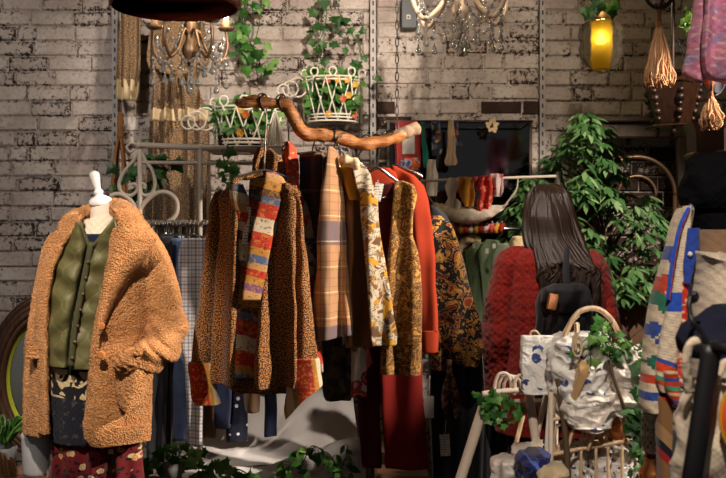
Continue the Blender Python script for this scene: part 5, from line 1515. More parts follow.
for i, c in enumerate(cols):
    px = 447 + 5.0 * i
    t = thing('padded_hanger', 'small colourful padded hanger tightly packed on the back rail', 'hanger', P(px, 226, YRA), 'padded hangers on the back rail')
    mb = MB(); mb.tube([P(px - 1.6, 231, YRA - .12), P(px, 226.2, YRA - .02), P(px + 1, 225.8, YRA + .04), P(px + 2, 231, YRA + .14)], .012, 8, 20, disp=.006, dsc=50); mb.build('shoulder_bar', M[c], t)
    mb = MB(); mb.tube([P(px, 224, YRA), P(px + .4, 221, YRA + .006), P(px + .8, 226, YRA + .02)], .0025, 6, 12); mb.build('hook', M['chrome'], t)
    if i % 2 == 0:
        pass
coats = [('green_coat', 'green_bright', 'bright grass green coat sleeve at the left of the green coats', [(250, 462, 474), (256, 460, 480), (280, 464, 486), (330, 470, 488), (390, 472, 490)], 4.66),
         ('green_coat', 'green_coat', 'dark sage green coat second from the gold rose jacket', [(243, 474, 486), (252, 466, 492), (275, 468, 494), (320, 474, 496), (390, 476, 496)], 4.60),
         ('green_coat', 'green_coat', 'sage green coat in the middle of the green coats', [(240, 486, 498), (250, 478, 503), (275, 480, 504), (320, 484, 506), (390, 486, 506)], 4.53),
         ('pale_coat', 'green_pale', 'pale grey-green coat nearest the woman in red', [(243, 500, 508), (254, 494, 512), (280, 492, 510), (320, 493, 508), (390, 494, 508)], 4.46),
         ('cream_jacket', 'cream_fleece', 'cream fleece jacket shoulder beside the woman with long hair', [(236, 512, 524), (244, 508, 534), (256, 509, 540), (300, 510, 542), (380, 510, 542)], 4.56)]
for nm, mt, lb, rows, Y in coats:
    tag(MB().loft(rows, Y, .06, n=80, nr=60, e=.75, folds=[(12, .016, Y * 20, 1)], na=.016, ns=9).build(nm, M[mt]), lb, 'coat' if 'coat' in nm else 'jacket')
t = thing('white_fur_hanger', 'fluffy cream padded hanger above the green coats', 'hanger', P(472, 240, 4.63))
mb = MB(); mb.tube([P(459, 252, 4.63), P(463, 243, 4.63), P(472, 239, 4.63), P(480, 242, 4.63)], [.012, .02, .024, .018], 14, 30, disp=.01, dsc=50); mb.build('shoulder_bar', M['cream_fleece'], t)
mb = MB(); mb.tube([P(472, 238, 4.63), P(473, 230, 4.68), P(474, 226, 4.70)], .003, 6, 12); mb.build('hook', M['chrome'], t)
for k, px in enumerate((474, 487, 494, 505)):
    price_tag(['small silver clip tag on the cream padded hanger', 'small white clip tag on the sage coat collar', 'small pale clip tag between the sage coats', 'small pale clip tag on the pale grey-green coat'][k], px, 246 + (k % 2) * 5, 4.44, 3.2, 5, None, 'paper_white')
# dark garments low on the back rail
tag(MB().loft([(300, 484, 520), (340, 480, 520), (420, 478, 520), (520, 480, 518)], 4.75, .12, n=80, nr=40, e=.6, folds=[(10, .02, 0, 1)]).build('dark_coat', M['navy_velvet']), 'dark coat in the shade between the gold rose jacket and the woman', 'coat')

# poster and hanging things in front of the mirror
t = thing('red_poster', 'red card notice with a white square hung in front of the mirror', 'poster', P(408, 167, 5.2))
MB().bbox(P(408, 144, 5.2), (26 / F * 5.2, .006, 46 / F * 5.2), .002).build('card', M['red_paper'], t, smooth=False)
MB().bbox(P(408.5, 145, 5.195), (12.5 / F * 5.2, .004, 18 / F * 5.2), .001).build('white_square', M['paper_white'], t, smooth=False)
hangs = [('tie_dye_cloth', 'tiedye', 'small blue and orange tie dye cloth under the red notice', [(158, 401, 419), (164, 401, 420), (170, 403, 418)], 5.12, 'cloth'),
         ('teal_scarf', 'teal', 'narrow teal green scarf hanging beside the red notice', [(122, 420, 424), (140, 421, 426), (158, 423, 429), (168, 424, 430)], 5.15, 'scarf'),
         ('patterned_scarf', 'multi', 'dark multicoloured scarf hanging in front of the mirror', [(122, 431, 440), (140, 432, 443), (152, 432, 442), (156, 433, 440)], 5.12, 'scarf'),
         ('fringed_scarf', 'beige_fur', 'beige fringed scarf dangling in front of the mirror', [(120, 448, 454), (140, 447, 455), (156, 446, 456), (162, 444, 458), (166, 446, 455)], 5.05, 'scarf'),
         ('small_scarf', 'multi', 'short grey and brown scarf right of the beige fringed scarf', [(122, 455, 458), (136, 455, 460), (146, 456, 462)], 5.1, 'scarf'),
         ('grey_scarf', 'white_scarf', 'grey scarf end hanging low by the orange coat shoulder', [(160, 428, 436), (180, 426, 438), (196, 426, 436)], 5.1, 'scarf')]
for nm, mt, lb, rows, Y, ct in hangs:
    tag(MB().loft(rows, Y, .03, n=60, nr=40, e=.7, folds=[(24, .012, px, 2)], na=.012, ns=18).build(nm, M[mt]), lb, ct)
t = thing('scarf_pole', 'slim dark pole across the top of the mirror holding the scarves', 'rail', P(440, 121, 5.15))
mb = MB(); mb.tube([P(418, 121.5, 5.14), P(532, 121.5, 5.14)], .006, 8); mb.build('pole', M['black_iron'], t)
for px in (419, 531):
    mb = MB(); mb.tube([P(px, 121.5, 5.14), P(px, 121.5, 5.35)], .006, 6); mb.build('bracket', M['black_iron'], t)
t = thing('pale_rosette', 'small peach fabric rosette at the top of the mirror', 'rosette', P(492, 126, 5.12))
mb = MB()
for k in range(12):
    a = k * 2.4; rr = .004 + .0016 * k
    mb.leaf(P(492, 126, 5.12) + Vector((rr * math.cos(a), -.004, rr * math.sin(a))), Vector((math.cos(a), -.7, math.sin(a))), Vector((0, -1, .1)), .022, .022)
mb.build('petals', M['cream_fleece'], t)

# ================================================================ tall leafy plant
YL = 4.95
t = thing('leafy_plant', 'tall bushy ficus plant behind the woman in red', 'plant', P(628, 300, YL))
pb = P(629, 288, YL)
rnd = random.Random(31)
trunk, fo = MB(), MB()
base = Vector((pb.x - .12, YL, pb.z))
tip = P(585, 120, YL)
tr = smooth_path([base, P(606, 250, YL), P(592, 200, YL), P(587, 150, YL), tip], 30)
trunk.tube(tr, [.02, .016, .012, .008, .003], 8, 30, smooth=False)
spots = []
tips_ = []
def edge(py):
    tab = [(113, 583, 588), (125, 574, 600), (140, 566, 616), (160, 545, 630), (180, 520, 632), (200, 503, 650), (220, 500, 660), (240, 504, 667), (260, 520, 668), (280, 560, 660), (300, 575, 650)]
    for a, b in zip(tab[:-1], tab[1:]):
        if a[0] <= py <= b[0]:
            u = (py - a[0]) / (b[0] - a[0]); return a[1] + (b[1] - a[1]) * u, a[2] + (b[2] - a[2]) * u
    return tab[-1][1:]
for i in range(270):
    py = 113 + 185 * rnd.random() ** .9
    a, b = edge(py)
    px = rnd.uniform(a, b)
    dd = 1 - abs((px - (a + b) / 2) / max(1, (b - a) / 2))
    yy = YL - rnd.uniform(-.10, .42) * (.35 + .65 * dd)
    c = P(px, py, yy)
    q = tr[min(29, max(0, int((c.z - base.z) / (tip.z - base.z) * 29) - 5))]
    mid = q.lerp(c, .5) + Vector((0, 0, .05))
    trunk.tube([q, mid, c], [.005, .003, .0015], 5, 8)
    out = (c - q); out.z = 0
    out = out.normalized() if out.length > .01 else Vector((0, -1, 0))
    out = (out + Vector((0, -.5, 0))).normalized()
    nl = rnd.randint(6, 9)
    for k in range(nl):
        a_ = (k / nl - .5) * 3.4
        side = out.cross(Vector((0, 0, 1)))
        d = (out * math.cos(a_) + side * math.sin(a_) + Vector((0, 0, rnd.uniform(-.9, -.1)))).normalized()
        L_ = rnd.uniform(.05, .086)
        nr = Vector((rnd.uniform(-.3, .3), -.35, 1))
        fo.leaf(c + d * .012 + Vector((0, 0, rnd.uniform(-.02, .02))), d, nr, L_, L_ * .36, 'oval', min(1, max(0, rnd.gauss(.45, .25))))
trunk.build('trunk', M['stem'], t)
fo.build('foliage', M['leaf_ficus'], t)
pot = thing('square_planter', 'brown square planter under the tall ficus plant', 'planter', (pb.x, YL, 0))
wdt = 40 / F * YL
zt3 = _z(288, YL)
MB().bbox((pb.x, YL, zt3 / 2), (wdt, wdt, zt3), .012).build('box', M['terracotta_dark'], pot, smooth=False)
MB().bbox((pb.x, YL, zt3 - .02), (wdt + .03, wdt + .03, .05), .01).build('rim', M['terracotta_dark'], pot, smooth=False)
MB().bbox((pb.x, YL, zt3 + .005), (wdt - .04, wdt - .04, .03), .008).build('soil', M['soil'], pot, smooth=False)

# ================================================================ lantern, tassels, carved pot, poncho
YN = 4.6
c = P(601, 45, YN)
t = thing('amber_lantern', 'hanging clear glass lantern with a lit amber tube on the brick wall', 'lantern', c)
sc = YN / F
mb = MB()
prof = [(.0, -26), (6, -26), (12, -22), (19, -13), (21, -4), (19, 2), (21.5, 8), (20, 17), (14, 23), (8, 27)]
mb.lathe(c, [(r * sc, z * sc) for r, z in prof], 48, lobes=8, lobe_amp=.08)
mb.build('glass_jar', M['jar_glass'], t)
mb = MB(); mb.lathe(c, [(8.4 * sc, -24 * sc), (8.4 * sc, 24 * sc), (8.0 * sc, 24 * sc), (8.0 * sc, -24 * sc), (8.4 * sc, -24 * sc)], 32); mb.build('amber_tube', M['amber'], t)
mb = MB(); mb.lathe(c + Vector((0, 0, 4 * sc)), [(0, -4 * sc), (3.5 * sc, -3 * sc), (5 * sc, 0), (3.5 * sc, 4 * sc), (2 * sc, 8 * sc), (0, 8.5 * sc)], 16); mb.build('bulb', M['bulb_lantern'], t)
mb = MB(); mb.lathe(c, [(0, 23 * sc), (10 * sc, 23.5 * sc), (10 * sc, 26 * sc), (6.5 * sc, 29 * sc), (6 * sc, 36 * sc), (3 * sc, 39 * sc), (0, 39 * sc)], 24); mb.build('cap', M['rust_iron'], t); mb = MB(); mb.lathe(c, [(0, -29 * sc), (2.5 * sc, -28 * sc), (6 * sc, -26 * sc), (0, -26 * sc)], 16); mb.build('finial', M['rust_iron'], t)
mb = MB(); mb.tube([c + Vector((0, 0, 38 * sc)), c + Vector((0, 0, 1.4))], .004, 6); mb.build('cord', M['black_iron'], t)
point('lantern_glow', c + Vector((0, 0, .05)), .06, (1, .76, .36), .02)
point('lantern_glow', c + Vector((0, -.02, .22)), 2.2, (1, .72, .3), .03)  # added unseen point above the cap, strengthens the glow on the wall
vine('lantern_ivy', 'small dark ivy sprig above the lantern cap', [[(588, 5), (596, 3), (604, 6), (612, 12)]], 4.55, 12, .06, mat='leaf_dark', seed=14, spread=.02)

def tassel(label, px, y0, y1, wtop, wbot, Y, mat, seed, strands=170, knob=True):
    t = thing('hanging_tassel', label, 'tassel', P(px, y1, Y))
    rnd = random.Random(seed)
    mb = MB()
    s_ = Y / F
    for i in range(strands):
        a = rnd.uniform(0, 2 * PI); r = math.sqrt(rnd.random())
        top = P(px, y0, Y) + Vector((math.cos(a) * r * wtop * s_, math.sin(a) * r * wtop * s_, 0))
        e = P(px, y1 - rnd.uniform(0, 9), Y) + Vector((math.cos(a) * r * wbot * s_ * 1.12, math.sin(a) * r * wbot * s_ * 1.12, 0))
        m = top.lerp(e, .5) + Vector((rnd.uniform(-.011, .011) , rnd.uniform(-.011, .011), 0))
        m2 = top.lerp(e, .8) + Vector((rnd.uniform(-.016, .016), rnd.uniform(-.016, .016), 0))
        mb.tube([top, m, m2, e], [.0024, .0027, .0027, .0022], 5, 10)
    mb.build('strands', mat, t)
    mb = MB()
    mb.lathe(P(px, y0 + 1, Y), [(0, -4 * s_), (wtop * 1.15 * s_, -3 * s_), (wtop * 1.25 * s_, 0), (wtop * 1.05 * s_, 4 * s_), (wtop * .7 * s_, 8 * s_), (0, 9 * s_)], 14)
    mb.tube([P(px, y0 - 6, Y), P(px, y0 - 22, Y)], .007 * Y / 3, 6)
    mb.build('knot', M['jute_brown'], t)
    return t
tassel('large jute tassel hanging in front of the carved wooden planter', 659, 27, 88, 2.6, 12.5, 3.6, M['jute'], 3)
t = thing('wooden_pendant', 'wooden ring pendant with a white lamp above the large jute tassel', 'pendant', P(659, 4, 3.6))
mb = MB(); cc = P(659, -6, 3.6); mb.tube([cc + Vector((.048 * math.cos(a), 0, .05 * math.sin(a))) for a in [2 * PI * k / 16 for k in range(16)]], .007, 8, 50, closed=True); mb.tube([cc + Vector((0, .048 * math.cos(a), .05 * math.sin(a))) for a in [2 * PI * k / 16 for k in range(16)]], .007, 8, 50, closed=True); mb.build('wooden_rings', M['dark_wood'], t)
mb = MB(); mb.lathe(cc, [(0, -.035), (.018, -.03), (.022, 0), (.018, .03), (0, .035)], 16); mb.build('white_lamp', M['white_gloss'], t)
mb = MB(); mb.tube([cc + Vector((0, 0, .05)), cc + Vector((0, 0, .9))], .004, 6); mb.build('cord', M['jute_brown'], t); mb = MB(); mb.tube([cc + Vector((0, 0, -.05)), P(659, 12, 3.6)], .008, 8); mb.build('neck', M['jute_brown'], t)

YH = 4.5
s_ = YH / F
t = thing('carved_planter', 'carved dark wooden hanging planter behind the large jute tassel', 'planter', P(673, 128, YH))
cc = P(673, 126, YH)
mb = MB()
mb.lathe(cc, [(0, 0), (17 * s_, 0), (18.5 * s_, 3 * s_), (23 * s_, 18 * s_), (28 * s_, 40 * s_), (30 * s_, 42 * s_), (30 * s_, 45 * s_), (27 * s_, 45 * s_), (24 * s_, 36 * s_), (0, 34 * s_)], 6, tilt=(0, 0, .52))
mb.build('bowl', M['dark_wood'], t, smooth=False)
mb = MB(); mb.lathe(cc, [(0, -3 * s_), (26 * s_, -3 * s_), (29 * s_, -1.5 * s_), (26 * s_, 0), (0, 0)], 6, tilt=(0, 0, .52)); mb.build('foot_board', M['dark_wood'], t, smooth=False)
for k in range(6):
    a = .52 + k * PI / 3
    mb = MB()
    for (h, r) in ((6, 2.4), (13, 3.6), (20, 2.6), (26, 4.0), (33, 3.0)):
        rr = (18 + 10 * h / 40) * s_
        bead(mb, cc + Vector((rr * math.cos(a), rr * math.sin(a), h * s_)), r * s_ * 1.1)
    mb.build('turned_corner', M['dark_wood'], t)
    a = k * PI / 3 + .2
    mb = MB(); q = cc + Vector((17 * s_ * math.cos(a), 22 * s_ * math.sin(a), -3 * s_)); mb.lathe(q, [(0, -7 * s_), (1.2 * s_, -6 * s_), (2.4 * s_, -4 * s_), (1.2 * s_, -2 * s_), (1.8 * s_, 0), (0, 0)], 10); mb.build('finial', M['dark_wood'], t)
mb = MB(); mb.tube([cc + Vector((0, 0, 36 * s_)), cc + Vector((0, 0, 60 * s_)), cc + Vector((0, 0, 300 * s_))], [.035, .016, .01, .008, .008], 10, 30); mb.build('hanging_post', M['dark_wood'], t)
mb = MB()
for sx in (-1, 1):
    a0, a1 = cc + Vector((0, 0, 92 * s_)), cc + Vector((sx * 26 * s_, 0, 45 * s_))
    for i in range(14):
        m = a0.lerp(a1, (i + .5) / 14); dd = (a1 - a0).normalized() * .013
        e2 = Vector((0, 1, 0)) if i % 2 else dd.cross(Vector((0, 1, 0))).normalized()
        mb.tube([m + dd * math.cos(x) + e2 * .006 * math.sin(x) for x in [2 * PI * j / 8 for j in range(8)]], .002, 5, 10, closed=True)
mb.build('chain', M['black_iron'], t)
# second wooden vessel at the edge
t = thing('wooden_bowl', 'dark wooden bowl shelf at the right edge above the black hat', 'bowl', P(722, 158, 3.6))
mb = MB(); s2 = 3.6 / F; cc = P(726, 158, 3.6)
mb.lathe(cc, [(0, 0), (38 * s2, 0), (41 * s2, 3 * s2), (37 * s2, 6 * s2), (38 * s2, 26 * s2), (42 * s2, 34 * s2), (38 * s2, 34 * s2), (30 * s2, 12 * s2), (0, 10 * s2)], 8, tilt=(0, 0, .39)); mb.build('bowl', M['dark_wood'], t, smooth=False)
mb = MB()
for a in (0.8, 2.4, 3.9, 5.4): mb.tube([cc + Vector((38 * s2 * math.cos(a), 38 * s2 * math.sin(a), 33 * s2)), cc + Vector((0, 0, 300 * s2))], .004, 6)
mb.build('cord', M['jute_brown'], t)

YPO = 2.9
t = thing('knitted_poncho', 'pink and blue knitted poncho hanging at the top right corner', 'poncho', P(710, 80, YPO))
MB().loft([(-30, 697, 712), (0, 694, 706), (30, 690, 704), (60, 687, 704), (76, 684.5, 704), (82, 690, 702)], YPO + .03, .05, n=80, nr=70, e=.6, folds=[(17, .014, 0, 1)], na=.012, ns=14, disp=lambda q, x, y, v: Vector((0, 0, -.008 * x * v))).build('side_panel', M['poncho'], t)
MB().loft([(-30, 704, 750), (20, 702, 752), (45, 701, 752), (60, 702, 754), (72, 704, 756), (86, 726, 757), (95, 740, 756)], YPO - .03, .06, n=110, nr=90, e=.6, folds=[(13, .018, .6, 1.2)], na=.012, ns=14).build('front_panel', M['poncho'], t)
tag(MB().loft([(58, 704, 724), (75, 702, 726), (88, 706, 724), (94, 710, 720)], YPO + .12, .05, n=60, nr=30, e=.7, folds=[(15, .01, 0, 1)]).build('dark_pouch', M['multi']), 'dark knitted pouch showing below the pink poncho', 'pouch')
tassel('small pale jute tassel below the pink poncho', 711, 97, 130, 2.2, 9, 2.95, M['jute'], 8, 70)
vine('leafy_sprig', 'cluster of lime green leaves beside the pink poncho', [[(692, 8), (689, 20), (691, 33)], [(686, 22), (690, 30)]], 3.4, 40, .028, mat='leaf_lime', kind='oval', seed=6, spread=.014)
# ================================================================ woman in red, seen from behind
YPn = 4.1
px0 = 551
def skin_body(name, joints, edges, mat, parent, levels=2):
    """one continuous surface grown round a skeleton"""
    me = bpy.data.meshes.new(name)
    o0 = wloc(parent)
    names = list(joints)
    me.from_pydata([Vector(joints[k][0]) - o0 for k in names], [(names.index(a), names.index(b)) for a, b in edges], [])
    o = bpy.data.objects.new(name, me); COL.objects.link(o); o.parent = parent
    sk = o.modifiers.new('skin', 'SKIN'); sk.use_smooth_shade = True
    for i, k in enumerate(names):
        r = joints[k][1]
        me.skin_vertices[0].data[i].radius = (r, r) if not isinstance(r, tuple) else r
        me.skin_vertices[0].data[i].use_root = (i == 0)
    sb = o.modifiers.new('sub', 'SUBSURF'); sb.levels = levels; sb.render_levels = levels
    dg = bpy.context.evaluated_depsgraph_get()
    new = bpy.data.meshes.new_from_object(o.evaluated_get(dg))
    o.modifiers.clear(); o.data = new
    new.materials.clear(); new.materials.append(mat)
    new.polygons.foreach_set('use_smooth', [True] * len(new.polygons))
    return o
bx = _x(552, YPn)
person = thing('person', 'woman with long brown hair in a red tweed coat, seen from behind with backpack', 'person', (bx, YPn, 0))
hx = _x(548, YPn)           # head
J = {}
def j(k, x, y, z, r): J[k] = (Vector((bx + x, YPn + y, z)), r)
hdx = hx - bx
j('pelvis', 0, 0, .93, .135); j('waist', 0, .01, 1.07, .115); j('chest', 0, .0, 1.24, .13); j('upper', 0, -.005, 1.34, .10)
j('neckb', hdx * .5, .0, 1.405, .058); j('neck', hdx, .02, 1.455, .052); j('jaw', hdx - .012, .045, 1.505, .068); j('head', hdx - .006, .03, 1.57, .092); j('crown', hdx, .02, 1.615, .075)
j('nose', hdx - .045, .135, 1.545, .012); j('nosetip', hdx - .052, .152, 1.528, .009)
j('earL', hdx - .088, .03, 1.545, .012); j('earR', hdx + .088, .02, 1.545, .012)
E = [('pelvis', 'waist'), ('waist', 'chest'), ('chest', 'upper'), ('upper', 'neckb'), ('neckb', 'neck'), ('neck', 'jaw'), ('jaw', 'head'), ('head', 'crown'), ('head', 'nose'), ('nose', 'nosetip'), ('head', 'earL'), ('head', 'earR')]
for s, n in ((-1, 'L'), (1, 'R')):
    j('sh' + n, s * .165, .0, 1.345, .058); j('el' + n, s * .225, -.02, 1.08, .043); j('wr' + n, s * .17, .19, .99, .028)
    j('pa' + n, s * .135, .245, 1.0, (.036, .018))
    E += [('upper', 'sh' + n), ('sh' + n, 'el' + n), ('el' + n, 'wr' + n), ('wr' + n, 'pa' + n)]
    for f, (dx, dz, l) in enumerate(((.028, .0, .070), (.010, .006, .080), (-.008, .005, .076), (-.024, 0, .060))):
        j('f%d%sa' % (f, n), s * (.135 - dx * .9), .29, 1.0 + dz, .0095)
        j('f%d%sb' % (f, n), s * (.13 - dx), .29 + l * .5, .995 + dz, .0085); j('f%d%sc' % (f, n), s * (.12 - dx), .29 + l * .85, .975 + dz, .0072)
        E += [('pa' + n, 'f%d%sa' % (f, n)), ('f%d%sa' % (f, n), 'f%d%sb' % (f, n)), ('f%d%sb' % (f, n), 'f%d%sc' % (f, n))]
    j('t%sa' % n, s * .118, .225, 1.03, .011); j('t%sb' % n, s * .10, .262, 1.045, .0095); j('t%sc' % n, s * .092, .29, 1.042, .008)
    E += [('pa' + n, 't%sa' % n), ('t%sa' % n, 't%sb' % n), ('t%sb' % n, 't%sc' % n)]
    j('hip' + n, s * .085, .0, .86, .095); j('kn' + n, s * .095, .02, .48, .058); j('an' + n, s * .10, -.01, .085, .037); j('toe' + n, s * .115, .13, .035, .033); j('tip' + n, s * .12, .19, .03, .022)
    E += [('pelvis', 'hip' + n), ('hip' + n, 'kn' + n), ('kn' + n, 'an' + n), ('an' + n, 'toe' + n), ('toe' + n, 'tip' + n)]
skin_body('body', J, E, M['skin'], person)
mb = MB()
for s in (-1, 1):
    q = Vector((hx - .028 + s * .034, YPn + .092 - s * .006, 1.562)); mb.lathe(q, [(0, -.012), (.009, -.008), (.012, 0), (.009, .008), (0, .012)], 12)
eyes = mb.build('eyes', M['paper_white'], person)
mb = MB()
for s in (-1, 1): mb.lathe(Vector((hx - .030 + s * .034, YPn + .101 - s * .006, 1.562)), [(0, 0), (.0045, .0005), (.005, .002), (.003, .0038), (0, .004)], 12, axis='Y')
mb.build('irises', M['stem'], eyes)
mb = MB(); mb.tube([Vector((hx - .062, YPn + .108, 1.503)), Vector((hx - .044, YPn + .124, 1.505)), Vector((hx - .022, YPn + .116, 1.503))], [.003, .007, .003], 8, 12); mb.build('mouth', M['red_scarf'], person)
# trousers and boots
for s in (-1, 1):
    mb = MB(); mb.tube([(bx + s * .08, YPn, .95), (bx + s * .088, YPn + .0, .80), (bx + s * .097, YPn + .02, .48), (bx + s * .10, YPn, .12)], [.118, .112, .078, .072], 28, 40); mb.build('trouser_leg', M['black_denim'], person)
    mb = MB(); mb.tube([(bx + s * .10, YPn - .01, .20), (bx + s * .10, YPn - .012, .08)], .062, 20, 10); mb.tube([(bx + s * .10, YPn - .055, .045), (bx + s * .11, YPn + .06, .045), (bx + s * .12, YPn + .20, .036)], [.046, .052, .034], 20, 20, flat=.85); mb.build('boot', M['black_cloth'], person)
# coat
tw = M['tweed']
dsp = lambda q, x, y, v: Vector((x, y, 0)) * (.005 * noise.noise(q * 60))
mb = MB()
mb.loft([(236, 541, 561, .45), (244, 530, 574, .6), (252, 512, 591, .82), (262, 503, 602, .95), (290, 500, 604, 1), (330, 499, 606, 1.0), (380, 497, 609, 1.05), (430, 494, 613, 1.1)], YPn, .34, n=120, nr=130, e=.85, folds=[(5, .010, 1, 2), (9, .005, 0, 3)], na=.014, ns=6, disp=dsp); mb.build('coat_body', tw, person)
mb = MB()
mb.loft([(246, 512, 526, .5), (252, 500, 529, .8), (262, 494, 527, 1), (290, 488, 522, 1.05), (330, 484, 518, 1.05), (370, 484, 514, 1), (392, 485, 512, .95)], YPn - .01, .17, n=90, nr=120, e=.95, folds=[(8, .008, 0, 4)], na=.02, ns=8, disp=dsp, cap=True); mb.build('coat_sleeve', tw, person)
mb = MB()
mb.loft([(250, 583, 594, .5), (256, 580, 602, .8), (266, 582, 608, 1), (290, 586, 613, 1.05), (330, 592, 619, 1.05), (370, 592, 620, 1), (392, 592, 619, .95)], YPn - .01, .17, n=90, nr=120, e=.95, folds=[(8, .008, 2, 4)], na=.02, ns=8, disp=dsp, cap=True); mb.build('coat_sleeve', tw, person)
for s in (-1, 1):
    mb = MB(); mb.tube([Vector((bx + s * .245, YPn - .01, 1.06)), Vector((bx + s * .225, YPn + .06, 1.02)), Vector((bx + s * .19, YPn + .15, 1.0))], [.072, .066, .056], 24, 24); mb.build('coat_cuff', tw, person)
# hair: crown cap and long fall, strands as ridges
def strands(q, xn, yn, v):
    a = math.atan2(yn, xn)
    k = 0
    for (f, am, ph) in ((19, .004, 0), (41, .0028, 1.3), (73, .0018, .4)):
        k += am * math.sin(f * a + ph + 3.0 * noise.noise(Vector((a * 2, v * 2.5, f))))
    cut = 0
    if yn > 0 and v > .10:      # open at the face
        cut = min(0, YPn + .02 + .045 * abs(xn) ** 2 - q.y) * min(1, (v - .10) / .08)
    return Vector((xn * k * 1.4, yn * k * 1.8 + cut, 0))
hr = [(184.5, 541, 556, .12, .02), (187, 534, 562, .5, .02), (194, 528.5, 567, .8, .015), (206, 525.5, 571.5, 1.0, .01), (220, 524.5, 575, 1.04, .0), (232, 524.5, 579, .98, -.02), (244, 526, 584, .88, -.05), (258, 533, 591, .8, -.085), (280, 534, 597, .66, -.12), (300, 539, 599, .52, -.135), (322, 545, 598, .4, -.14), (338, 552, 595, .25, -.14), (344, 560, 592, .12, -.14)]
mb = MB(); mb.loft(hr, YPn + .015, .235, n=220, nr=150, e=.98, disp=strands, na=.012, ns=7); hair = mb.build('hair', M['hair'], person)
# loose locks lying over the fall
mb = MB(); rnd = random.Random(17)
for i in range(70):
    u = rnd.random()
    x0, x1_ = 532 + 36 * u, 540 + 60 * u ** .8 + rnd.uniform(-5, 5)
    yb = rnd.uniform(280, 350) - (1 - u) * 25
    yo = -.108 - .02 * math.sin(PI * u)
    pts = [P(542 + 12 * u, 190, YPn - .045), P(x0, 212, YPn - .10 - .02 * math.sin(PI * u)), P(x0 + (x1_ - x0) * .22, 238, YPn + yo - .012), P(x0 + (x1_ - x0) * .75, 262, YPn - .19), P(x1_ + rnd.uniform(-2, 3), 262 + (yb - 262) * .4, YPn - .205), P(x1_ + rnd.uniform(-5, 2), 262 + (yb - 262) * .7, YPn - .205), P(x1_ + rnd.uniform(-4, 5), yb, YPn - .19)]
    mb.tube(pts, [.004, .008, .009, .009, .007, .001], 6, 44, flat=.5)
mb.build('hair_locks', M['hair'], hair)
mb = MB()
for s in (-1, 1):
    mb.tube([P(541 + s * 6.5, 188, YPn + .045), P(541 + s * 7, 188, YPn - .02), P(541 + s * 7.5, 192, YPn - .05)], .0028, 6, 12)
mb.lathe(P(536, 189.5, YPn + .055), [(0, -.004), (.022, -.003), (.024, 0), (.022, .003), (0, .004)], 20, axis='Y'); mb.lathe(P(547, 189.5, YPn + .06), [(0, -.004), (.022, -.003), (.024, 0), (.022, .003), (0, .004)], 20, axis='Y')
sg = mb.build('sunglasses', M['black_iron']); tag(sg, 'dark sunglasses pushed up on the head of the woman in red', 'sunglasses')
# backpack
t = thing('backpack', 'black backpack with a tan leather tab on the back of the woman in red', 'backpack', P(566, 400, YPn - .24))
YBk = YPn - .265
MB().loft([(283, 552, 582, .4), (290, 541, 590, .8), (305, 537, 592, 1), (340, 535, 594, 1.05), (390, 534, 596, 1.05), (415, 540, 592, .9)], YBk, .13, n=110, nr=80, e=.75, folds=[(9, .012, 0, 2)], na=.018, ns=12).build('bag_body', M['black_cloth'], t)
MB().loft([(284, 551, 583, .5), (290, 543, 589, 1), (302, 541, 591, 1), (312, 545, 588, .8)], YBk - .03, .11, n=80, nr=30, e=.75, folds=[(11, .012, 0, 3)], na=.018, ns=14).build('flap', M['black_cloth'], t)
for (x0, x1_) in ((543, 536), (579, 588)):
    mb = MB(); mb.tube([P(x0 + 8, 294, YBk + .05), P((x0 + 564) / 2, 270, YPn - .165), P((x0 + 560) / 2, 250, YPn - .10), P(x0, 245, YPn - .02)], .011, 10, 30, flat=.35); mb.build('strap', M['black_cloth'], t)
mb = MB(); mb.tube([P(567, 290, YBk - .03), P(566, 268, YBk - .005), P(567, 248, YPn - .235)], [.014, .012, .009], 8, 40, flat=.35); mb.build('grab_loop', M['black_cloth'], t)
mb = MB(); mb.bbox(P(552.5, 302, YBk - .092), (.036, .012, .062), .004, rot=(0, .2, 0)); mb.build('leather_tab', M['leather_tan'], t)
mb = MB(); mb.bbox(P(575.5, 329, YBk - .085), (.026, .012, .05), .004, rot=(0, -.1, 0)); mb.build('leather_tab', M['leather_tan'], t)
for px in (545, 556, 569, 583):
    mb = MB(); mb.tube([P(px, 318, YBk - .07), P(px - 3, 350, YBk - .078), P(px - 5, 392, YBk - .07)], .008, 8, 24, flat=.5); mb.build('seam', M['black_cloth'], t)

# ================================================================ A-frame rack and the basket stand with white bags
YA = 3.0
t = thing('folding_rack', 'cream A-frame wire rack with looped top left of the white bags', 'rack', (_x(500, YA), YA, 0))
def leg(a, b, r=.009, m='cream_iron', flat=1):
    p, q = P(*a), P(*b)
    d = (q - p); k = (p.z) / max(1e-6, -d.z)
    f_ = p + d * k
    mb = MB(); mb.tube([p, f_ + Vector((0, 0, .005))], r, 8, flat=flat); mb.build('leg', M[m], t)
leg((486, 399, YA - .02), (461, 478, YA - .06), .016)
leg((529, 392, YA - .05), (541, 478, YA - .10), .013)
leg((548, 388, YA - .05), (533, 452, YA - .02), .009)
leg((523, 416, YA + .1), (514, 452, YA + .14), .007, 'loop_tan')
mb = MB(); mb.tube([P(482, 394, YA), P(515, 390.5, YA - .01), P(552, 391, YA - .02)], .009, 8, 20); mb.build('top_rail', M['cream_iron'], t)
mb = MB(); mb.tube([P(512, 401, YA), P(552, 400, YA - .02)], .006, 8); mb.build('lower_rail', M['cream_iron'], t)
for (x, w_, h_, dy) in ((503, 8, 22, 0), (507, 8, 20, .02), (512, 8, 19, .04), (521, 6.5, 20, -.01), (539, 9, 22, -.03)):
    mb = MB(); mb.tube([P(x - w_, 395, YA + dy), P(x - w_, 384, YA + dy), P(x - w_ * .5, 374.5 + (22 - h_), YA + dy), P(x + w_ * .5, 374 + (22 - h_), YA + dy), P(x + w_, 383, YA + dy), P(x + w_, 394, YA + dy)], .0055, 7, 34); mb.build('loop', M['cream_iron'], t)
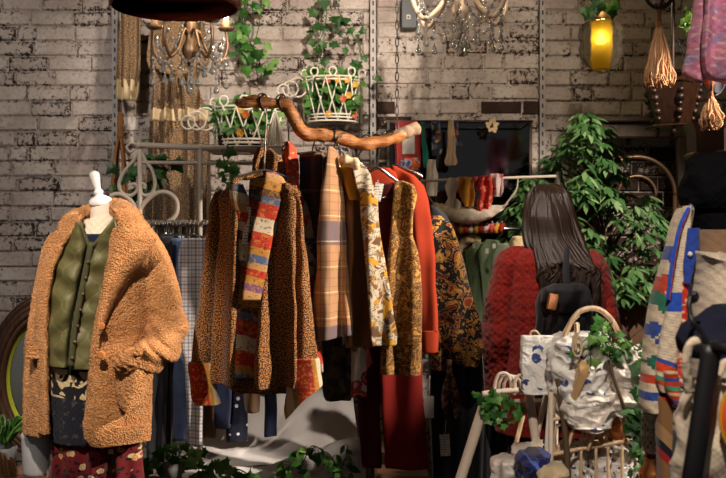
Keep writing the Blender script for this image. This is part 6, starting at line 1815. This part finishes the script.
vine('ivy_sprig', 'bright ivy sprig on the left end of the cream A-frame rack', [[(486, 398), (498, 400), (510, 404), (520, 410)], [(494, 398), (500, 412), (504, 424)], [(482, 396), (490, 408), (498, 416)]], YA - .06, 40, .029, seed=41, spread=.018)

YB2 = 2.75
st = thing('basket_stand', 'cream wire basket stand with a tall cane handle full of white bags', 'stand', (_x(594, YB2), YB2, 0))
def wire(name, pts, r=.006, mat='cream_iron', n=40, parent=st, Y=None):
    mb = MB(); mb.tube([P(q[0], q[1], (Y or YB2) + (q[2] if len(q) > 2 else 0)) for q in pts], r, 8, n); return mb.build(name, M[mat], parent)
wire('cane_handle', [(551, 478), (551.5, 440), (553, 410), (556, 380), (562, 348), (569, 326), (578, 313), (589, 308.5), (600, 310), (610, 318), (617, 330), (622, 350), (624, 372)], .0075, 'wicker', 90)
wire('cane_handle', [(546, 478, .02), (547, 440, .02), (551, 395, .02), (556, 362, .02), (566, 330, .02), (578, 315, .02)], .006, 'white_wicker', 60)
wire('dark_post', [(558, 378, -.03), (561, 400, -.03), (566, 440, -.03), (568, 478, -.03), (569, 520, -.03)], .0085, 'stem', 40)
for (x0, y0, yo) in ((551, 392, -.02), (636, 372, -.02), (556, 396, .26), (634, 380, .26)):
    mb = MB(); p = P(x0, y0, YB2 + yo); mb.tube([p, Vector((p.x, p.y, .004))], .007, 8); mb.build('post', M['cream_iron'], st)
wire('shelf_rail', [(551, 455, -.02), (580, 449, -.02), (610, 444, -.02), (636, 440, -.02)], .006, 'loop_tan')
wire('shelf_rail', [(556, 448, .26), (634, 436, .26)], .006, 'loop_tan')
wire('shelf_rail', [(552, 420, -.02), (590, 412, -.02), (636, 404, -.02)], .005, 'loop_tan')
for k, x in enumerate(range(558, 634, 11)):
    wire('shelf_wire', [(x, 452 - (x - 556) * .15, -.02), (x + 2, 444 - (x - 556) * .14, .26)], .004, 'loop_tan', 6)
for x in (581, 596, 608, 622):
    wire('grille_wire', [(x, 450 - (x - 580) * .15, -.02), (x, 478, -.02), (x, 600, -.02)], .0045, 'loop_tan', 10)
# scroll loops along the front
for (x, y0, y1, w_) in ((585, 448, 430, 3.5), (603, 446, 424, 4), (560, 462, 425, 6), (628, 440, 405, 5)):
    wire('scroll', [(x - w_ * .3, y0), (x - w_, (y0 + y1) / 2), (x - w_ * .6, y1 + 2), (x, y1), (x + w_ * .6, y1 + 2), (x + w_, (y0 + y1) / 2), (x + w_ * .2, y0 - 3), (x - w_ * .3, (y0 + y1) / 2 + 2)], .0045, 'loop_tan', 50)
wire('brace', [(566, 452, -.03), (574, 428, -.03), (581, 410, -.02)], .005, 'loop_tan')
wire('brace', [(605, 412, -.04), (592, 440, -.04), (588, 450, -.03)], .005, 'loop_tan')
wire('brace', [(609, 360, -.10), (616, 385, -.11), (626, 412, -.08), (634, 432, -.03)], .005, 'stem')
wire('spring_clip', [(577, 333, -.10), (573.5, 338, -.1), (573, 350, -.1), (576, 356, -.1), (580.5, 354, -.1), (581, 342, -.1), (578, 336, -.1), (576, 342, -.1), (576, 350, -.1)], .0035, 'loop_tan', 60)
mb = MB(); mb.bbox(P(577, 328, YB2 - .07), (.012, .02, .03), .003); mb.build('wooden_peg', M['wicker'], st)
def crush(a, s, k2=2.3):
    def f(q, x, y, v):
        n1 = abs(noise.noise(q * s)); n2 = abs(noise.noise(q * s * k2 + Vector((5, 1, 2))))
        k = a * (1.2 - 2.0 * n1) + a * .45 * (1 - 2 * n2)
        return Vector((x * k, y * k * 1.3, .4 * k))
    return f
t = thing('printed_bag', 'flat white bag with scattered dark blue flowers behind the cane handle', 'bag', P(540, 392, 2.86))
MB().loft([(336, 522.5, 563), (340, 522, 563), (365, 521.5, 563), (391, 522.5, 562), (394, 524, 561)], 2.84, .03, n=100, nr=70, e=.3, sm=0, folds=[(7, .006, 0, 2)], disp=crush(.0022, 12)).build('bag_body', M['bag_print'], t)
mb = MB(); mb.tube([P(530, 337, 2.85), P(531, 332, 2.85), P(536, 331, 2.85), P(541, 337, 2.85)], .003, 6, 20); mb.build('handle', M['wicker'], t)
t = thing('crumpled_bag', 'crumpled white printed bag under the top of the cane handle', 'bag', P(584, 418, 2.80))
MB().loft([(336, 572, 598), (346, 560, 600), (370, 556, 600), (395, 558, 600), (414, 562, 604), (426, 574, 598)], YB2 + .03, .16, n=130, nr=110, e=.8, disp=crush(.020, 13)).build('bag_body', M['bag_print'], t)
mb = MB(); mb.tube([P(588, 340, YB2 - .05), P(590, 356, YB2 - .07), P(589, 372, YB2 - .08)], .003, 6, 16); mb.build('string', M['paper_white'], t)
t = thing('satin_pouch', 'shiny cream satin pouch bulging at the right of the cane handle', 'pouch', P(618, 410, 2.8))
MB().loft([(350, 606, 634), (358, 600, 639), (375, 596, 640), (395, 598, 638), (408, 606, 634), (414, 612, 628)], YB2 + .03, .17, n=130, nr=110, e=.85, disp=crush(.020, 13)).build('bag_body', M['bag_white'], t)
t = thing('satin_pouch', 'lower cream satin pouch sagging through the wire shelf', 'pouch', P(588, 436, 2.74))
MB().loft([(392, 574, 612), (400, 568, 616), (412, 566, 614), (424, 572, 606), (430, 580, 598)], YB2 - .01, .12, n=120, nr=80, e=.85, disp=crush(.022, 12)).build('bag_body', M['bag_white'], t)
t = thing('tan_paper_cone', 'folded tan paper cone tucked in the crumpled white bag', 'paper', P(577, 402, 2.66))
mb = MB()
q = [P(579, 357, 2.685), P(590, 365, 2.655), P(587, 377, 2.65), P(575, 402, 2.67), P(569, 400, 2.69), P(580, 372, 2.645)]
mb.add(q + [p + Vector((0, .035, 0)) for p in q], [(0, 1, 5), (1, 2, 5), (2, 3, 5), (3, 4, 5), (4, 0, 5), (6, 11, 7), (7, 11, 8), (8, 11, 9), (9, 11, 10), (10, 11, 6)] + [(i, 6 + i, 6 + (i + 1) % 5, (i + 1) % 5) for i in range(5)])
mb.build('cone', M['bag_tan'], t, smooth=False)
t = thing('brown_toy', 'small brown and orange felt shape in the wire basket below the satin pouch', 'ornament', P(612, 440, 2.86))
mb = MB(); mb.loft([(418, 604, 612), (426, 606, 620), (434, 608, 628), (441, 612, 626)], 2.86, .08, n=40, nr=24, e=.9, disp=crush(.01, 14)); mb.build('felt_body', M['leather_tan'], t)
for k, (x, w_, lb) in enumerate(((573, 17, 'white lace pouch standing lowest left in the basket stand'), (594, 20, 'white and black lace pouch low in the middle of the basket stand'), (619, 26, 'white patterned lace pouch at lower right of the basket stand'))):
    t = thing('lace_pouch', lb, 'pouch', P(x, 500, 2.84))
    MB().loft([(446, x - w_ * .35, x + w_ * .35), (450, x - w_ * .5, x + w_ * .5), (458, x - w_ * .42, x + w_ * .42), (480, x - w_ * .55, x + w_ * .55), (510, x - w_ * .5, x + w_ * .5)], 2.84, .10, n=80, nr=60, e=.9, disp=crush(.014, 16), folds=[(16, .008, 0, 1)]).build('bag_body', M['lace_white'], t)
for k, (x, y0, w_, mt, nm, lb, Y) in enumerate(((507, 459, 22, 'bag_white', 'folded_cloth', 'folded white cloth leftmost at the foot of the A-frame rack', 2.86), (523, 449, 18, 'bag_white', 'folded_cloth', 'upright folded white cloth behind the shiny blue pouch', 2.9), (534, 455, 26, 'bag_blue', 'blue_pouch', 'shiny royal blue patterned pouch at the bottom edge', 2.72), (554, 469, 18, 'lace_cream', 'crochet_ball', 'cream crochet bundle at the foot of the cane handle', 2.62))):
    tag(MB().loft([(y0, x - w_ * .25, x + w_ * .3), (y0 + 5, x - w_ * .45, x + w_ * .45), (y0 + 18, x - w_ * .5, x + w_ * .5), (y0 + 50, x - w_ * .45, x + w_ * .45)], Y, .11, n=80, nr=60, e=.85, disp=crush(.014, 13)).build(nm, M[mt]), lb, 'cloth' if 'cloth' in nm else 'pouch' if 'pouch' in nm else 'crochet')
zb = _z(505, 2.8)
tag(MB().bbox((_x(565, 2.85), 2.86, zb / 2), (.50, .36, zb), .01).build('wood_crate', M['shelf_wood'], smooth=False), 'wooden crate at the bottom edge under the bags and pouches', 'crate')
t = thing('cream_blossom', 'small cream fabric blossom on the thin leg of the A-frame rack', 'flower', P(537, 444, 2.86))
mb = MB()
for k in range(9): mb.leaf(P(537, 444, 2.86), Vector((math.cos(k * .7), -.5, math.sin(k * .7))), Vector((0, -1, .2)), .022, .016)
mb.build('petals', M['cream_knit'], t)
vine('ivy_vine', 'ivy over the top right of the cane handle above the satin pouch', [[(598, 330), (612, 335), (625, 340), (640, 348)], [(600, 324), (606, 345), (612, 362)], [(612, 322), (610, 340), (620, 356)], [(590, 336), (592, 348), (590, 356)]], 2.66, 42, .027, seed=51, spread=.024)
vine('ivy_vine', 'dark ivy strand trailing down between the basket stand and the cardigan', [[(640, 345), (643, 380), (640, 420), (642, 478), (642, 520)], [(636, 350), (640, 400), (638, 450), (646, 500)]], 2.68, 84, .036, mat='leaf_dark', seed=53, spread=.016)

# ================================================================ mannequin at the right with hat and cardigan
YZ = 2.4
mt = thing('shop_mannequin', 'black headed mannequin at the right edge wearing the cardigan', 'mannequin', (_x(722, YZ), YZ + .05, 0))
mb = MB(); mb.lathe((_x(724, YZ), YZ + .04, _z(245, YZ)), [(.075, -.07), (.062, -.02), (.058, .03), (.066, .06), (.076, .08), (.082, .11), (.074, .15), (.045, .175), (0, .18)], 32, sy=1.15); mb.build('head', M['black_iron'], mt)
MB().loft([(236, 700, 746), (250, 690, 756), (300, 682, 766), (380, 684, 764), (478, 682, 768), (560, 686, 764)], YZ + .06, .2, n=60, nr=40, e=.85).build('torso', M['black_iron'], mt)
mb = MB(); mb.lathe((_x(724, YZ), YZ + .06, 0), [(0, 0), (.16, 0), (.16, .012), (.03, .02), (.018, .05), (.018, .8), (0, .8)], 24); mb.build('stand', M['black_iron'], mt)
t = thing('wool_hat', 'large slouchy black wool hat on the mannequin at the right edge', 'hat', P(722, 205, YZ))
mb = MB(); mb.loft([(156, 704, 748, .4), (163, 695, 757, .8), (180, 688, 764, 1), (198, 685, 767, 1.05), (207, 688, 764, .98), (213, 694, 757, .85)], YZ + .02, .21, n=100, nr=60, e=.95, disp=crush(.014, 9), na=.01, ns=8); mb.build('crown', M['black_knit'], t)
mb = MB(); mb.loft([(207, 692, 758), (215, 691, 758), (228, 694, 756), (237, 698, 752)], YZ + .02, .19, n=70, nr=30, e=.95, na=.006, ns=14); mb.build('knit_band', M['black_knit'], t)
tag(MB().loft([(230, 700, 748), (240, 694, 752), (256, 692, 756), (268, 704, 750)], YZ - .025, .17, n=70, nr=30, e=.9, na=.008, ns=12).build('taupe_neck_warmer', M['brown_yoke']), 'taupe knitted neck warmer under the black hat at right', 'neck warmer')
tag(MB().loft([(250, 688, 712), (256, 690, 756), (270, 694, 756), (330, 692, 758), (420, 690, 760), (520, 688, 762)], YZ - .05, .2, n=90, nr=70, e=.85, na=.010, ns=10, folds=[(6, .006, 0, 1)], disp=lambda q, x, y, v: Vector((0, 0, -.018 * (1 - x * x) * max(0, 1 - v * 6)))).build('oatmeal_jumper', M['oat_knit']), 'oatmeal fleece jumper under the patterned cardigan', 'jumper')
cd = thing('nordic_cardigan', 'cream cardigan with blue, red and green knitted motifs on the right mannequin', 'cardigan', P(668, 478, YZ))
MB().loft([(208, 680, 690), (218, 675, 690), (240, 668, 688), (270, 658, 684), (300, 650, 680), (330, 646, 676), (360, 643, 672), (390, 641, 668), (406, 642, 664), (410, 644, 660)], YZ + .02, .10, n=100, nr=150, e=.75, na=.012, ns=8, folds=[(9, .008, 1, 2)]).build('front_panel', M['cardigan'], cd)
MB().loft([(206, 684, 692), (220, 681, 692), (250, 677, 690), (290, 670, 687), (330, 662, 683), (362, 657, 677), (380, 656, 673), (392, 660, 672)], YZ - .045, .035, n=70, nr=130, e=.8, na=.008, ns=9).build('lapel', M['lapel'], cd)
mb = MB(); mb.tube([P(691, 206, YZ - .04), P(687, 212, YZ - .066), P(680, 228, YZ - .07), P(675, 250, YZ - .07), P(671, 275, YZ - .066), P(668, 300, YZ - .06)], .006, 10, 60, flat=.8); mb.build('blue_edging', M['edge_stripe'], cd)
MB().loft([(228, 688, 699), (250, 685, 699), (266, 683, 694), (284, 684, 690)], YZ - .075, .02, n=40, nr=40, e=.8).build('button_band', M['royal_blue'], cd)
mb = MB(); mb.lathe(P(690, 254, YZ - .09), [(0, -.004), (.005, -.004), (.006, 0), (0, .001)], 14, axis='Y'); mb.build('button', M['paper_white'], cd)
MB().loft([(280, 682, 688), (320, 681, 687), (360, 678, 684), (392, 676, 682)], YZ - .06, .02, n=40, nr=60, e=.8).build('edging', M['red_braid'], cd)
MB().loft([(282, 687.5, 691), (330, 686, 690), (378, 684, 688)], YZ - .06, .02, n=30, nr=40, e=.8).build('edging', M['navy_bead'], cd)
tag(MB().loft([(372, 664, 676), (384, 665, 679), (396, 668, 680), (404, 672, 679)], YZ - .08, .03, n=40, nr=24, e=.8, na=.012, ns=20).build('striped_scarf', M['stripe_scarf']), 'bright striped scarf end hanging from the cardigan lapel', 'scarf')
tag(MB().loft([(395, 655, 676), (420, 656, 676), (470, 658, 674), (540, 658, 674)], YZ - .02, .06, n=50, nr=40, e=.7).build('kilim_bag', M['kilim']), 'brown woven bag with diagonal red stripe beneath the cardigan', 'bag')
tag(MB().loft([(385, 674, 686), (420, 672, 684), (450, 672, 680), (500, 672, 680)], YZ - .05, .05, n=50, nr=40, e=.7, na=.008, ns=16).build('woven_scarf', M['black_lace']), 'black and white woven scarf beside the diagonal striped bag', 'scarf')
t = thing('openwork_lantern', 'cream openwork cylinder standing on copper pots beside the cardigan', 'lantern', P(650, 450, 2.55))
mb = MB(); a0 = P(650, 450, 2.55); R_ = 7.5 / F * 2.55; H_ = 35 / F * 2.55
for k in range(9):
    for sgn in (-1, 1):
        mb.tube([a0 + Vector((R_ * math.cos(2 * PI * (k / 9 + sgn * u * .45)), R_ * math.sin(2 * PI * (k / 9 + sgn * u * .45)), H_ * u)) for u in [i / 10 for i in range(11)]], .0028, 5, 24)
for u in (0, .5, 1): mb.tube([a0 + Vector((R_ * math.cos(x), R_ * math.sin(x), H_ * u)) for x in [2 * PI * i / 12 for i in range(12)]], .003, 5, 24, closed=True)
mb.build('openwork', M['cream_iron'], t)
t = thing('copper_pot', 'shiny copper pot at the bottom right under the openwork lantern', 'pot', P(654, 478, 2.55))
c_ = P(654, 485, 2.55); s_ = 2.55 / F
mb = MB(); mb.lathe(c_, [(0, -6 * s_), (10 * s_, -6 * s_), (15 * s_, 4 * s_), (15 * s_, 14 * s_), (9 * s_, 22 * s_), (11 * s_, 27 * s_), (10 * s_, 29 * s_), (8 * s_, 22 * s_), (12 * s_, 12 * s_), (0, -2 * s_)], 32); mb.build('pot_body', M['copper'], t)
mb = MB(); mb.tube([c_ + Vector((x * s_, 0, z * s_)) for x, z in ((-9, 24), (-6, 38), (0, 44), (6, 38), (9, 24))], .004, 8, 30); mb.build('handle', M['copper'], t)
zb = _z(491, 2.55)
tag(MB().bbox((_x(656, 2.55), 2.57, zb / 2), (.13, .2, zb), .006).build('pot_stand', M['dark_wood'], smooth=False), 'dark wooden stand at bottom right under the copper pot', 'stand')

# ================================================================ near, at the lower right corner: bags on a black stand
YN2 = 1.75
t = thing('black_bag_stand', 'black iron stand with a curled hook in the near right corner', 'stand', (_x(704, YN2), YN2, 0))
mb = MB(); a, b = P(712, 345, YN2), P(692, 478, YN2); d = b - a; mb.tube([a, b, a + d * (a.z / -d.z)], .0185, 12, 12, flat=.7); mb.build('post', M['black_iron'], t)
mb = MB(); mb.tube([P(712, 347, YN2), P(722, 347, YN2 - .02), P(735, 352, YN2 - .04)], .012, 10, 12); mb.build('arm', M['black_iron'], t)
mb = MB(); mb.tube([P(691, 298, YN2 + .05), P(695, 293.5, YN2 + .05), P(696.5, 298, YN2 + .05), P(693, 301, YN2 + .04), P(690.5, 296, YN2 + .03), P(689, 306, YN2 + .02), P(692, 320, YN2), P(700, 331, YN2), P(708, 344, YN2)], .0048, 8, 60); mb.build('curled_hook', M['black_iron'], t)
mb = MB(); p0 = a + d * (a.z / -d.z); mb.bbox((p0.x, p0.y, .012), (.34, .3, .024), .006); mb.build('foot_plate', M['black_iron'], t)
t = thing('navy_bag', 'navy suede bag slung over the black stand at the right edge', 'bag', P(715, 350, YN2 + .1))
MB().loft([(308, 722, 746), (316, 706, 750), (328, 690, 752), (342, 683, 752), (352, 683, 752), (358, 690, 750)], YN2 + .12, .10, n=80, nr=50, e=.9, disp=crush(.010, 10)).build('bag_body', M['navy_bag'], t)
t = thing('canvas_bag', 'stained canvas bag with cream webbing handles at the lower right corner', 'bag', P(705, 478, YN2 + .06))
MB().loft([(384, 700, 740), (392, 693, 744), (420, 689, 748), (478, 683, 752), (560, 680, 754)], YN2 + .10, .10, n=90, nr=70, e=.6, disp=crush(.012, 8)).build('bag_body', M['canvas'], t)
mb = MB(); mb.tube([P(689, 392, YN2 + .04), P(686, 366, YN2 + .02), P(689, 347, YN2 + .01), P(696, 341, YN2 + .01), P(703, 346, YN2 + .02), P(705, 368, YN2 + .04), P(702, 396, YN2 + .05)], .0085, 10, 60, flat=.7); mb.build('handle', M['sheepskin'], t)
mb = MB(); mb.tube([P(714, 396, YN2 + .05), P(719, 372, YN2 + .06), P(730, 362, YN2 + .06), P(745, 380, YN2 + .06)], .0085, 10, 40, flat=.7); mb.build('handle', M['sheepskin'], t)
t = thing('printed_cushion', 'round orange printed cushion cut off by the right edge', 'cushion', P(735, 470, YN2 - .02))
c_ = P(743, 418, YN2 + .0); s_ = YN2 / F
mb = MB(); mb.lathe(c_, [(0, -.018), (14 * s_, -.016), (21 * s_, -.006), (22.5 * s_, 0), (21 * s_, .006), (14 * s_, .016), (0, .018)], 40, axis='Y', sy=1.6); mb.build('cushion_body', M['orange_print'], t)
mb = MB(); mb.tube([c_ + Vector((22.5 * s_ * math.cos(x), 0, 36 * s_ * math.sin(x))) for x in [2 * PI * i / 40 for i in range(40)]], .0035, 7, 80, closed=True); mb.build('piping', M['mustard'], t)

# ---------------------------------------------------------------- greens on the white platform
vine('ivy_plant', 'dark leafy plant in a small grey pot at the bottom left of the draped platform', [[(168, 462), (176, 450), (186, 448), (200, 452)], [(168, 462), (182, 456), (196, 464), (206, 470)], [(166, 460), (156, 458), (148, 466)]], 3.95, 40, .05, mat='leaf_ivy', kind='ivy', seed=61, spread=.024)
vine('ivy_plant', 'ivy trailing along the front of the white sheet below the polka dot dress', [[(200, 474), (212, 468), (222, 464), (232, 468)], [(222, 474), (236, 469), (248, 474), (258, 480)]], 3.92, 20, .05, mat='leaf_ivy', seed=62, spread=.014)
vine('ivy_plant', 'glossy green plant spilling over the rolled edge of the white sheet', [[(300, 470), (306, 456), (312, 446), (322, 450)], [(300, 468), (292, 464), (284, 472)], [(312, 456), (326, 452), (334, 462), (338, 476)], [(338, 476), (342, 466), (346, 456), (348, 446)]], 3.95, 40, .055, kind='oval', seed=63, spread=.017)
mb = MB(); c_ = P(173, 468, 3.93); mb.lathe(c_, [(0, -.05), (.034, -.05), (.040, .02), (.036, .02), (0, .012)], 24); tag(mb.build('small_pot', M['pot_grey']), 'small round grey pot on the white sheet beside the coat hem', 'pot')
